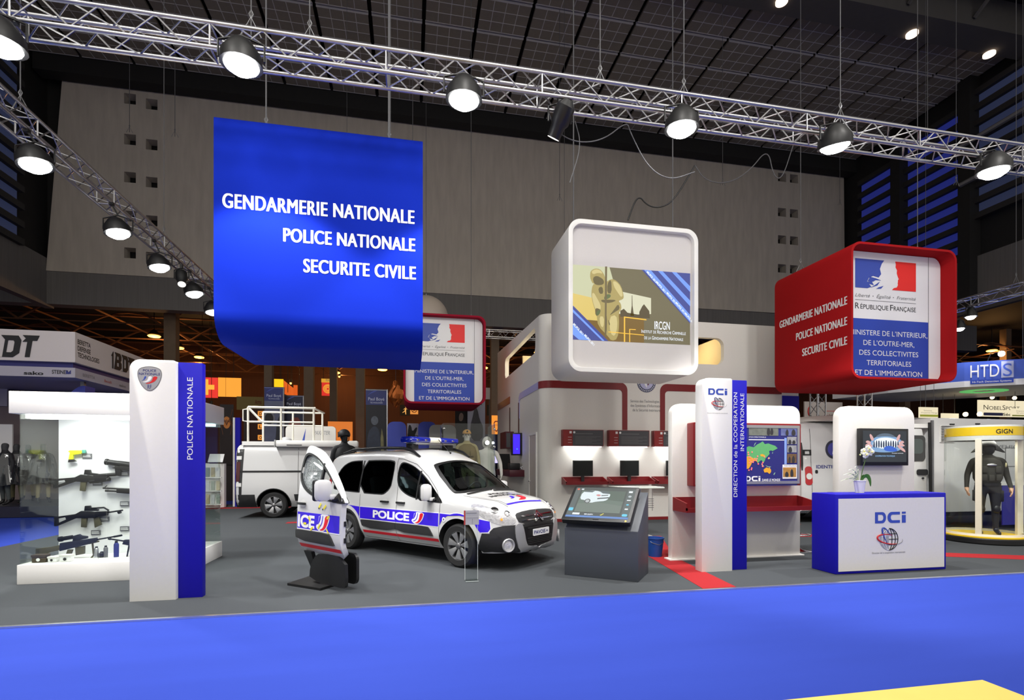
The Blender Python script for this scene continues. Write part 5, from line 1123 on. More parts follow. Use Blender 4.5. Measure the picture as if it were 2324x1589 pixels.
part('upper_room_wall', MB().box((5.0, 15.2, 4.15), (9.2, 15.3, 5.1)).box((9.1, 13.3, 4.15), (9.2, 15.2, 5.3)).box((3.6, 16.4, 4.15), (8.8, 16.5, 5.0)), M('upper_room_cream', (226, 206, 160), .6, noise=.03), PV, world=True)
for x, y in ((8.3, 14.6), (4.2, 15.6), (4.0, 17.4)):
    s_ = part('upper_spotlight', MB().ball((x, y, 5.12), 0.06, 10), E_('warm_spot', (255, 226, 170), 12), PV, world=True); light('POINT', 'upper_lamp', (x, y, 5.0), (x, y, 0), 22, (1, .84, .56), .08, parent=PV)
# red bands
b0, b1 = 3.49, 3.68
def band(xa, xb, drop, right):
    w = 0.15; r = 0.16
    if right: o = [(xa, b0), (xb-w, b0)] ; 
    return None
pl = FRONT(0, PY0, 0)
def P_(px, py): q = atY(px, py, PY0); return q.x, q.z
xl = P_(1412, 930)[0]; xr = P_(1509, 930)[0]; w = 0.145
def lband(x_end, x_in, s):
    """band running from x_end to the corner at x_in, then dropping"""
    k = [(x_end, b0), (x_in-s*w*.4, b0)]; cx = x_in; R = .2
    outer = [(cx+s*w-s*R+s*R*math.sin(PI/2*i/6), b1-R+R*math.cos(PI/2*i/6)) for i in range(7)]
    inner = [(cx-s*.10+s*.10*math.sin(PI/2*i/6), b0-.10+.10*math.cos(PI/2*i/6)) for i in range(7)]
    l = [(x_end, b1)]+outer+[(cx+s*w, 2.42), (cx, 2.42)]+inner[::-1]+[(x_end, b0)]
    return l
part('red_band', plate(pl, [lband(PX0+rc, xl, 1)], 0.001, 0.012), RED, PV, world=True)
part('red_band', plate(pl, [lband(10.4, xr, -1)], 0.001, 0.012), RED, PV, world=True)
arco = [(PX0+rc-(rc+.012)*math.cos(PI/2*i/n), PY0+rc-(rc+.012)*math.sin(PI/2*i/n)) for i in range(n+1)]
part('corner_band', arcwall(arco, arcp, b0, b1), RED, PV, world=True, smooth=60)
part('blue_corner', boxmb((10.42, PY0-.02, 0), (10.96, PY0-.001, 3.45)), BLUE, PV, world=True)
pls = LEFTF(PX0, 0, 0)
LIL = M('blue_lit_band', (176, 174, 222), .5, noise=.02)  # same red band, with reflected blue light painted in as lilac
part('blue_lit_band', plate(pls, [[(-15.8, 2.9), (-15.68, 2.9), (-15.68, b0-.05), (-15.6, b0), (-PY0-rc, b0), (-PY0-rc, b1), (-15.62, b1), (-15.8, b1-.12)][::-1]], .001, .012), LIL, PV, world=True)
part('side_red_band', plate(pls, [rrect(-19.7, b0+.05, -17.25, b1+.1)], .001, .012), RED, PV, world=True)
for yy in (15.78, 17.25): part('side_dark_strip', plate(pls, [rrect(-yy-.05, 2.45, -yy+.05, 3.4)], .013, .02), M('deep_red_strip', (70, 16, 22), .5), PV, world=True)
part('plinth', boxmb((PX0+rc, PY0-.012, 0), (PX1, PY0-.001, .08)), RED, PV, world=True)
dr = part('side_door', plate(pls, [rrect(-14.25, .02, -13.5, 2.3)], .001, .02), M('door_beige', (200, 192, 184), .55, noise=.03), PV, world=True)
part('door_frame', plate(pls, [rrect(-14.31, 0, -13.44, 2.36), rrect(-14.25, .02, -13.5, 2.3)], .001, .035), WHITE, dr, world=True)
part('door_handle', MB().tube([(PX0-.02, 14.17, 1.02), (PX0-.07, 14.17, 1.02), (PX0-.07, 14.05, 1.02)], .012, 8), CHROME, dr, world=True)
# emblem and inscription between the bands
ex, ez = P_(1467, 868)
part('emblem_ring', plate(pl, [circ(ex, ez, .27, 40)], .001, .008), M('emblem_steel', (84, 88, 116), .5, noise=.05), PV, world=True)
part('emblem_disc', plate(pl, [circ(ex, ez, .19, 40)], .009, .013), M('emblem_lilac', (186, 186, 220), .5), PV, world=True)
part('emblem_wing', plate(pl, [smooth_poly([(ex-.12, ez+.08), (ex-.02, ez-.14), (ex+.02, ez-.14), (ex-.03, ez+.05), (ex-.05, ez+.14)], 1), ], .014, .017), INKW, PV, world=True)
part('emblem_wing', plate(pl, [smooth_poly([(ex+.03, ez-.12), (ex+.13, ez+.06), (ex+.07, ez+.14), (ex+.02, ez+.02)], 1)], .014, .017), M('emblem_maroon', (110, 50, 70), .5), PV, world=True)
mb = MB()
for k in range(28):
    a = 2*PI*k/28; pl.put(mb, *loops_mesh([circ(ex+.232*math.cos(a), ez+.232*math.sin(a), .014, 6)], .009, .011))
part('emblem_beads', mb, INKW, PV, world=True)
cx_ = P_(1467, 910)[0]
letters(PV, pl, [('Service des Technologies et', cx_, P_(1467, 914)[1], .075, .92, dict(align='C')), ('des Syst\u00e8mes d\u2019Information', cx_, P_(1467, 924)[1], .075, .92, dict(align='C')), ('de la S\u00e9curit\u00e9 Int\u00e9rieure', cx_, P_(1467, 934)[1], .075, .80, dict(align='C'))], INKG)
# info boxes with lamps, shelves, computers
BOARD = M('info_slate', (74, 74, 78), .5, noise=.05); SLIT = E_('shelf_lamp', (255, 255, 252), 5)
WHICH = ['leftmost', 'middle', 'rightmost']
for k, (pa, pb) in enumerate(((1273, 1365), (1377, 1468), (1478, 1570))):
    x0, x1 = P_(pa, 990)[0], P_(pb, 990)[0]; y0 = PY0-.16
    t = thing('info_box', 'dark red information box with a grey text plate on the pavilion wall, %s of three' % WHICH[k], 'information panel', ((x0+x1)/2, PY0, 1.95), 0, 'info boxes on the pavilion wall')
    part('case', boxmb((x0, y0, 1.97), (x1, PY0-.001, 2.40)), RED, t, world=True, bevel=.008)
    q = FRONT(0, y0, 0)
    part('text_plate', plate(q, [rrect(x0+.27, 1.985, x1-.02, 2.385)], .001, .006), BOARD, t, world=True)
    part('red_plate', plate(q, [rrect(x0+.02, 1.985, x0+.265, 2.385)], .001, .005), M('plate_red', (140, 34, 32), .5), t, world=True)
    mb = MB(); q.plate(mb, [rrect(x0+.34, 2.29, x1-.30, 2.305)], .007, .008)
    for i in range(7): q.plate(mb, [rrect(x0+.34, 2.22-.03*i, x1-.08-.12*(i % 3), 2.227-.03*i)], .007, .008)
    part('plate_lines', mb, INKG, t, world=True)
    mb = MB(); q.plate(mb, [rrect(x0+.18, 2.30, x0+.24, 2.36)], .006, .008); q.plate(mb, [circ(x0+.31, 2.33, .03, 12)], .007, .008)
    for i in range(3): q.plate(mb, [rrect(x0+.14, 2.20-.07*i, x0+.24, 2.207-.07*i)], .006, .008)
    part('plate_marks', mb, INKW, t, world=True)
    part('under_lamp', boxmb((x0+.05, PY0-.13, 1.945), (x1-.05, PY0-.05, 1.968)), SLIT, t, world=True)
    light('AREA', 'under_light', ((x0+x1)/2, PY0-.1, 1.93), ((x0+x1)/2, PY0-.02, 1.0), 7, (1, 1, .98), .5, parent=t)
for k, (pa, pb) in enumerate(((1276, 1373), (1379, 1477), (1480, 1570))):
    x0, x1 = P_(pa, 1090)[0]-.02, P_(pb, 1090)[0]-.06; y0 = PY0-.40
    t = thing('wall_shelf', 'dark red tray shelf holding a computer on the pavilion wall, %s of three' % WHICH[k], 'shelf', ((x0+x1)/2, PY0, .96), 0, 'tray shelves on the pavilion wall')
    part('tray', boxmb((x0, y0, .98), (x1, PY0-.001, 1.02)), RED, t, world=True)
    part('back_rail', boxmb((x0, PY0-.03, 1.02), (x1, PY0-.001, 1.17)), RED, t, world=True)
    part('front_lip', boxmb((x0, y0, 1.02), (x1, y0+.02, 1.06)), RED, t, world=True)
    for xx in (x0, x1-.02): part('side_rail', MB().add([(xx, y0, 1.02), (xx+.02, y0, 1.02), (xx+.02, PY0-.03, 1.02), (xx, PY0-.03, 1.02), (xx, y0, 1.06), (xx+.02, y0, 1.06), (xx+.02, PY0-.03, 1.17), (xx, PY0-.03, 1.17)], [(0, 3, 2, 1), (4, 5, 6, 7), (0, 1, 5, 4), (1, 2, 6, 5), (2, 3, 7, 6), (3, 0, 4, 7)]), RED, t, world=True)
    mx = P_((1319, 1424, 1527)[k], 1060)[0]
    m = thing('monitor', 'black flat monitor on the %s red shelf of the pavilion wall' % WHICH[k], 'monitor', (mx, PY0-.135, 1.021), (-.03, .06, 0)[k], 'monitors on the shelves')
    part('panel', MB().box((-.27, -.02, .17), (.27, .03, .58)), BLACK, m, bevel=.01); part('screen', MB().box((-.25, -.024, .20), (.25, -.0205, .56)), M('dark_screen', (16, 22, 20), .25), m)
    part('neck', MB().box((-.04, -.0, .0), (.04, .05, .25)), BLACK, m); part('foot', MB().lathe([(.095, 0), (.095, .012), (.05, .02)], n=20), BLACK, m)
    kb = thing('keyboard', 'pale keyboard before the %s monitor on the red shelf' % WHICH[k], 'keyboard', (mx+.12, y0+.095, 1.021), .05, 'keyboards on the shelves')
    part('tray', MB().box((-.22, -.07, 0), (.22, .07, .02)), M('keyboard_grey', (176, 174, 172), .5), kb, bevel=.005); part('keys', MB().box((-.20, -.055, .02), (.20, .055, .028)), WHITE, kb)
    ms = thing('computer_mouse', 'small black mouse left of the keyboard on the %s red shelf' % WHICH[k], 'mouse', (mx-.2, y0+.14, 1.021), 0, 'mice on the shelves')
    part('shell', MB().ball((0, 0, .015), .045, 10, (.7, 1.1, .4)), BLACK, ms, smooth=60)
# left side of the pavilion: red case, blue screen, laptop shelf
t = thing('info_box', 'dark red box with a grey plate on the left side wall of the pavilion', 'information panel', (PX0-.1, 17.2, 2.0))
part('case', boxmb((PX0-.28, 16.6, 2.0), (PX0-.001, 17.6, 2.55)), M('plum_lacquer', (76, 20, 34), .4), t, world=True); part('text_plate', boxmb((PX0-.25, 16.59, 2.03), (PX0-.12, 16.599, 2.5)), BOARD, t, world=True)
t = thing('wall_screen', 'narrow glowing blue screen sticking out from the pavilion side wall', 'screen', (PX0-.2, 15.5, 1.75))
part('housing', boxmb((PX0-.30, 15.32, 1.76), (PX0-.001, 15.55, 2.44)), BLACK, t, world=True, bevel=.01); part('screen', boxmb((PX0-.285, 15.315, 1.80), (PX0-.07, 15.3185, 2.40)), E_('blue_screen', (66, 34, 244), 1.0), t, world=True)
part('screen_dot', plate(FRONT(PX0-.16, 15.315, 1.95), [circ(0, 0, .02, 10)], 0, .002), E_('screen_cyan', (60, 150, 255), 1.2), t, world=True)
t = thing('wall_shelf', 'plum coloured shelf with black equipment on the pavilion side wall', 'shelf', (PX0-.2, 16, 1.15))
part('tray', boxmb((PX0-.45, 15.0, 1.12), (PX0-.001, 17.4, 1.32)), M('plum_lacquer', (76, 20, 34)), t, world=True, bevel=.01)
t = thing('laptop', 'open black laptop on the plum shelf at the pavilion side', 'laptop', (PX0-.25, 16.4, 1.321), .3)
part('base', MB().box((-.2, -.14, 0), (.2, .14, .03)), BLACK, t); part('lid', MB().cbox((0, .2, .25), (.4, .03, .5), tilt=('X', -.15)), BLACK, t)
t = thing('scanner_unit', 'black box unit with a cable beside the laptop on the plum shelf', 'device', (PX0-.2, 15.4, 1.321))
part('case', MB().box((-.2, -.15, 0), (.12, .2, .2)), BLACK, t, bevel=.02); part('cord', MB().tube([(.12, 0, .05), (.2, -.1, .1), (.22, -.15, .03), (.17, -.18, .02), (.15, -.1, .08)], .012, 6), INKW, t)
# ================================================================== touch screen console
CR = math.atan2(6.30-6.92, 2.92-2.11)
con = thing('touch_console', 'dark grey console with a tilted touch screen showing a white car, before the pavilion', 'console', (2.11, 6.92, 0), CR)
cw, cd = 1.02, .64
A_ = [(0, 0, 0), (cw, 0, 0), (cw, cd, 0), (0, cd, 0), (0, 0, .66), (cw, 0, .66), (cw, cd, 1.14), (0, cd, 1.14)]
part('body', MB().add(A_, [(0, 3, 2, 1), (4, 5, 6, 7), (0, 1, 5, 4), (1, 2, 6, 5), (2, 3, 7, 6), (3, 0, 4, 7)]), M('slate_laminate', (66, 70, 78), .5, noise=.08, scale=120), con, bevel=.006)
tl = math.atan2(.48, .64); scr = Plane((0.0, -.02, .70), (1, 0, 0), (0, math.cos(tl), math.sin(tl)))
sw, sh = .93, .72
mon = part('screen_housing', scr.plate(MB(), [rrect(-.02, 0, sw, sh, .02)], .03, .10), BLACK, con, bevel=.006)
part('screen_mount', scr.plate(MB(), [rrect(.2, .1, .7, .6)], -.03, .03), BLACK, con)
def spic(name, polys, rgb, dz, e=.9):
    for p in polys: o = part(name, scr.plate(MB(), [[(.02+x*(sw-.06), .06+y*(sh-.085)) for x, y in p]], .10+dz-.0004, .10+dz), E_('pic_%d_%d_%d' % rgb, rgb, e), sc_ if name != 'screen' else mon)
    return o
sc_ = None
sc_ = spic('screen', [[(0, 0), (1, 0), (1, 1), (0, 1)]], (26, 44, 40), .001)
spic('video_picture', [[(.115, .17), (.85, .17), (.85, .89), (.115, .89)]], (74, 96, 84), .002); spic('video_ground', [[(.115, .17), (.85, .17), (.85, .40), (.45, .50), (.115, .44)]], (88, 104, 94), .0024); spic('video_dark_ground', [[(.5, .6), (.85, .55), (.85, .89), (.5, .89)]], (52, 76, 62), .0024)
carp = smooth_poly([(.13, .58), (.13, .82), (.22, .88), (.36, .895), (.46, .84), (.60, .80), (.615, .74), (.60, .62), (.56, .55), (.46, .53), (.38, .50), (.36, .48), (.30, .48), (.22, .56)], 1)
spic('video_car', [carp], (214, 226, 230), .003); spic('video_car_glass', [[(.42, .87), (.48, .80), (.60, .785), (.57, .86), (.46, .89)], [(.13, .84), (.22, .88), (.34, .885), (.30, .83)]], (60, 78, 82), .0034); spic('video_car_bumper', [[(.42, .60), (.61, .64), (.61, .68), (.42, .64)], [(.47, .71), (.58, .73), (.58, .755), (.47, .74)]], (52, 62, 66), .0034)
spic('video_car_lamp', [smooth_poly([(.37, .74), (.42, .77), (.47, .73), (.43, .69)], 1)], (196, 120, 120), .0036); spic('video_wheel', [circ(.27, .53, .05, 20, .075)], (60, 66, 68), .0036); spic('video_hubcap', [circ(.27, .53, .032, 16, .05)], (170, 178, 180), .004)
spic('side_bar', [[(.0, .07), (.09, .07), (.09, .95), (.0, .95)], [(.88, .07), (1, .07), (1, .95), (.88, .95)]], (58, 74, 74), .002)
spic('task_bar', [[(0, 0), (1, 0), (1, .06), (0, .06)]], (70, 120, 190), .002); spic('cyan_button', [rrect(.01, .20, .085, .30, .02), rrect(.895, .08, .975, .155, .02), circ(.935, .45, .022, 12)], (80, 196, 230), .003); spic('red_button', [circ(.045, .93, .022, 14, .028)], (220, 90, 60), .003)
spic('white_button', [[(.90, .84), (.96, .84), (.96, .90), (.90, .90)], [(.905, .58), (.965, .58), (.965, .61), (.905, .61)], [(.10, .08), (.22, .08), (.22, .14), (.10, .14)], [(.91, .29), (.96, .29), (.96, .33), (.91, .33)], [(.10, .91), (.14, .91), (.14, .95), (.10, .95)]], (226, 234, 236), .003); spic('button_ring', [circ(.935, .72, .026, 14, .034)], (170, 180, 184), .003); spic('yellow_mark', [[(.55, .09), (.57, .08), (.61, .14), (.60, .15), (.57, .11)]], (230, 220, 70), .003)
letters(sc_, Plane(scr.P(.02+.30*(sw-.06), .06+.085*(sh-.085), .10), scr.u, scr.v), [('BM-666PH', 0, 0, .022, .12, dict(bold=.02))], E_('picture_white', (240, 246, 255)), world=False)
part('power_light', scr.plate(MB(), [circ(sw-.06, .025, .012, 10)], .10, .104), E_('amber_light', (255, 190, 70), 3), mon); part('maker_badge', scr.plate(MB(), [rrect(sw/2-.04, .02, sw/2+.04, .032)], .10, .103), CHROME, mon)
t = thing('metal_bin', 'pale metal bracket fixed on the right rim of the console', 'bracket', con.location+Vector((0, 0, 0)), CR) if False else None
# ================================================================== map board, trays, bucket, high table
def board(name, label, x0, x1, y, z1, r=.16, foot=True):
    t = thing(name, label, 'display board', ((x0+x1)/2, y+.06, 0))
    part('slab', plate(FRONT(0, y, 0), [rrect(x0, .0, x1, z1, 0, rs=(0, 0, r, r))], -.13, 0), WHITE2, t, world=True, bevel=.012)
    if foot: part('foot', boxmb((x0-.05, y-.04, 0), (x1+.05, y+.17, .025)), WHITE2, t, world=True, bevel=.004)
    return t
board('display_board', 'wide white board with rounded top carrying the world map, behind the right totem', 4.09, 6.42, 7.58, 2.5)
mp = thing('map_display', 'red framed world map display with photos mounted on the wide white board', 'map display', (5.33, 7.45, 1.15))
mx0, mx1, my, mz0, mz1 = 4.345, 6.27, 7.385, 1.185, 2.19
part('case', plate(FRONT(0, my, 0), [rrect(mx0, mz0, mx1, mz1, .02)], -.185, 0), RED, mp, world=True, bevel=.006)
pm = FRONT(0, my, 0)
part('inner_frame', plate(pm, [rrect(mx0+.03, mz0+.03, mx1-.03, mz1-.03), rrect(mx0+.075, mz0+.075, mx1-.075, mz1-.075)], .001, .012), ALU, mp, world=True)
sheet = part('map_sheet', plate(pm, [rrect(mx0+.075, mz0+.0, mx1-.075, mz1-.075)], .001, .006), M('map_navy', (36, 38, 116), .45, noise=.04), mp, world=True)
def M2(name, pls_, m, dz=.008, rn=0): 
    mb = MB()
    for p in pls_: pm.plate(mb, [smooth_poly(p, rn) if rn else p], dz-.001, dz)
    return part(name, mb, m, sheet, world=True)
def mpx(px, py): q = atY(px, py, my); return (q.x, q.z)
def mz_(pts): return [mpx(1680+a/6.356, 950+b/6.356) for a, b in pts]
GRN = M('map_green', (96, 176, 106), .5, noise=.1); ORG = M('map_orange', (236, 170, 40), .5, noise=.05)
M2('eurasia', [mz_([(60, 430), (120, 400), (190, 415), (240, 375), (290, 350), (320, 330), (350, 370), (400, 360), (440, 375), (500, 395), (535, 430), (500, 450), (460, 470), (440, 460), (410, 470), (420, 510), (390, 545), (360, 575), (350, 610), (330, 640), (300, 600), (270, 620), (250, 650), (230, 610), (190, 600), (165, 640), (140, 600), (100, 560), (60, 540)])], GRN)
M2('mongolia', [mz_([(280, 525), (310, 512), (355, 530), (330, 550), (295, 545)])], ORG, .0085); M2('south_asia', [mz_([(60, 560), (110, 545), (160, 560), (230, 600), (250, 640), (220, 610), (170, 620), (150, 670), (120, 720), (80, 730), (60, 700)])], ORG, .0085)
M2('australia', [mz_([(330, 740), (360, 715), (385, 705), (400, 722), (412, 700), (440, 740), (440, 770), (418, 800), (385, 775), (345, 780)])], ORG)
M2('islands', [mz_([(300, 640), (330, 680), (345, 690), (310, 690)]), mz_([(355, 670), (390, 690), (440, 695), (430, 705), (380, 695)]), mz_([(475, 805), (498, 775), (500, 785), (482, 818)]), mz_([(455, 500), (468, 480), (462, 510)]), mz_([(390, 575), (420, 560), (425, 580), (400, 590)]), mz_([(190, 400), (205, 360), (225, 345), (200, 390)])], M('map_pale_green', (150, 196, 160), .5))
mb = MB(); random.seed(3)
for a, b in [(110, 490), (165, 485), (115, 520), (140, 560), (165, 590), (130, 600), (150, 625), (185, 610), (205, 580), (235, 580), (245, 545), (345, 552), (255, 655), (320, 635), (310, 660), (318, 690), (160, 715), (155, 735), (120, 745), (405, 570), (225, 605), (120, 555), (180, 630), (130, 640)]:
    x, z = mz_([(a, b)])[0]; pm.plate(mb, [circ(x, z, .012, 8)], .0095, .0105)
part('map_lights', mb, E_('map_led', (255, 90, 90), 2.0), sheet, world=True)
PH = [M('photo_green_grey', (112, 116, 104), .5, noise=.6, scale=14), M('photo_grey', (150, 150, 150), .5, noise=.6, scale=18), M('photo_brown', (112, 84, 54), .5, noise=.7, scale=16), M('photo_amber', (176, 128, 60), .5, noise=.6, scale=16), M('photo_blue', (96, 104, 150), .5, noise=.6, scale=16)]
for (a, b, c, d), m in (((118, 115, 545, 245), PH[0]), ((580, 120, 812, 248), PH[4]), ((672, 265, 808, 370), PH[1]), ((672, 388, 808, 490), PH[1]), ((672, 510, 808, 640), PH[2]), ((605, 665, 812, 868), INKW), ((612, 705, 800, 845), PH[3])):
    p0, p1 = mz_([(a, d), (c, b)]); M2('map_photo', [[p0, (p1[0], p0[1]), p1, (p0[0], p1[1])]], m, .009 if m != PH[3] else .0105)
FIG = M('photo_figures', (46, 44, 46), .6)
for lst in ([(380, 120, 425, 240), (430, 130, 470, 235)], [(650, 150, 690, 245), (735, 150, 790, 245)], [(690, 300, 730, 368), (745, 310, 790, 368)], [(690, 400, 740, 488)], [(690, 540, 720, 638), (740, 530, 780, 638)], [(640, 760, 690, 843), (715, 720, 760, 840)]):
    M2('photo_people', [smooth_poly(mz_([(a, d), (a, b+(d-b)*.35), ((a+c)/2, b), (c, b+(d-b)*.35), (c, d)]), 1) for a, b, c, d in lst], FIG, .0115)
p0, p1 = mz_([(118, 312), (630, 304)]); M2('map_rule', [[p0, (p1[0], p0[1]), p1, (p0[0], p1[1])]], INKW)
p0, p1 = mz_([(632, 660), (665, 280)]); M2('map_blue_bar', [[p0, (p1[0], p0[1]), p1, (p0[0], p1[1])]], M('pale_blue_bar', (132, 160, 220), .5))
for k in range(4): z = mz1-.09-.22*k; M2('map_photo', [rrect(mx0+.09, z-.19, mx0+.30, z)], PH[(k*2) % 5], .009)
x0, z0 = mz_([(70, 905)])[0]; x1, _ = mz_([(285, 905)])[0]; dci(sheet, Plane((0, my-.008, 0), (1, 0, 0), (0, 0, 1)), x0, z0, x1-x0, INKW)
x0, z0 = mz_([(310, 905)])[0]; x1, _ = mz_([(570, 905)])[0]; letters(sheet, pm, [('DANS LE MONDE', x0, z0, .04, x1-x0, dict(z=.009, bold=.02))], INKW); x0, z0 = mz_([(118, 276)])[0]; x1, _ = mz_([(365, 276)])[0]; letters(sheet, pm, [('ATION OPERATIONNELLE', x0, z0, .02, x1-x0, dict(z=.0095))], INKW); x0, z0 = mz_([(628, 690)])[0]; letters(sheet, pm, [('PARTENARIAT', x0, z0, .022, .25, dict(z=.0115))], INKG)
ts = thing('tray_shelf', 'dark red tray shelf on the wide white board under the map', 'shelf', (5.2, 7.35, .80))
sx0, sx1, sy0, sy1 = 4.10, 6.36, 7.16, 7.579
part('tray', boxmb((sx0, sy0, .80), (sx1, sy1, .83)), RED, ts, world=True); part('back_rail', boxmb((sx0, sy1-.025, .83), (sx1, sy1, 1.01)), RED, ts, world=True); part('front_lip', boxmb((sx0, sy0, .83), (sx1, sy0+.02, .87)), RED, ts, world=True)
for xx in (sx0, sx1-.02): part('side_rail', MB().add([(xx, sy0, .83), (xx+.02, sy0, .83), (xx+.02, sy1-.025, .83), (xx, sy1-.025, .83), (xx, sy0, .94), (xx+.02, sy0, .94), (xx+.02, sy1-.025, 1.01), (xx, sy1-.025, 1.01)], [(0, 3, 2, 1), (4, 5, 6, 7), (0, 1, 5, 4), (1, 2, 6, 5), (2, 3, 7, 6), (3, 0, 4, 7)]), RED, ts, world=True)
t = thing('bucket', 'blue plastic bucket behind the left edge of the map board', 'bucket', (4.0, 7.98, 0))
part('body', MB().lathe([(.105, 0), (.14, .30), (.148, .30), (.148, .315), (.132, .315), (.10, .02), (.003, .02)], n=28), M('bucket_blue', (28, 72, 150), .45, noise=.04), t, smooth=40); part('handle', MB().tube([(-.14, 0, .29), (-.10, -.10, .24), (0, -.145, .21), (.10, -.10, .24), (.14, 0, .29)], .005, 6), GREYM, t)
def stool(label, x, y, rz=0, h=.75, grp='bar stools'):
    t = thing('bar_stool', label, 'stool', (x, y, 0), rz, grp)
    part('seat', MB().lathe([(.003, h-.03), (.15, h-.02), (.20, h+.03), (.19, h+.055), (.13, h+.01), (.003, h)], n=28, sx=1.0), M('clear_stool_seat', (170, 172, 174), .2, .6, noise=.03), t, smooth=50)
    part('seat_back', MB().tube([(.19*math.cos(a), .19*math.sin(a)+.02, h+.06+.09*math.sin(a)) for a in [PI*i/12 for i in range(13)]], .02, 8), M('clear_stool_seat', (170, 172, 174)), t, smooth=50)
    part('column', MB().cyl((0, 0, 0), .028, .02, h-.02, n=16), CHROME, t, smooth=40); part('base', MB().lathe([(.21, 0), (.21, .012), (.06, .035), (.03, .06)], n=28), CHROME, t, smooth=40)
    part('foot_ring', MB().tube([(.14*math.cos(a), .14*math.sin(a)-.05, .30) for a in [2*PI*i/20 for i in range(21)]], .011, 8, cap=False).cyl((0, 0, 0), .035, .28, .32, n=12), CHROME, t, smooth=40)
stool('chrome bar stool beside the loose police car door', -2.12, 12.6, .4, .78)
p = atZ(1838, 1192); stool('chrome bar stool right of the red tray shelf', 7.55, 9.35, 1.2); stool('chrome bar stool with its base showing left of the reception desk', 6.7, 7.95, .3, .70); stool('chrome bar stool in the dark behind the map board', 8.3, 10.1, 2.2)
stool('clear bar stool behind the left display case beside the brochure rack', -6.3, 17.2, .2, .85)
t = thing('high_table', 'glass topped high table on a chrome column behind the touch console', 'table', (4.75, 10.2, 0))
part('top', boxmb((-.55, -.35, 1.02), (.40, .35, 1.05)), M('frosted_glass_top', (196, 204, 196), .2, noise=.03), t, bevel=.006); part('column', MB().cyl((0, 0, 0), .035, .02, 1.02), CHROME, t, smooth=40); part('base', MB().lathe([(.27, 0), (.27, .014), (.05, .03)], n=28), CHROME, t, smooth=40)
mb = MB()
for k in range(5): mb.tube([(-.32, -.2, .62+.045*k), (.22, -.22, .62+.045*k)], .006, 6)
for xx in (-.3, .2): mb.tube([(xx, -.2, .55), (xx, -.2, 1.02)], .006, 6)
part('wire_rack', mb, CHROME, t)
# ================================================================== television board and reception desk
board('display_board', 'narrow white board with rounded top carrying the television, behind the reception desk', 7.12, 8.66, 7.52, 2.52, .2)
tv = thing('television', 'wall television showing two hands around blue light above the reception desk', 'television', (7.92, 7.46, 1.5))
a = atY(1953, 972, 7.42); b = atY(2062, 1054, 7.42); tx0, tz1, tx1, tz0 = a.x, a.z, b.x, b.z-.02
part('housing', boxmb((tx0, 7.42, tz0), (tx1, 7.50, tz1)), BLACK, tv, world=True, bevel=.008); part('wall_bracket', boxmb((tx0+.3, 7.50, tz0+.2), (tx1-.3, 7.519, tz1-.2)), GREYM, tv, world=True)
pt = FRONT(tx0+.045, 7.42, tz0+.06); TW, TH = tx1-tx0-.09, tz1-tz0-.10
ts_ = part('screen', plate(pt, [rrect(0, 0, TW, TH)], .001, .003), E_('tv_dark', (30, 40, 46), .8), tv, world=True)
def tpic(name, polys, rgb, dz, e=1.0): return pic(ts_, name, pt, polys, rgb, TW, TH, dz, e)
tpic('glow', [smooth_poly([(.10, .45), (.20, .75), (.42, .86), (.70, .84), (.90, .70), (.93, .48), (.80, .34), (.50, .30), (.22, .33)], 2)], (120, 156, 196), .004); tpic('bright_glow', [smooth_poly([(.18, .52), (.30, .76), (.60, .80), (.86, .66), (.84, .50), (.50, .40)], 2)], (226, 240, 250), .0045, 1.1)
tpic('glass_dome', [smooth_poly([(.25, .78), (.40, .92), (.62, .92), (.78, .78), (.52, .84)], 2)], (86, 104, 122), .0046, .9)
crowd = [(.25+.055*i, .54) for i in range(11)]; tpic('people_silhouette', [smooth_poly([(x-.018, .46), (x-.018, .60+.03*(i % 3)), (x, .70+.02*(i % 2)), (x+.018, .60+.03*(i % 3)), (x+.018, .46)], 1) for i, (x, _) in enumerate(crowd)], (24, 40, 70), .005, .9)
tpic('blue_car', [smooth_poly([(.46, .42), (.50, .50), (.62, .53), (.74, .46), (.80, .36), (.70, .33), (.52, .35)], 2)], (40, 90, 190), .0054)
hand = lambda s: [smooth_poly([(.5+s*(x-.5), y) for x, y in p], 2) for p in ([(.02, .30), (.10, .36), (.20, .46), (.22, .56), (.14, .50), (.05, .42)], [(.03, .52), (.10, .60), (.19, .58), (.18, .52), (.10, .50)], [(.05, .64), (.10, .70), (.18, .64), (.17, .58), (.09, .60)], [(.14, .88), (.18, .90), (.25, .74), (.22, .66), (.17, .72)])]
tpic('left_hand', hand(1), (206, 160, 158), .0058); tpic('right_hand', hand(-1), (206, 160, 158), .0058)
letters(ts_, pt, [('COOPERATION TECHNIQUE', TW*.50, TH*.17, .026, TW*.45, dict(z=.006, align='C'))], E_('tv_blue_text', (140, 190, 240), 1.0)); letters(ts_, pt, [('Formation commune', TW*.92, TH*.27, .018, TW*.26, dict(z=.006, align='R'))], E_('picture_white', (240, 246, 255)))
dk = thing('reception_desk', 'blue reception desk with a white front carrying the globe logo', 'desk', (6.76, 6.42, 0))
part('body', boxmb((5.815, 6.20, 0), (7.70, 6.64, 1.12)), BLUE, dk, world=True, bevel=.014)
part('front_panel', plate(FRONT(0, 6.20, 0), [rrect(5.86, .04, 7.655, 1.055)], .001, .008), WHITE2, dk, world=True)
pd = FRONT(0, 6.192, 0)
a = atY(1986, 1188, 6.19); b = atY(2056, 1163, 6.19); dci(dk, pd, a.x, a.z, b.x-a.x, LOGOB)
a = atY(2017, 1224, 6.19); globe(dk, pd, a.x, a.z, .155); a = atY(2017, 1256, 6.19); letters(dk, pd, [('Direction de la coop\u00e9ration internationale', a.x, a.z, .026, .56, dict(align='C'))], INKG, 'small_caption')
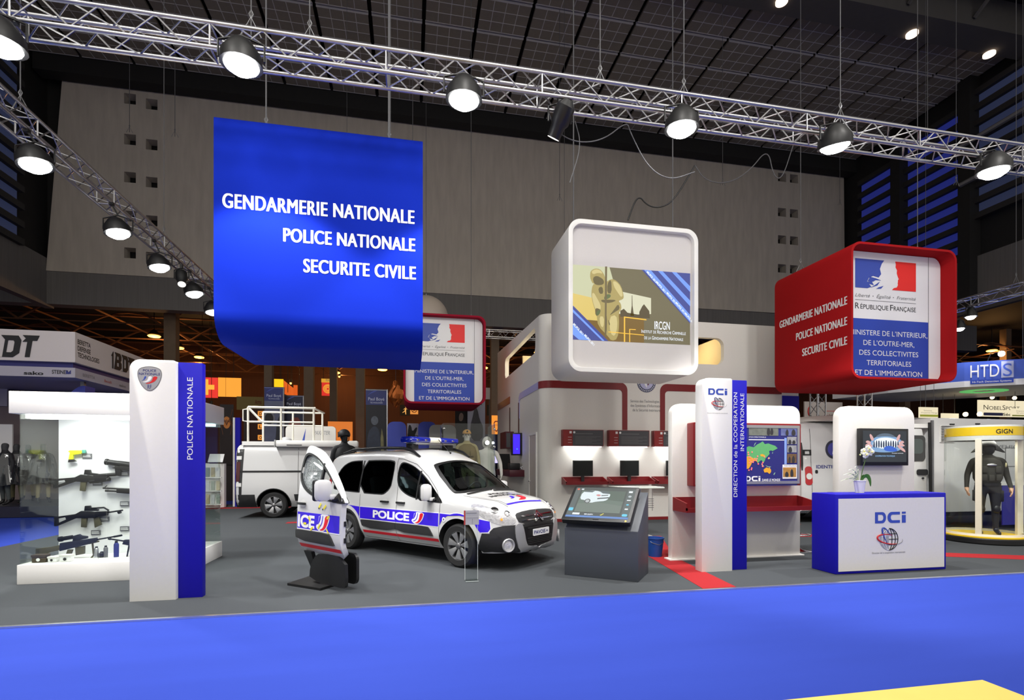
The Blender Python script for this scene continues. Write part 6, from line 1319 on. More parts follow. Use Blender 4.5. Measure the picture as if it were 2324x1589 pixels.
# orchid pot
pp = atY(1951, 1118, 6.42); pp.z = 1.121
op_ = thing('potted_orchid', 'white orchid in a white pot on the reception desk', 'plant', pp)
part('pot', MB().lathe([(.055, 0), (.078, .17), (.084, .17), (.084, .185), (.07, .185), (.06, .12), (.003, .12)], n=28), WHITE, op_, smooth=40); part('soil', MB().cyl((0, 0, 0), .066, .13, .16), M('soil', (60, 48, 38), .9, noise=.3), op_)
st = [(.01, 0, .15), (.04, 0, .30), (.075, -.01, .44), (.10, -.02, .52), (.085, -.03, .58), (.04, -.04, .60)]
part('stem', MB().tube(smooth_poly(st, 2, False), .006, 8), M('stem_green', (70, 96, 50), .5), op_, smooth=50)
PET = M('orchid_petal', (244, 244, 226), .5, noise=.05); FLC = M('orchid_centre', (226, 214, 90), .5)
random.seed(5)
for fx, fz in ((.02, .60), (.06, .64), (.10, .63), (.13, .59), (.06, .58), (.10, .56), (.03, .55), (.085, .60)):
    fm = MB(); fy = -.06+random.uniform(-.03, .03)
    for k in range(5):
        a = 2*PI*k/5+random.uniform(-.2, .2); fm.ball((fx+.027*math.cos(a), fy+.004*k, fz+.027*math.sin(a)), .026, 10, (1, .25, 1))
    f_ = part('flower', fm, PET, op_, smooth=60); part('flower_centre', MB().ball((fx, fy-.012, fz), .010, 8), FLC, f_, smooth=60)
for fx, fz in ((-.03, .55), (.16, .55)): part('bud', MB().ball((fx, -.04, fz), .012, 8, (1, 1, 1.3)), M('bud_green', (206, 220, 130), .5), op_, smooth=60)
LEAF = M('leaf_green', (62, 112, 40), .4, noise=.15); 
def leaf(name, pts, w, m, parent):
    mb = MB(); n = len(pts); vs = []; fs = []
    for i, p in enumerate(pts):
        p = Vector(p); d = Vector(pts[min(i+1, n-1)])-Vector(pts[max(i-1, 0)]); s = d.cross(Vector((0, 1, .25))).normalized(); k = w*math.sin(PI*(.06+.93*i/(n-1)))
        vs += [p-s*k, p+Vector((0, -.004, 0)), p+s*k]
    N = len(vs); vs += [Vector(v)+Vector((0, .003, 0)) for v in vs]
    for i in range(n-1):
        for j in (0, 1): a = i*3+j; fs += [(a, a+1, a+4, a+3), (N+a+3, N+a+4, N+a+1, N+a)]
    return part(name, mb.add(vs, fs), m, parent, smooth=60)
leaf('leaf', smooth_poly([(.02, 0, .16), (.08, 0, .24), (.13, -.01, .25), (.17, -.01, .18), (.18, -.01, .09)], 2, False), .028, LEAF, op_); leaf('leaf', smooth_poly([(.02, .0, .15), (.06, .02, .22), (.10, .02, .26)], 2, False), .025, LEAF, op_); leaf('leaf', smooth_poly([(-.02, 0, .16), (-.05, 0, .22), (-.06, 0, .20)], 2, False), .02, LEAF, op_)
for k in range(12):
    a = PI*.55+PI*.42*k/11; L_ = .24+.08*math.sin(k*2.1); leaf('grass_blade', smooth_poly([(-.02, 0, .15), (-.02+.5*L_*math.cos(a), -.02, .18+.7*L_*math.sin(a)), (-.02+1.1*L_*math.cos(a), -.03, .12+.85*L_*math.sin(a))], 2, False), .005, M('pale_blade', (196, 206, 180), .5), op_)
# ================================================================== vans and truck behind the stand
def van_keys(L, W, H, hood=.95):
    w = W/2
    def r(x, k, h, zb=.30): return (x, w*.82*k, zb, w*.97*k, .5, w*k, .8, w*.985*k, 1.15, w*.95*k, min(1.55, h*.8), w*.88*k, h*.925, w*.66*k, h*.985, 0, h)
    return [r(0, .93, H*.965), r(.05, .975, H*.985), r(.25, 1, H), r(L*.66, 1, H), r(L*.72, .995, H*.97), r(L*.80, .985, H*.80), r(L*.875, .97, max(1.15, H*.60)), r(L*.94, .93, 1.06), r(L*.985, .84, .95), r(L, .72, .80)]
def van(name, label, loc, rz, L, W, H, wheels, wr=.33):
    t = thing(name, label, 'van', loc, rz); ks = van_keys(L, W, H)
    mb = loft(ks, sorted(set([L*i/60 for i in range(61)]+[.02, .04, .06, .1, .15])), nsub=4); sk = Skin(mb)
    b = part('body', mb, PAINT, t, smooth=38)
    boolean(b, [(MB().cyl((x, 0, wr+.01), wr*1.24, *sorted((s*W*.30, s*W*.6)), axis='Y', n=36), WELL) for x in wheels for s in (-1, 1)])
    for x in wheels:
        for s in (-1, 1): wheel(t, x, s*(W/2-.13), wr, r=wr, w=.2, spokes=6, side=s)
    return t, b, sk
p = atY(533, 1150, 15.35)
vt, vb, vs_ = van('white_van', 'white panel van with black rear corner and roof railing, behind the loose car door', (p.x, 16.3, 0), 0, 4.35, 1.9, 2.10, (.98, 3.5), .36)
V = lambda n, l, m, o=.004, th=0.0, fr=SIDE: part(n, vs_.poly(l, fr, o, th, .12), m, vb, smooth=50)
V('rear_corner', [[(.0, .62), (.02, 2.0), (.22, 2.02), (.16, .62)]], DARK, .006, .01)
V('rear_bumper', [[(.0, .31), (.0, .66), (.50, .66), (.53, .31)]], DARK, .012, .02)
V('tail_lamp', [[(.02, 1.02), (.03, 1.56), (.13, 1.56), (.11, 1.02)]], M('tail_lamp_dark_red', (70, 14, 18), .3, coat=.5), .014, .008)
for z in (.88, 1.62): V('reflector_white', [[(.03, z), (.03, z+.10), (.16, z+.10), (.16, z)]], M('reflector_white', (216, 216, 212), .35), .016, .008)
V('slide_rail', [[(.12, 1.27), (3.3, 1.27), (3.3, 1.32), (.12, 1.32)]], BLACK, .008, .012)
V('side_moulding', [[(1.55, .48), (1.52, .66), (3.0, .66), (3.0, .48)]], DARK, .012, .02)
V('body_seam', [[(1.62, .40), (1.63, .40), (1.63, 1.95), (1.62, 1.95)]], SEAM, .004); V('arch_lip', [[(.98+.46*math.cos(PI*i/16), .37+.46*math.sin(PI*i/16)) for i in range(17)]+[(.98+.44*math.cos(PI*(16-i)/16), .37+.44*math.sin(PI*(16-i)/16)) for i in range(17)]], DARK, .003)
vz = 2.10
aw = part('awning_box', MB().box((1.05, -1.06, 1.98), (3.25, -.80, 2.16)), WHITE, vt, bevel=.05); part('awning_end_cap', MB().box((1.03, -1.07, 1.97), (1.06, -.79, 2.17)), M('cap_grey', (170, 170, 170), .4), aw, bevel=.01); part('awning_mark', MB().box((1.35, -1.064, 2.02), (1.75, -1.0605, 2.04)), INK, aw)
part('roof_rack', MB().box((.15, -.85, 2.02), (2.6, -.75, 2.13)), WHITE, vt); part('roof_rack', MB().box((.15, .7, 2.02), (2.6, .8, 2.13)), WHITE, vt)
pf = lambda px, py: (atY(px, py, 15.5)-Vector((p.x, 16.3, 0)))
rl = MB(); A = pf(563, 924); B = pf(712, 930); zt = A.z; zm = pf(563, 957).z
rail = MB().tube([(A.x, -.8, zt), (B.x+.05, -.8, zt)], .032, 8).tube([(A.x, -.8, zm), (B.x, -.8, zm)], .026, 8).tube([(A.x, .7, zt), (B.x, .7, zt)], .03, 8).tube([(A.x, .7, zm), (B.x, .7, zm)], .025, 8)
for x in (A.x, pf(638, 930).x, B.x):
    for y in (-.8, .7): rail.tube([(x, y, 2.06), (x, y, zt)], .03, 8)
rail.tube([(A.x+.02, -.8, zt-.03), (pf(595, 957).x, -.8, zm)], .035, 6).tube([(B.x, -.8, zt), (B.x+.05, .7, zt)], .03, 8).tube([(A.x-.0, -.8, zm+.35), (A.x-.13, -.8, zm+.33), (A.x-.13, -.8, zm+.02), (A.x, -.8, zm)], .018, 6)
part('roof_railing', rail, M('rail_cream', (226, 222, 208), .4, noise=.03), vt, smooth=40); part('roof_dome', MB().ball((1.1, 0, 2.12), .2, 14, (1, 1, .9)), M('dome_grey', (190, 190, 190), .4), vt, smooth=60)
V('cab_window', [[(2.75, 1.22), (2.75, 1.78), (3.02, 1.76), (3.42, 1.30), (3.42, 1.22)]], M('van_dark_glass', (22, 24, 26), .1, coat=.6), .004)
# right: identification van
p = atY(1823, 1150, 11.3)
v2, b2, s2 = van('white_van', 'white van marked IDENTIFICATION with a round blue emblem, behind the map board', (p.x, 12.1, 0), 0, 4.6, 1.6, 2.62, (1.05, 3.7), .34)
V2 = lambda n, l, m, o=.004, th=0.0: part(n, s2.poly(l, SIDE, o, th, .12), m, b2, smooth=50)
V2('tail_lamp', [rrect(.08, .98, .27, 1.45, .08)], M('tail_lamp_red', (176, 18, 26), .2, coat=.7), .012, .02); V2('tail_lamp_white', [circ(.18, 1.2, .08, 16)], M('reflector_white', (216, 216, 212)), .016)
V2('rear_window', [smooth_poly([(.0, 1.35), (.0, 2.05), (.045, 2.05), (.045, 1.35)], 1)], BLACK, .01); V2('door_hinge', [[(.05, 1.73), (.05, 1.87), (.26, 1.87), (.26, 1.73)], [(.09, 1.76), (.09, 1.84), (.22, 1.84), (.22, 1.76)]], BLACK, .02, .02)
V2('door_seam', [[(.25, .6), (.262, .6), (.262, 2.4), (.25, 2.4)]], SEAM); V2('filler_cap', [rrect(.36, 1.27, .44, 1.36, .03)], BLACK, .008); V2('sill', [[(.1, .30), (4.2, .30), (4.2, .52), (2.0, .52), (1.4, .80), (.7, .80), (.55, .62), (.1, .58)]], DARK, .01, .012)
V2('emblem_ring', [circ(.92, 1.88, .235, 32)], M('emblem_dark', (50, 52, 70), .4), .006); V2('emblem_disc', [circ(.92, 1.88, .17, 32)], M('emblem_blue', (70, 70, 150), .4), .009); V2('emblem_spire', [[(.88, 1.76), (.96, 1.76), (.935, 1.88), (.92, 2.02), (.905, 1.88)]], INKW, .012)
vs, fs = text2d('IDENTIFICATION', .085, 1.15, bold=.02); part('lettering', s2.wrap([(a[0]+.40, a[1]+1.40) for a in vs], fs, SIDE, .006, .2), NAVY, b2)
part('roof_hatch', Plane((1.0, -.2, 2.56), (1, 0, .18), (0, 1, 0)).plate(MB(), [rrect(-.3, -.5, 1.4, .5, .2)], .1, .16), WHITE2, v2); part('roof_hatch_rim', MB().lathe([(.75, 0), (.6, .14), (.003, .16)], (1.05, -.2, 2.6), n=24), WHITE2, v2, smooth=40)
# white box truck
p = atY(2112, 1100, 9.6); tx = p.x; tk = thing('box_truck', 'white box truck with a blue lower panel behind the yellow glass showcase', 'truck', (tx+3, 10.4, 0)); zz = lambda px, py: atY(px, py, 9.6).z
ty0, ty1, tz0_, tz1_ = 9.6, 11.1, .42, 2.56
bx = part('cargo_box', boxmb((tx, ty0, tz0_), (tx+7.5, ty1, tz1_)), PAINT, tk, world=True, bevel=.03)
fr_ = FRONT(0, ty0, 0)
part('blue_panel', plate(fr_, [rrect(tx+2.0, .10, tx+7.4, atY(2290, 1098, 9.6).z)], .001, .02), M('truck_blue', (44, 40, 150), .4, noise=.04), tk, world=True)
part('panel_edge', plate(fr_, [rrect(tx+1.95, 1.02, tx+7.4, 1.09)], .001, .03), WHITE, tk, world=True)
lv = part('vent_frame', plate(fr_, [rrect(atY(2132, 980, 9.6).x, zz(2150, 1004), atY(2164, 980, 9.6).x, zz(2150, 966))], .001, .02), WHITE, bx, world=True); a = atY(2133, 1003, 9.6); b = atY(2163, 967, 9.6); mb = MB()
for k in range(10): z = a.z+(b.z-a.z)*(k+.3)/10; mb.add([fr_.P(a.x, z, .021), fr_.P(b.x, z, .021), fr_.P(b.x, z+.02, .045), fr_.P(a.x, z+.02, .045)], [(0, 1, 2, 3)])
part('vent_slats', mb, INKG, lv, world=True)
a = atY(2306, 991, 9.59); letters(tk, fr_, [('GENDARMERIE', a.x, zz(2306, 988), .17, 2.2, dict(fat=.006))], NAVY); a = atY(2262, 1018, 9.59); letters(tk, fr_, [('VEHICULE DE COMMANDEMENT', a.x, zz(2262, 1018), .085, 3.4)], INKG)
part('corner_post', MB().tube([(tx+.02, ty0-.02, .5), (tx+.02, ty0-.02, 2.5)], .03, 8), GREYM, tk, world=True); part('black_hose', MB().tube([(tx-.03, ty0-.0, 2.45), (tx-.05, ty0-.03, 1.7), (tx-.02, ty0-.02, .75)], .03, 8), BLACK, tk, world=True)
for k, (px, py) in enumerate(((2160, 963), (2218, 962))): a = atY(px, py, 9.6); part('side_marker', MB().cbox((a.x, ty0-.01, a.z), (.12, .02, .025)), BLACK, bx, world=True)
part('side_hatch', plate(fr_, [rrect(tx+2.1, 1.45, tx+2.6, 1.9), rrect(tx+2.12, 1.47, tx+2.58, 1.88)], .001, .006), INKG, bx, world=True)
cab = part('cab', MB().add(*loops_mesh([smooth_poly([(tx-.95, .35), (tx-.97, 1.0), (tx-.90, 1.35), (tx-.72, 2.16), (tx-.55, 2.30), (tx-.08, 2.32), (tx-.06, .35)], 1)], -11.05, -9.62)).xf(lambda v: Vector((v.x, -v.z, v.y))), PAINT, tk, world=True, bevel=.03)
part('cab_window', plate(FRONT(0, 9.62, 0), [rrect(tx-.68, 1.58, tx-.13, 2.16, .1)], .001, .012), M('van_dark_glass', (22, 24, 26), .1, coat=.6), cab, world=True); part('window_glint', plate(FRONT(0, 9.62, 0), [rrect(tx-.60, 1.75, tx-.20, 2.08, .08)], .013, .016), M('cab_glint_tone', (58, 70, 68), .15, coat=.6), cab, world=True)  # lighter patch painted on the cab window as its glint
part('cab_handle', plate(FRONT(0, 9.62, 0), [rrect(tx-.36, 1.27, tx-.08, 1.40, .05)], .001, .03), BLACK, cab, world=True); part('cab_lock', MB().cyl((tx-.2, 9.61, 1.20), .02, -.02, .01, 'Y', 12), BLACK, cab, world=True)
part('wheel_arch', plate(FRONT(0, 9.62, 0), [[(tx-.5+.40*math.cos(PI*i/16), .38+.42*math.sin(PI*i/16)) for i in range(17)]], .001, .02), WELL, cab, world=True)
for x in (tx-.5, tx+5.2):
    for y, s in ((9.80, -1), (10.9, 1)):
        k = thing('spare', 'x', 'x', (x, y, .36)) if False else None
        wk = MB().lathe([(.24, -.11), (.33, -.11), (.36, -.07), (.36, .07), (.33, .11), (.24, .11)], (x, y, .36), 'Y', 32, caps=False); wo = part('wheel', wk, TYRE, tk, world=True, smooth=40); part('hub', MB().lathe([(.245, s*.06), (.12, s*.09), (.003, s*.10)][::s], (x, y, .36), 'Y', 24), RIM, wo, world=True, smooth=40)
part('chassis', boxmb((tx-.9, 9.9, .30), (tx+7.3, 10.8, .45)), BLACK, tk, world=True)
part('roof_lamp_bar', boxmb((tx-.55, 9.62, 2.33), (tx-.02, 9.8, 2.42)), WHITE, tk, world=True)
# ================================================================== neighbouring stands at the right
CAN = M('canopy_blue', (62, 92, 196), .5, noise=.05); CW = M('canopy_white', (228, 228, 234), .5, noise=.02)
cpl = [(16, 17.2), (16.5, 15.3), (17.6, 13.6), (18.9, 12.7), (24, 10.2), (27, 13), (21.8, 14.9), (19.4, 17.6)]
cn = thing('canopy', 'curved blue and white canopy reading HTDS hanging at the right behind the red cube', 'canopy', (19, 14, 4))
part('underside', MB().add(*loops_mesh([cpl], 3.98, 4.02)), CW, cn, world=True); part('rim', MB().add(*loops_mesh([cpl], 4.02, 4.17)), CW, cn, world=True)
cb = [(x+(19.5-x)*.005, y+(14.3-y)*.005) for x, y in cpl]; part('fascia', MB().add(*loops_mesh([cb], 4.17, 4.78)), CAN, cn, world=True)
d = Vector((24-18.9, 10.2-12.7, 0)).normalized(); pc = Plane((18.9, 12.7, 4.0), d, (0, 0, 1)); d2 = Vector((18.9-17.6, 12.7-13.6, 0)).normalized(); pc2 = Plane((17.6, 13.6, 4.0), d2, (0, 0, 1))
letters(cn, pc2, [('HTD', .15, .27, .42, .72, dict(z=.02))], INKW); part('logo_square', plate(pc2, [rrect(.92, .22, 1.22, .74)], .01, .02), M('logo_lilac', (170, 176, 214), .5), cn, world=True); letters(cn, pc2, [('S', .96, .27, .42, .22, dict(z=.025))], CAN)
part('caption_bar', plate(pc2, [rrect(.15, .06, 1.22, .19)], .01, .02), POSTB, cn, world=True); letters(cn, pc2, [('Hi-Tech Detection Systems', .2, .095, .06, .97, dict(z=.024))], INKW); letters(cn, pc, [('Rapiscan', .30, .38, .19, 1.1, dict(z=.02, shear=.25, bold=.02)), ('systems', .75, .25, .08, .6, dict(z=.02, shear=.2, spacing=1.3))], INKW)
pc3 = Plane((16, 17.2, 4.0), Vector((.5, -1.9, 0)), (0, 0, 1)); part('caption_bar', plate(pc3, [rrect(.9, .06, 1.9, .19)], .01, .02), POSTB, cn, world=True); letters(cn, pc3, [('Hi-Tech Detection', .95, .095, .06, .9, dict(z=.024))], INKW)
part('green_glow', MB().add(*loops_mesh([circ(19.2, 14.2, .75, 32, .55), circ(19.2, 14.2, .35, 32, .25)], 3.965, 3.975)), E_('green_projection', (110, 220, 120), .5), cn, world=True)
for k, (x, y) in enumerate(((18.2, 13.3), (20.2, 12.2), (22.4, 11.2))):
    t = thing('canopy_spotlight', ('first', 'second', 'third')[k]+' small spotlight from the left on top of the blue HTDS canopy', 'lamp', (x, y-.35, 4.95)); part('lens', MB().ball((0, 0, 0), .09, 10), E_('cool_spot', (236, 240, 255), 12), t); part('arm', MB().tube([(0, 0, .05), (0, .3, .08), (0, .4, -.15)], .015, 6), BLACK, t)
    light('SPOT', 'spot_light', (x, y-.4, 4.93), (x+.1, y+.25, 4.3), 26, (.9, .94, 1), .05, 100, .6, parent=t)
for x, y in ((17.4, 15), (20, 13.6), (19.4, 16.4)): hang(x, y, 4.80, 21.4, 'thin wire holding the blue HTDS canopy, %s' % ('left' if x == 17.4 else 'right' if x == 20 else 'rear'), .008, hook=False)
truss_p = atY(1856, 960, 14.2); truss((truss_p.x, 14.2, 0), (truss_p.x, 14.2, 4.3), 'upright white truss tower behind the identification van', .30, group=None)
q = atY(1962, 900, 15.5); truss((q.x, 15.5, 0), (q.x, 15.5, 4.4), 'upright truss tower rising behind the television board', .30)
def sign(name, label, cat, px0, py0, px1, py1, y, mat, dep=.05, r=.0, group=None):
    a = atY(px0, py1, y); b = atY(px1, py0, y); t = thing(name, label, cat, ((a.x+b.x)/2, y, a.z), 0, group)
    pl = FRONT(a.x, y, a.z); w = b.x-a.x; h = atY((px0+px1)/2, py0, y).z-atY((px0+px1)/2, py1, y).z
    part('board', plate(pl, [rrect(0, 0, w, h, r)], -dep, 0), mat, t, world=True)
    return t, pl, w, h
LITC = E_('lit_cream', (246, 232, 196), .8); STRP = M('lime_stripe', (196, 206, 60), .5)
t, pl, w, h = sign('hanging_sign', 'small lit cream sign with a lime stripe hanging above the box truck cab', 'sign', 2088, 924, 2129, 948, 13, LITC); part('lime_stripe', plate(pl, [rrect(0, h*.10, w, h*.30)], .001, .004), STRP, t, world=True); letters(t, pl, [('Solutions', w*.2, h*.62, h*.13, w*.45), ("d'inspection Filtrage", w*.05, h*.42, h*.13, w*.9)], INKG); hang(pl.o.x+.2, 13, pl.o.z+h, 4.0, 'rod holding the small cream sign with a lime stripe', .01, False)
t, pl, w, h = sign('hanging_sign', 'wide lit cream sign reading NOBELSPORT above the box truck', 'sign', 2221, 908, 2330, 945, 16, LITC); letters(t, pl, [('NobelSport', w*.10, h*.42, h*.30, w*.75, dict(caps=True))], INK); part('navy_bar', plate(pl, [rrect(w*.10, h*.06, w*.5, h*.24, .03)], .001, .004), NAVY, t, world=True); letters(t, pl, [('S\u00e9curit\u00e9', w*.5, h*.07, h*.17, w*.4, dict(bold=.02))], INK)
for fx, lb in ((.16, 'left'), (.62, 'right')): q = pl.P(w*fx, h+.08, .2); s_ = thing('sign_lamp', 'bright warm lamp over the NOBELSPORT sign, %s' % lb, 'lamp', q); part('lens', MB().ball((0, 0, 0), .07, 10), E_('warm_spot', (255, 226, 170), 12), s_); part('arm', MB().tube([(0, 0, 0), (0, .22, -.05)], .015, 6), BLACK, s_)
t, pl, w, h = sign('hanging_sign', 'low lit cream sign above the left end of the box truck', 'sign', 2138, 938, 2176, 952, 15, LITC); part('lime_stripe', plate(pl, [rrect(0, 0, w, h*.12)], .001, .004), STRP, t, world=True); part('sign_lamp', MB().ball(tuple(pl.P(w*1.05, h*.8, .2)), .08, 10).ball(tuple(pl.P(w*1.9, h*.9, .2)), .08, 10), E_('warm_spot', (255, 226, 170), 12), t, world=True)
t, pl, w, h = sign('hanging_sign', 'small cream sign with a lime stripe at the right edge before the NOBELSPORT sign', 'sign', 2297, 927, 2345, 945, 14, LITC); part('lime_stripe', plate(pl, [rrect(0, h*.02, w, h*.18)], .001, .004), STRP, t, world=True); letters(t, pl, [('Inspection', w*.2, h*.62, h*.14, w*.5), ('des personnes', w*.2, h*.38, h*.14, w*.6)], INKG)
t, pl, w, h = sign('booth_billboard', 'pale booth panel with red lettering behind the truss tower', 'booth panel', 1826, 912, 1912, 990, 17, M('panel_beige', (206, 196, 190), .6, noise=.03)); part('red_line', plate(pl, [rrect(w*.55, h*.73, w*.98, h*.745)], .001, .004), LOGOR, t, world=True); letters(t, pl, [('Nomex', w*.55, h*.53, h*.13, w*.50)], M('sign_red', (176, 60, 50), .5)); part('logo_ring', MB().tube([pl.P(w*.16+.12*math.cos(PI*(.5+i/8)), h*.72+.2*math.sin(PI*(.5+i/8)), .01) for i in range(9)], .02, 6), LOGOR, t, world=True); part('board_leg', MB().add(*loops_mesh([rrect(pl.o.x, 17, pl.o.x+w, 17.05)], 0, pl.o.z)), M('panel_beige', (206, 196, 190)), t, world=True)
t, pl, w, h = sign('booth_billboard', 'grey booth panel with black lettering left of the box truck', 'booth panel', 2066, 948, 2104, 975, 13.4, M('panel_grey', (176, 176, 182), .6)); part('navy_bar', plate(pl, [rrect(0, h*.72, w*.85, h*.92)], .001, .004), NAVY, t, world=True); letters(t, pl, [('Rapiscan', -w*.15, h*.30, h*.26, w*.95, dict(shear=.2, bold=.02)), ('systems', w*.1, h*.05, h*.14, w*.65)], INK); part('board_leg', MB().add(*loops_mesh([rrect(pl.o.x+.1, 13.4, pl.o.x+w-.1, 13.45)], 0, pl.o.z)), M('panel_grey', (176, 176, 182)), t, world=True)
a = atY(1828, 958, 13.9); t = thing('partition_board', 'small blue rounded board rising behind the identification van', 'board', (a.x, 14.6, 0)); part('board', plate(FRONT(0, 14.6, 0), [rrect(a.x-.7, 0, a.x+.55, 2.78, 0, rs=(0, 0, .12, .12))], -.06, 0), BLUE, t, world=True)
# ================================================================== yellow glass showcase
gx, gy = 11.18, 8.28
gc = thing('display_case', 'round glass showcase with yellow header reading GIGN around a dark uniformed figure', 'display case', (gx, gy, 0))
YEL = M('showcase_yellow', (236, 196, 28), .45, noise=.03)
part('base', MB().lathe([(.66, 0), (.68, .02), (.68, .10), (.66, .12)], (gx, gy, 0), n=48), BLACK, gc, world=True, smooth=40); part('yellow_floor', MB().lathe([(.665, .12), (.665, .145), (.003, .146)], (gx, gy, 0), n=48), YEL, gc, world=True, smooth=40)
part('clear_cylinder', MB().lathe([(.60, .15), (.60, 2.27)], (gx, gy, 0), n=64, caps=False), CLEAR, gc, world=True, smooth=60)
part('base_ring', MB().lathe([(.585, .147), (.61, .147), (.61, .19), (.585, .19)], (gx, gy, 0), n=48, caps=False), WHITE, gc, world=True, smooth=30)
part('header', MB().lathe([(.56, 1.985), (.592, 1.985), (.592, 2.06), (.58, 2.27), (.003, 2.27)], (gx, gy, 0), n=48, caps=False), M('header_white', (216, 216, 210), .5), gc, world=True, smooth=40); part('yellow_band', MB().lathe([(.594, 2.07), (.594, 2.235)], (gx, gy, 0), n=64, caps=False), YEL, gc, world=True, smooth=60)
for a in (-2.62, -.55): part('post', MB().cbox((gx+.56*math.cos(a), gy+.56*math.sin(a), 1.07), (.09, .09, 1.86), a), M('post_cream', (226, 218, 196), .5), gc, world=True)
ca = math.atan2(-gy, -gx)+.52; mb = MB(); vs, fs = text2d('GIGN', .085, .27, bold=.008); mb.add([(gx+.60*math.cos(ca+(v[0]-.13)/.6), gy+.60*math.sin(ca+(v[0]-.13)/.6), 2.105+v[1]) for v in vs], fs); part('lettering', mb, INK, gc, world=True)
light('AREA', 'case_lamp', (gx, gy-.1, 1.97), (gx, gy-.15, .2), 12, (1, .96, .85), .5, parent=gc)
# ================================================================== mannequins
def skin_body(nodes, edges, sub=2):
    me = bpy.data.meshes.new('sk'); me.from_pydata([n[0] for n in nodes], edges, [])
    o = bpy.data.objects.new('sk', me); C.objects.link(o); md = o.modifiers.new('s', 'SKIN'); md.use_smooth_shade = True
    for i, n in enumerate(nodes):
        sv = me.skin_vertices[0].data[i]; sv.radius = n[1] if isinstance(n[1], tuple) else (n[1], n[1]); sv.use_root = (i == 0)
    ss = o.modifiers.new('u', 'SUBSURF'); ss.levels = sub; ss.render_levels = sub
    dg = bpy.context.evaluated_depsgraph_get(); m2 = bpy.data.meshes.new_from_object(o.evaluated_get(dg))
    mb = MB().add([tuple(v.co) for v in m2.vertices], [tuple(q.vertices) for q in m2.polygons])
    bpy.data.objects.remove(o); return mb
def figure_nodes(arm_l, arm_r, wide=1.0, legs=True):
    """front is -Y; arm: (elbow, wrist, knuckle)"""
    N = [((0, 0, .98), (.155*wide, .115))]; E = []
    def add(p, r, par): N.append((p, r)); E.append((par, len(N)-1)); return len(N)-1
    w1 = add((0, .0, 1.12), (.145*wide, .105), 0); ch = add((0, .0, 1.32), (.175*wide, .12), w1); sh = add((0, .01, 1.46), (.12*wide, .085), ch); nk = add((0, .0, 1.56), .062, sh)
    jw = add((0, -.012, 1.635), (.072, .085), nk); cr = add((0, .0, 1.72), (.082, .100), jw); add((0, .005, 1.79), (.058, .07), cr)
    for s, arm in ((-1, arm_l), (1, arm_r)):
        a = add((s*.175*wide, .01, 1.445), .072, sh)
        e = add(arm[0], .052, a); w = add(arm[1], .038, e)
        h = add(arm[2], (.024, .040), w)
        dv = (Vector(arm[2])-Vector(arm[1])).normalized(); sd = dv.cross(Vector((1, 0, 0))).normalized()
        for k, (off, L_) in enumerate(((-.030, .070), (-.010, .082), (.010, .076), (.028, .058))):
            b = Vector(arm[2])+sd*off+dv*.035; f1 = add(tuple(b), .0105, h); f2 = add(tuple(b+dv*L_*.55+Vector((-s*.008, 0, 0))), .0095, f1); add(tuple(b+dv*L_+Vector((-s*.03, 0, 0))), .0080, f2)
        th = Vector(arm[1])*.45+Vector(arm[2])*.55-sd*.04+Vector((-s*.01, 0, 0)); t1 = add(tuple(th), .0125, h); add(tuple(th-sd*.018+dv*.045), .0100, t1)
    if legs:
        for s in (-1, 1):
            hp = add((s*.095*wide, 0, .90), .095*wide, 0); kn = add((s*.115, -.01, .50), .066, hp); an = add((s*.125, .02, .10), .047, kn); add((s*.135, -.07, .045), (.045, .036), an)
            add((s*.14, -.15, .035), (.042, .026), len(N)-1)
    return N, E
DOWN = (((-.27, .03, 1.17), (-.29, -.04, .93), (-.29, -.06, .86)), ((.27, .03, 1.17), (.29, -.04, .93), (.29, -.06, .86)))
def mannequin(label, loc, rz, cloth, skin_m, arms=DOWN, wide=1.1, boots=None, trousers=None):
    t = thing('mannequin', label, 'mannequin', loc, rz)
    mb = skin_body(*figure_nodes(arms[0], arms[1], wide))
    b = part('body', mb, [skin_m, cloth, trousers or cloth, boots or BLACK], t, smooth=80)
    for pl_ in b.data.polygons:
        c = pl_.center; wr = min((c-Vector(arms[0][1])).length, (c-Vector(arms[1][1])).length); hand = (abs(c.x) > .22 and c.z < arms[0][1][2]-.01)
        pl_.material_index = 0 if (c.z > 1.58 or hand) else (3 if c.z < .16 else (2 if c.z < .98 and abs(c.x) < .22 else 1))
    return t
def feature_face(t, m):
    part('nose', MB().ball((0, -.115, 1.675), .018, 8, (.8, 1, 1.3)), m, t, smooth=60)
    for s in (-1, 1): part('eye', MB().ball((s*.033, -.098, 1.705), .013, 8), INK, t); part('ear', MB().ball((s*.086, .005, 1.68), .026, 8, (.4, .8, 1.2)), m, t, smooth=60)
KEV = M('black_uniform', (30, 30, 33), .75, noise=.25, scale=30, bump=.3); VEST = M('black_vest', (22, 22, 24), .6, noise=.2, scale=40, bump=.2); OLV = M('olive_dark_cloth', (46, 44, 38), .8, noise=.3, scale=25, bump=.3); BEI = M('khaki_cloth', (166, 152, 112), .85, noise=.12, scale=30, bump=.3); SKN = M('mannequin_skin', (206, 160, 128), .55, noise=.04); WSK = M('pale_mask', (214, 210, 204), .6, noise=.04)
def helmet(t, m, visor=None):
    h = part('helmet', MB().ball((0, .005, 1.745), .135, 24, (.95, 1.08, .95)).xf(lambda v: Vector((v.x, v.y, max(v.z, 1.70+.25*max(0, -v.y-.02))))), m, t, smooth=60)
    part('chin_strap', MB().tube([(-.1, -.02, 1.70), (-.075, -.06, 1.61), (0, -.095, 1.585), (.075, -.06, 1.61), (.1, -.02, 1.70)], .010, 6), BLACK, h)
    if visor: part('visor', MB().lathe([(.128, 0), (.132, .07), (.118, .13)], (0, -.01, 1.71), n=24, caps=False), visor, h, smooth=60)
def plinth(t, w, z, m=WHITE): part('plinth', MB().box((-w, -w, -z), (w, w, 0)), m, t, bevel=.01)
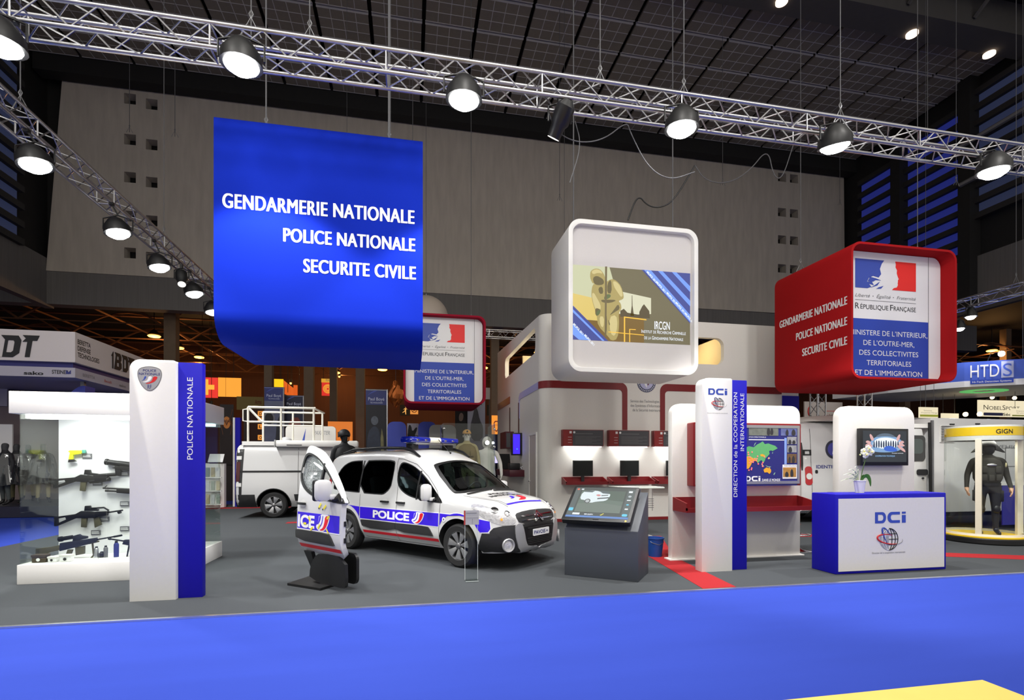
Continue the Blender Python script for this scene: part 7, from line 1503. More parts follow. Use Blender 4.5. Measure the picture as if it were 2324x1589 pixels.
def tactical(t, m=VEST):
    v = part('vest', MB().lathe([(.19, 1.02), (.225, 1.10), (.235, 1.30), (.20, 1.44), (.13, 1.50)], (0, 0, 0), n=28, sx=1.0, sy=.74), m, t, smooth=50)
    for x, z in ((-.11, 1.12), (.0, 1.11), (.11, 1.12), (-.1, 1.27), (.1, 1.27)): part('pouch', MB().cbox((x, -.175, z), (.085, .06, .12)), m, v, bevel=.012)
    part('belt', MB().lathe([(.195, .96), (.20, 1.01)], (0, 0, 0), n=28, sy=.76, caps=False), BLACK, t)
m1 = mannequin('dark mannequin in black helmet and uniform, standing behind the police car', (-1.42, 11.95, .42), .5, KEV, M('black_mask', (24, 24, 25), .8), wide=1.2); helmet(m1, VEST); tactical(m1); plinth(m1, .35, .42)
m2 = mannequin('mannequin in khaki with tan cap and white mask behind the police car', (1.30, 12.0, .48), 0, BEI, WSK, wide=1.12); feature_face(m2, WSK); tactical(m2, M('khaki_vest', (122, 104, 66), .8, noise=.2, bump=.2)); plinth(m2, .35, .48)
cp_ = part('cap', MB().ball((0, .0, 1.745), .112, 20, (.92, 1.02, .85)).xf(lambda v: Vector((v.x, v.y, max(v.z, 1.735)))), M('tan_cap', (196, 150, 84), .8, noise=.1), m2, smooth=60); part('cap_peak', MB().ball((0, -.10, 1.738), .085, 14, (1, 1.05, .12)), M('tan_cap', (196, 150, 84)), cp_, smooth=60); part('cap_badge', MB().ball((.0, -.105, 1.785), .022, 8, (1, .4, 1.2)), INK, cp_)
m3 = mannequin('white coverall mannequin beside the khaki one, by the pavilion wall', (1.92, 13.0, .35), -.3, M('white_coverall', (224, 222, 216), .8, noise=.06, bump=.4, scale=12), M('white_hood', (222, 220, 214), .8), (((-.34, .02, 1.18), (-.38, -.08, .93), (-.38, -.10, .86)), ((.34, .02, 1.18), (.38, -.08, .93), (.38, -.10, .86))), wide=1.35); plinth(m3, .35, .35)
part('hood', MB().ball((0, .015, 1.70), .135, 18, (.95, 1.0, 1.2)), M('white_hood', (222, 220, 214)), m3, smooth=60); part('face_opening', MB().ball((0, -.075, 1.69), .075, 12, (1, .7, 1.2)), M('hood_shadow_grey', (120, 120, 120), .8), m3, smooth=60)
t = thing('glass_case', 'tall clear glass case around the khaki mannequin', 'display case', (1.3, 12.0, 0))
for a, b in (((.72, 11.46, .05), (1.88, 11.468, 2.42)), ((.72, 11.47, .05), (.728, 12.55, 2.42)), ((1.872, 11.47, .05), (1.88, 12.55, 2.42))): part('glass_pane', boxmb(a, b), CLEAR, t, world=True)
part('base', boxmb((.70, 11.45, 0), (1.90, 12.57, .05)), WHITE, t, world=True)
for x, y, z in ((.74, 11.45, 2.3), (1.86, 11.45, 2.3), (1.86, 11.45, 1.9)): part('clamp', MB().ball((x, y, z), .028, 10), CHROME, t, world=True)
part('case_spotlight', MB().ball((1.72, 11.6, 2.0), .05, 10), E_('case_light', (255, 255, 250)), t, world=True)
# figure inside the yellow showcase, arms a little away from the body
m4 = mannequin('dark uniformed mannequin with flared helmet flaps inside the yellow round showcase', (11.10, 8.14, .147), -.62, OLV, SKN, (((-.30, .05, 1.17), (-.33, -.02, .93), (-.33, -.05, .86)), ((.30, .05, 1.17), (.34, -.02, .93), (.34, -.05, .86))), wide=1.28, boots=M('boot_black', (24, 22, 20), .4, coat=.3), trousers=KEV)
tactical(m4, OLV); helmet(m4, VEST); part('balaclava', MB().ball((0, -.0, 1.67), .118, 18, (.92, 1.02, 1.1)), VEST, m4, smooth=60)
for s in (-1, 1): part('neck_flap', MB().add([(s*.09, -.06, 1.79), (s*.09, .06, 1.79), (s*.25, .05, 1.60), (s*.25, -.06, 1.60), (s*.10, -.07, 1.66), (s*.10, .07, 1.66)], [(0, 1, 2, 3), (3, 2, 5, 4), (0, 3, 4), (1, 5, 2), (0, 4, 5, 1)]), VEST, m4)
part('chest_badge', MB().ball((0, -.185, 1.36), .05, 12, (1.6, .3, .5)), ALU, m4, smooth=60); part('arm_patch', MB().ball((.262, -.02, 1.36), .045, 12, (.4, 1, 1.2)), M('patch_cream', (206, 196, 150), .7), m4, smooth=60)
for s in (-1, 1): part('thigh_holster', MB().cbox((s*.19, -.01, .76), (.07, .13, .22)), BLACK, m4, bevel=.015); part('knee_pad', MB().ball((s*.115, -.06, .50), .07, 12, (.9, .6, 1.2)), BLACK, m4, smooth=60)
# plastic covered figures on the neighbouring stand at the far left
PLAS = M('clear_black_plastic', (40, 44, 48), .12, .0, noise=.5, scale=5, coat=1.0, bump=.9)
def cape(t, seed, r0=.20, r1=.36, zt=1.48, zb=.58):
    random.seed(seed); ph = [random.uniform(0, 6) for _ in range(4)]; n = 40; rows = 12; vs = []; fs = []
    for i in range(rows+1):
        f = i/rows; z = zt+(zb-zt)*f; r = r0+(r1-r0)*f**.7
        for j in range(n):
            a = 2*PI*j/n; k = 1+.16*f*math.sin(5*a+ph[0]+2*f)+.10*f*math.sin(9*a+ph[1])+.05*math.sin(14*a+ph[2]+6*f); vs.append((r*k*math.cos(a), r*k*math.sin(a)*.75, z+.03*math.sin(3*a+ph[3])*f))
    for i in range(rows):
        for j in range(n): j2 = (j+1) % n; fs.append((i*n+j, (i+1)*n+j, (i+1)*n+j2, i*n+j2))
    fs.append(tuple(range(n))); part('plastic_cover', MB().add(vs, fs), PLAS, t, smooth=60)
sp = [(12, 17.5, 'grey trousers, at the left picture edge', M('grey_trousers', (70, 76, 74), .8, noise=.15)), (38, 18.35, 'khaki trousers, second from the left edge', M('khaki_trousers', (104, 100, 70), .8, noise=.15)), (64, 19.2, 'pale trousers, seen beside the display case glass', M('pale_trousers', (170, 156, 120), .8, noise=.1)), (98, 18.2, 'pale leg and black boot, seen through the display case', M('pale_trousers', (170, 156, 120)))]
for k, (px, y, lb, tm) in enumerate(sp):
    q = atY(px, 1000, y); mm = mannequin('plastic covered mannequin with '+lb, (q.x, y, .32), .4*k-.5, KEV, M('dummy_grey', (60, 60, 60), .7), wide=1.05, trousers=tm); cape(mm, k+1)
# ================================================================== neighbouring stand at the left
FASW = M('fascia_white', (214, 206, 202), .55, noise=.02); FASB = M('fascia_navy', (40, 40, 112), .5); FASG = M('fascia_grey', (176, 172, 182), .55, noise=.03)
fx, fy = -9.42, 17.0
bt_ = thing('overhead_fascia', 'white overhead fascia with big black BDT letters above the stand at the far left', 'fascia', (fx-4, 19, 3.9))
part('upper_band', boxmb((-20, fy, 4.42), (fx, 24, 5.29)), FASW, bt_, world=True); part('navy_band', boxmb((-20, fy+.12, 4.24), (fx-.12, 24, 4.42)), FASB, bt_, world=True); part('lower_band', boxmb((-20, fy, 3.98), (fx, 24, 4.26)), FASG, bt_, world=True)
pl = FRONT(0, fy, 0); g = lambda px, py: atY(px, py, fy)
def slab_letter(mb, pl, polys, x, z, w, h, sk=.0):
    for lp in polys: pl.plate(mb, [[(x+a*w+sk*b*h, z+b*h) for a, b in l] for l in lp], .004, .02)
BDT_D = [[[(0, 0), (.7, 0), (.95, .2), (.95, .8), (.8, 1), (.05, 1), (.25, .8), (.25, .0)], [(.38, .22), (.38, .78), (.62, .78), (.68, .7), (.68, .3), (.6, .22)]]]
BDT_T = [[[(.0, 1), (1, 1), (.9, .76), (.62, .76), (.62, 0), (.34, 0), (.34, .70), (.05, .70), (.22, .85)]]]
BDT_B = [[[(0, 0), (.7, 0), (.95, .15), (.95, .42), (.8, .52), (.92, .62), (.92, .85), (.75, 1), (.05, 1), (.2, .85)], [(.32, .2), (.32, .42), (.62, .42), (.62, .2)], [(.32, .6), (.32, .8), (.6, .8), (.6, .6)]]]
BDT_A = [[[(.2, 0), (.2, .72), (0, .72), (.42, 1), (.42, 0)]]]
a, b = g(2, 810), g(40, 762); mb = MB(); slab_letter(mb, pl, BDT_D, a.x-.1, a.z, b.x-a.x+.15, b.z-a.z, .15); part('big_letter', mb, INK, bt_, world=True)
a, b = g(44, 810), g(82, 762); mb = MB(); slab_letter(mb, pl, BDT_T, a.x, a.z, b.x-a.x, b.z-a.z, .15); part('big_letter', mb, INK, bt_, world=True); a, b = g(-40, 810), g(-2, 762); mb = MB(); slab_letter(mb, pl, BDT_B, a.x-.2, a.z, b.x-a.x, b.z-a.z, .15); part('big_letter', mb, INK, bt_, world=True)
a = g(54, 851); letters(bt_, pl, [('sako', a.x, g(54, 850).z, .10, .48, dict(bold=.03)), ('STEINER', g(118, 850).x, g(118, 848).z, .11, .42, dict(bold=.02))], INK); part('logo_block', plate(pl, [[(g(150, 848).x, g(150, 849).z), (g(161, 848).x, g(161, 849).z), (g(161, 848).x, g(161, 840).z), (g(156, 848).x, g(156, 845).z), (g(150, 848).x, g(150, 840).z)]], .002, .006), NAVY, bt_, world=True)
pr = Plane((fx, fy, 0), (0, 1, 0), (0, 0, 1)); gx_ = lambda px, py: (atX(px, py, fx).y-fy, atX(px, py, fx).z)
y0, _ = gx_(176, 800)
letters(bt_, pr, [('BERETTA', y0, 4.98, .14, .62, dict(bold=.015)), ('DEFENSE', y0, 4.79, .14, .62, dict(bold=.015)), ('TECHNOLOGIES', y0, 4.60, .14, 1.06, dict(bold=.015))], INK)
ya, za = gx_(252, 830); yb_, zb = gx_(300, 830)
for k, L_ in enumerate((BDT_A, BDT_B, BDT_D, BDT_T)): mb = MB(); slab_letter(mb, pr, L_, ya+[0, .2, .68, 1.16][k]*.85, 4.58, [.3, .52, .52, .5][k]*.85, .55); part('big_letter', mb, INK, bt_, world=True)
letters(bt_, pr, [('BERETTA', .35, 4.07, .10, .6), ('sako', 2.3, 4.06, .09, .4, dict(bold=.03))], INKG); letters(bt_, pr, [('Benelli', 1.45, 4.07, .09, .4)], M('sign_red', (176, 60, 50)))
BWALL = M('mauve_wall', (132, 118, 118), .7, noise=.06)
bw = thing('booth_wall', 'dim mauve back wall of the neighbouring stand at the far left', 'wall', (-14, 20, 0)); part('board', boxmb((-20, 20.2, 0), (-9.6, 20.4, 3.9)), BWALL, bw, world=True); struct('stand_platform', boxmb((-20, 17.0, .0), (-9.6, 20.19, .30)), M('navy_plinth', (22, 22, 44), .5))
t, p_, w, h = sign('poster', 'dark portrait poster on the mauve wall above the covered mannequins', 'poster', 20, 886, 45, 934, 20.15, M('poster_black', (26, 24, 24), .6)); part('portrait_head', plate(p_, [circ(w*.5, h*.62, w*.3, 20)], .001, .004), M('poster_brown', (74, 60, 50), .6), t, world=True); part('portrait_shoulders', plate(p_, [smooth_poly([(w*.05, .02), (w*.95, .02), (w*.85, h*.3), (w*.6, h*.4), (w*.3, h*.36)], 2)], .001, .0035), M('poster_brown2', (92, 74, 60), .6), t, world=True)
t, p_, w, h = sign('poster', 'pale poster ending in the letters ES at the left picture edge', 'poster', -40, 880, 16, 921, 20.1, FASG); letters(t, p_, [('DEFENSES', -.1, h*.45, .2, w*.85, dict(bold=.02))], NAVY)
t, p_, w, h = sign('booth_screen', 'white framed dark screen behind the covered mannequins at the left edge', 'screen', -30, 963, 28, 1060, 19.4, WHITE); part('screen', plate(p_, [rrect(.3, .1, w-.35, h-.35)], .001, .004), M('dark_screen', (16, 22, 20)), t, world=True); part('stand', boxmb((p_.o.x+.2, 19.4, .3), (p_.o.x+w-.2, 19.45, p_.o.z)), WHITE, t, world=True)
t = thing('curved_sign', 'blue and beige curved sign under the fascia above the left display case', 'sign', (-9.9, 17.9, 3.2)); q0 = atY(155, 890, 17.6); q1 = atY(193, 890, 17.6)
arc_ = [(q0.x+(q1.x-q0.x)*i/10, q0.z-.25+.45*math.sin(PI*(.12+.4*i/10))) for i in range(11)]; part('face', plate(FRONT(0, 17.6, 0), [arc_+[(x, 3.1) for x, z in arc_[::-1]]], -.5, 0), M('sign_blue', (50, 60, 150), .5), t, world=True); part('hanger', boxmb((q0.x+.2, 17.8, 3.4), (q0.x+.3, 17.9, 3.985)), GREYM, t, world=True); part('edge', plate(FRONT(0, 17.58, 0), [[(q0.x-.1, 3.1), (q0.x-.1, q0.z-.1), (q0.x, q0.z-.08), (q0.x, 3.1)]], -.5, 0), FASW, t, world=True)
# ================================================================== things in the middle distance
# brochure rack with tablet
q = atZ(470, 1137); rk = thing('brochure_rack', 'white rounded rack of brochures with a tablet on top, right of the left display case', 'rack', (-6.75, 19.0, 0))
RX, RY = -6.75, 19.0; part('back_panel', boxmb((RX-.62, RY-.1, 0), (RX-.12, RY+.3, 1.52)), M('rack_taupe', (150, 132, 122), .6), rk, world=True); part('side_panel', boxmb((RX-.12, RY-.12, 0), (RX+.05, RY+.3, 1.52)), WHITE, rk, world=True)
part('case', plate(Plane((0, 0, 0), (1, 0, 0), (0, 1, 0)), [[(RX+.05, RY-.1), (RX+.45, RY-.05), (RX+.58, RY+.1), (RX+.58, RY+.3), (RX+.05, RY+.3)]], .02, 1.50), WHITE, rk, world=True)
for j in range(3):
    for k in range(3): bro = part('brochure', boxmb((RX+.10+.15*k, RY-.16+.03*k, .16+.45*j), (RX+.21+.15*k, RY-.12+.03*k, .47+.45*j)), M('brochure_tan%d' % ((j+k) % 3), ((190, 176, 140), (206, 206, 210), (150, 160, 150))[(j+k) % 3], .5, noise=.3, scale=20), rk, world=True)
    part('shelf_lip', boxmb((RX+.05, RY-.18, .12+.45*j), (RX+.58, RY-.10, .15+.45*j)), WHITE, rk, world=True)
t = thing('tablet', 'white tablet propped on the brochure rack', 'tablet', (RX+.35, RY, 1.525)); part('screen', MB().cbox((0, .05, .16), (.46, .02, .34), tilt=('X', -.6)), INKW, t, bevel=.01); part('prop', MB().cbox((0, .12, .08), (.06, .02, .2), tilt=('X', .5)), GREYM, t)
t = thing('totem', 'slim far totem of blue with a white edge, left of the white van', 'totem', (-5.6, 19.6, 0)); a = atY(531, 948, 19.6); b = atY(545, 948, 19.6); part('blue_slab', boxmb((a.x+.04, 19.6, 0), (b.x, 19.75, a.z)), BLUE, t, world=True); part('white_edge', boxmb((a.x-.02, 19.55, 0), (a.x+.04, 19.75, a.z)), WHITE, t, world=True)
def rollup(label, px0, py0, px1, py1, y, mat, txt=True, base=True):
    t, p_, w, h = sign('banner', label, 'banner', px0, py0, px1, py1, y, mat, .03)
    part('pole', MB().tube([tuple(p_.P(w*1.02, 0, -.02)), tuple(p_.P(w*1.02, h*1.01, -.02))], .03, 6), ALU, t, world=True); part('top_bar', MB().tube([tuple(p_.P(0, h, 0)), tuple(p_.P(w, h, 0))], .03, 6), ALU, t, world=True)
    if p_.o.z > .03: part('foot', boxmb((p_.o.x+w*.3, y, 0), (p_.o.x+w*.7, y+.05, p_.o.z)), BLACK, t, world=True)
    if txt: letters(t, p_, [('Paul Boy\u00e9', w*.12, h-w*.52, w*.16, w*.76), ('TECHNOLOGIES', w*.2, h-w*.66, w*.07, w*.6)], M('banner_pale_ink', (190, 196, 216), .6)); part('sail_mark', plate(p_, [smooth_poly([(w*.05, h-w*.30), (w*.35, h-w*.05), (w*.6, h-w*.02), (w*.30, h-w*.15)], 1)], .001, .004), M('banner_sail', (70, 86, 170), .6), t, world=True)
    return t, p_, w, h
BN1 = M('banner_grey_blue', (92, 98, 124), .6, noise=.35, scale=2.5); BN2 = M('banner_navy', (22, 24, 52), .6, noise=.2, scale=2)
t, p_, w, h = rollup('grey blue banner reading Paul Boye with a big camera lens picture, behind the van', 600, 880, 643, 1040, 22, BN1)
part('blue_top', plate(p_, [rrect(0, h-w*.75, w, h)], .0004, .0008), M('banner_top_blue', (44, 52, 110), .6, noise=.2, scale=2), t, world=True); part('lens_picture', plate(p_, [circ(w*.25, h*.56, w*.30, 28, w*.42), circ(w*.25, h*.56, w*.24, 28, w*.34)], .001, .004), INKG, t, world=True); part('lens_dark', plate(p_, [circ(w*.25, h*.56, w*.22, 28, w*.32)], .001, .004), M('poster_black', (26, 24, 24)), t, world=True); part('figure_picture', plate(p_, [smooth_poly([(w*.5, .05), (w*.95, .05), (w*.95, h*.55), (w*.8, h*.62), (w*.65, h*.5), (w*.6, h*.3)], 2)], .001, .003), M('banner_charcoal', (44, 46, 54), .6, noise=.4, scale=5), t, world=True)
t, p_, w, h = rollup('navy banner reading Paul Boye with a dull red picture, behind the van railing', 646, 899, 688, 1040, 22.4, BN2); part('red_picture', plate(p_, [smooth_poly([(w*.1, h*.42), (w*.9, h*.40), (w*.85, h*.66), (w*.3, h*.65)], 1)], .001, .004), M('banner_dull_red', (110, 36, 26), .6, noise=.3, scale=4), t, world=True)
t, p_, w, h = rollup('tall navy banner reading Paul Boye with a gas masked figure, behind the police car', 830, 885, 878, 1040, 20, M('banner_black_navy', (16, 18, 30), .6, noise=.3, scale=2))
part('blue_top', plate(p_, [rrect(0, h*.78, w, h)], .0004, .0008), M('banner_top_blue', (44, 52, 110)), t, world=True); part('mask_picture', plate(p_, [circ(w*.42, h*.55, w*.17, 24, w*.22)], .001, .004), M('banner_steel', (86, 92, 104), .6, noise=.6, scale=8), t, world=True); part('body_picture', plate(p_, [smooth_poly([(w*.05, .1), (w*.7, .1), (w*.68, h*.38), (w*.5, h*.47), (w*.3, h*.46), (w*.08, h*.36)], 2)], .001, .003), M('banner_slate', (42, 50, 68), .6, noise=.5, scale=5), t, world=True); part('weapon_picture', plate(p_, [[(w*.72, .1), (w*.86, .1), (w*.84, h*.3), (w*.76, h*.44), (w*.70, h*.3)]], .001, .004), M('banner_olive', (120, 116, 80), .6, noise=.6, scale=8), t, world=True)
for lb, x0, y0, x1, m, y, r in (('left blue partition board with rounded top, right of the gas mask banner', 879, 957, 922, M('partition_blue', (54, 70, 176), .5, noise=.05), 19.4, .22), ('right blue partition board with rounded top, behind the car light bar', 949, 957, 990, M('partition_blue', (54, 70, 176)), 19.4, .22), ('grey partition board with rounded corners right of the blue boards', 974, 964, 1035, M('partition_grey', (146, 146, 142), .5, noise=.03), 19.0, .2)):
    a = atY(x0, y0, y); b = atY(x1, y0, y); t = thing('partition_board', lb, 'board', ((a.x+b.x)/2, y, 0)); part('board', plate(FRONT(0, y, 0), [rrect(a.x, 0, b.x, a.z, 0, rs=(0, 0, r, r))], -.08, 0), m, t, world=True); part('foot', boxmb((a.x, y-.05, 0), (b.x, y+.15, .03)), WHITE, t, world=True)
t, p_, w, h = sign('poster', 'pale poster with a dark soldier silhouette between the two blue boards', 'poster', 924, 961, 950, 1010, 20.3, M('poster_lilac', (178, 172, 186), .6)); part('soldier_picture', plate(p_, [smooth_poly([(w*.05, 0), (w*.45, 0), (w*.55, h*.3), (w*.9, h*.75), (w*.8, h*.85), (w*.45, h*.6), (w*.35, h*.9), (w*.15, h*.95), (w*.05, h*.6)], 1)], .001, .004), INK, t, world=True); letters(t, p_, [('Pa', w*.6, h*.22, .2, .35)], INK); part('support', boxmb((p_.o.x, 20.35, 0), (p_.o.x+w, 20.4, p_.o.z)), M('poster_lilac', (178, 172, 186)), t, world=True)
t, p_, w, h = sign('poster', 'dark poster with a pale flower shape left of the soldiers poster', 'poster', 1033, 927, 1061, 985, 21.4, M('poster_black', (26, 24, 24))); part('flower_picture', plate(p_, [smooth_poly([(w*.3, h*.5), (w*.6, h*.5), (w*.7, h*.75), (w*.5, h*.85), (w*.3, h*.75)], 2)], .001, .004), M('poster_rose', (150, 130, 120), .6), t, world=True); part('support', boxmb((p_.o.x, 21.45, 0), (p_.o.x+w, 21.5, p_.o.z)), BLACK, t, world=True)
t, p_, w, h = sign('poster', 'tall pale grey poster showing soldiers and birds under the rear red cube', 'poster', 1061, 908, 1101, 1000, 21.2, M('poster_mist', (160, 160, 176), .6, noise=.1, scale=2)); part('soldiers_picture', plate(p_, [smooth_poly([(w*.2, .0), (w*.85, .0), (w*.9, h*.35), (w*.7, h*.5), (w*.55, h*.8), (w*.40, h*.84), (w*.30, h*.6), (w*.15, h*.35)], 1)], .001, .004), M('poster_camo', (72, 72, 78), .6, noise=.6, scale=6), t, world=True); part('birds_picture', plate(p_, [[(w*.7, h*.88), (w*.78, h*.92), (w*.84, h*.87), (w*.78, h*.89)]], .001, .004), INK, t, world=True); part('support', boxmb((p_.o.x, 21.25, 0), (p_.o.x+w, 21.3, p_.o.z)), M('poster_mist', (160, 160, 176)), t, world=True)
# white sign board with a blue spike behind the van awning
t, p_, w, h = sign('sign_board', 'white sign board with a thin blue spike behind the van awning', 'sign', 648, 967, 762, 1010, 18.2, WHITE2, .1, .12); part('spike_mark', plate(p_, [[(w*.32, h*.15), (w*.40, h*.88), (w*.37, h*.1)]], .001, .004), LOGOB, t, world=True); letters(t, p_, [('PAX/ETER', w*.56, h*.55, .14, w*.32, dict(shear=.2))], M('sign_faint', (150, 152, 156), .6)); part('support', boxmb((p_.o.x+.2, 18.25, 0), (p_.o.x+w-.2, 18.3, p_.o.z)), WHITE2, t, world=True)
# wall signs of the hall beyond
def exit_sign(px, lb):
    t, p_, w, h = sign('exit_sign', 'dark running figure exit sign %s' % lb, 'sign', px-11, 919, px+11, 943, 51.94, M('sign_dark_green', (16, 26, 20), .6)); m = E_('exit_orange', (236, 170, 90), .8)
    part('runner', MB().join(plate(p_, [circ(w*.62, h*.80, w*.09, 10)], .001, .01)).join(plate(p_, [[(w*.45, h*.40), (w*.62, h*.45), (w*.66, h*.70), (w*.50, h*.70)], ], .001, .01)).join(plate(p_, [[(w*.2, h*.25), (w*.35, h*.28), (w*.58, h*.42), (w*.5, h*.48)]], .001, .01)).join(plate(p_, [[(w*.55, h*.1), (w*.63, h*.1), (w*.62, h*.45), (w*.5, h*.42)]], .001, .01)).join(plate(p_, [[(w*.3, h*.55), (w*.5, h*.70), (w*.8, h*.60), (w*.5, h*.62)]], .001, .01)), m, t, world=True)
exit_sign(919, 'left of the no smoking sign'); exit_sign(1116, 'beside the pavilion side wall')
def nosmoke(px, lb):
    t, p_, w, h = sign('no_smoking_sign', 'square orange no smoking sign %s' % lb, 'sign', px-9, 921, px+9, 940, 51.94, E_('sign_orange', (236, 150, 70), .75)); m = M('sign_brown_red', (120, 40, 16), .6)
    part('ring', plate(p_, [circ(w/2, h/2, w*.36, 28), circ(w/2, h/2, w*.28, 28)], .002, .02), m, t, world=True); part('bar', plate(p_, [[(w*.26, h*.30), (w*.31, h*.25), (w*.74, h*.70), (w*.69, h*.75)]], .002, .02), m, t, world=True); part('cigarette', plate(p_, [[(w*.3, h*.62), (w*.33, h*.68), (w*.68, h*.38), (w*.65, h*.32)]], .002, .015), m, t, world=True)
nosmoke(940, 'under the rear red cube'); nosmoke(1138, 'at the edge of the pavilion')
t, p_, w, h = sign('fire_hose_sign', 'red sign with a yellow coiled hose under the blue cube', 'sign', 730, 868, 758, 898, 38, E_('hose_red', (226, 50, 40), .8)); YE = E_('hose_yellow', (246, 190, 60), .9)
for r_ in (.14, .22, .30, .38): part('hose_ring', plate(p_, [circ(w*.5, h*.52, w*r_, 28), circ(w*.5, h*.52, w*(r_-.035), 28)], .002, .02), YE, t, world=True)
part('header', plate(p_, [rrect(-.02, h, w+.02, h*1.28)], -.05, .02), E_('header_yellow', (226, 164, 50), .8), t, world=True); letters(t, p_, [('RIA', w*.35, h*1.08, .18, w*.3, dict(z=.03))], INKW)
t, p_, w, h = sign('shield_sign', 'glowing orange sign with a shield at the pavilion side', 'sign', 1116, 943, 1137, 992, 30.5, E_('sign_glow_orange', (255, 150, 50), .9)); part('shield_mark', plate(p_, [smooth_poly([(w*.2, h*.75), (w*.8, h*.75), (w*.75, h*.4), (w*.5, h*.2), (w*.25, h*.4)], 1), smooth_poly([(w*.28, h*.70), (w*.72, h*.70), (w*.68, h*.42), (w*.5, h*.27), (w*.32, h*.42)], 1)], .002, .02), M('sign_red', (176, 60, 50)), t, world=True); letters(t, p_, [('CRE', w*.3, h*.52, w*.16, w*.4, dict(z=.02))], M('sign_red', (176, 60, 50))); part('support', boxmb((p_.o.x-.3, 30.55, 0), (p_.o.x+w, 30.6, p_.o.z)), M('support_orange', (200, 120, 50), .6), t, world=True)
t, p_, w, h = sign('booth_billboard', 'beige panel with a round lit IN sign beside the pavilion', 'booth panel', 1098, 880, 1150, 906, 33, M('panel_beige', (206, 196, 190))); part('round_light', plate(p_, [circ(w*.55, h*.6, .32, 24)], .002, .05), E_('round_sign', (255, 246, 230), 1.0), t, world=True); letters(t, p_, [('IN', w*.45, h*.45, .34, .4, dict(z=.06, bold=.02))], INK)
t, p_, w, h = sign('lit_panel', 'far red lit panel with a yellow cross, right of the blue totem', 'lit panel', 440, 856, 494, 902, 40, E_('panel_red', (236, 50, 44), .85)); c_ = E_('cross_yellow', (255, 176, 60), .95); part('cross', plate(p_, [[(w*.50+a*.55, h*.52+b*.55) for a, b in ((-.3, -1), (.3, -1), (.3, -.3), (1, -.3), (1, .3), (.3, .3), (.3, 1), (-.3, 1), (-.3, .3), (-1, .3), (-1, -.3), (-.3, -.3))]], .002, .03), c_, t, world=True)
t, p_, w, h = sign('lit_panel', 'far orange lit panel beside the red one with a cross', 'lit panel', 495, 857, 547, 900, 40, E_('panel_orange', (255, 164, 56), .9)); part('panel_seam', plate(p_, [rrect(w*.33, 0, w*.34, h), rrect(w*.8, 0, w*.81, h)][:1], .002, .01), M('seam_brown', (130, 70, 30), .6), t, world=True)
t, p_, w, h = sign('lit_panel', 'far bright yellow lit panel above the grey blue banner', 'lit panel', 614, 860, 643, 882, 38, E_('panel_yellow', (255, 196, 20), 1.0))
a, b = atY(644, 860, 38), atY(659, 898, 39); t = thing('lit_panel', 'far orange lit panel turning the corner right of the yellow one', 'lit panel', (a.x, 38, b.z)); part('board', MB().add([(a.x, 38, a.z-.1), (b.x, 41, a.z-.4), (b.x, 41, b.z), (a.x, 38, b.z), (a.x, 38.1, a.z-.1), (b.x, 41.1, a.z-.4), (b.x, 41.1, b.z), (a.x, 38.1, b.z)], [(0, 1, 2, 3), (7, 6, 5, 4), (0, 4, 5, 1), (1, 5, 6, 2), (2, 6, 7, 3), (3, 7, 4, 0)]), E_('panel_deep_orange', (226, 96, 30), .8), t, world=True)
sign('lit_panel', 'small far orange lit panel above the navy banner', 'lit panel', 666, 874, 675, 898, 40, E_('panel_deep_orange', (226, 96, 30)))
t, p_, w, h = sign('booth_billboard', 'dim olive panel with the letters Arm beside the grey blue banner', 'booth panel', 537, 900, 598, 930, 36, M('panel_olive', (150, 132, 72), .6)); letters(t, p_, [('Arms', w*.68, h*.45, .3, w*.25, dict(bold=.02))], M('sign_brown_red', (120, 40, 16)))
t, p_, w, h = sign('vertical_sign', 'tall brown panel with stacked orange letter squares behind the van railing', 'sign', 560, 928, 602, 1010, 30.5, M('panel_dark_brown', (66, 30, 18), .6)); OS = E_('letter_orange', (236, 150, 60), .8)
for f, s in ((.86, 'D'), (.68, 'S'), (.50, 'L'), (.20, 'O')): part('letter_square', plate(p_, [rrect(w*.60, h*(f-.06), w*.92, h*(f+.08))], .002, .02), OS, t, world=True); letters(t, p_, [(s, w*.68, h*(f-.03), h*.08, w*.14, dict(z=.03, bold=.03))], M('panel_dark_brown', (66, 30, 18)), 'letter')
part('support', boxmb((p_.o.x, 30.55, 0), (p_.o.x+w, 30.6, p_.o.z)), M('panel_dark_brown', (66, 30, 18)), t, world=True)
t, p_, w, h = sign('poster', 'dark tall poster with an orange spider between the display case and the van', 'poster', 499, 918, 530, 1055, 22.5, M('poster_umber', (34, 20, 14), .6, noise=.3, scale=3)); part('spider_body', plate(p_, [circ(w*.5, h*.70, w*.27, 24, h*.10)], .001, .004), M('spider_orange', (206, 128, 56), .6, noise=.4, scale=6), t, world=True)
mb = MB()
for s in (-1, 1):
    for k in range(4): mb.tube([p_.P(w*.5, h*(.70+.03*(k-1.5)), .01), p_.P(w*(.5+s*(.32+.03*k)), h*(.82-.05*k), .01), p_.P(w*(.5+s*(.42-.05*k)), h*(.92-.14*k), .01)], .012, 5)
part('spider_legs', mb, M('spider_leg', (110, 66, 40), .6), t, world=True); part('support', boxmb((p_.o.x, 22.55, 0), (p_.o.x+w, 22.6, p_.o.z)), M('poster_umber', (34, 20, 14)), t, world=True)
t, p_, w, h = sign('booth_billboard', 'orange lit low booth panel behind the dark mannequin', 'booth panel', 744, 957, 800, 1045, 30.5, E_('booth_orange', (236, 128, 44), .7)); letters(t, p_, [('BEC', w*.40, h*.60, .30, w*.30, dict(bold=.02))], INK); part('support', boxmb((p_.o.x, 30.55, 0), (p_.o.x+w, 30.6, p_.o.z)), M('support_orange', (200, 120, 50)), t, world=True)
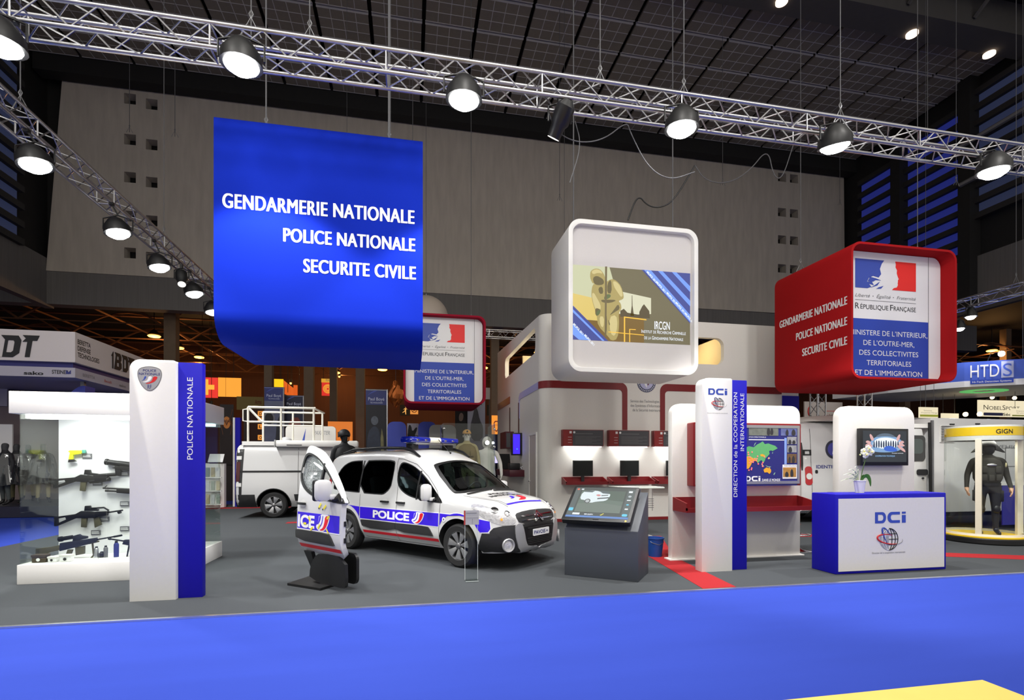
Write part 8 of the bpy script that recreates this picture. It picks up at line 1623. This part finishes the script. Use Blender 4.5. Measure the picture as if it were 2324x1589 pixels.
c = atY(967, 722, 25); t = thing('balloon', 'big pale beige hanging balloon behind the rear red cube', 'balloon', c); part('sphere', MB().ball((0, 0, 0), 1.05, 32), M('balloon_beige', (206, 192, 178), .6, noise=.03), t, smooth=60); part('neck', MB().cyl((0, 0, 0), .06, 1.03, 1.15), GREYM, t)
hang(c.x, 25, c.z+1.15, 21.4, 'wire holding the beige balloon', .01, False)
t = thing('foil_ornament', 'crumpled orange foil ornament hanging left of the rear red cube', 'ornament', atY(898, 895, 30.5)); random.seed(9); q = MB().ball((0, 0, 0), .5, 16, (.8, .5, 1.5)); q.v = [(x*random.uniform(.7, 1.2), y*random.uniform(.7, 1.2), z*random.uniform(.8, 1.1)) for x, y, z in q.v]; part('foil', q, M('orange_foil', (200, 110, 50), .3, .7, noise=.3), t); part('string', MB().tube([(0, 0, .7), (0, 0, max(1.0, 9.51-t.location.z))], .01, 5), CABLE, t)
t = thing('demo_counter', 'bright lit purple demo counter with screens at the pavilion side', 'counter', (1.75, 22.5, 0)); a, b = atY(1106, 1010, 22.5), atY(1136, 990, 22.5); part('counter', boxmb((a.x, 22.5, 0), (b.x, 23.1, 1.0)), M('counter_navy', (26, 26, 48), .5), t, world=True); part('backdrop', boxmb((a.x, 23.1, 0), (b.x+.4, 23.2, 2.8)), M('backdrop_navy', (20, 22, 46), .5), t, world=True); part('screen', boxmb((a.x+.2, 23.05, 1.5), (a.x+.55, 23.09, 2.0)), E_('screen_lilac', (190, 180, 255), 1.4), t, world=True); part('lamp', MB().ball((a.x+.3, 22.8, 2.4), .06, 10), E_('cool_spot', (236, 240, 255)), t, world=True)

for o in [q for q in bpy.data.objects if q.parent is None and q.name.split('.')[0] in ('lit_panel', 'fire_hose_sign', 'hanging_sign', 'booth_billboard')]:
    x, y, z = o.location; kd = o.name.split('.')[0]; lab = o['label']
    if kd == 'booth_billboard' and not (lab.startswith('beige') or lab.startswith('dim olive')): continue
    if kd == 'booth_billboard': part('support', boxmb((x-.4, y+.06, 0), (x+.4, y+.12, z+.1)), M('support_grey', (90, 84, 80), .6), o, world=True); continue
    if kd == 'hanging_sign':
        for dx in (-.25, .25): part('hanger', MB().tube([(x+dx, y+.06, z+.1), (x+dx, y+.06, 3.97 if y < 16 else 5.2)], .006, 5), CABLE, o, world=True)
        continue
    for dx in ((-.25, .25) if kd != 'fire_hose_sign' else (-.3, .3)): part('hanger', MB().tube([(x+dx, y+.06, z+.1), (x+dx, y+.06, 12.19 if y > 31 else 21.5)], .02 if y > 31 else .008, 5), BLACK if y > 31 else CABLE, o, world=True)
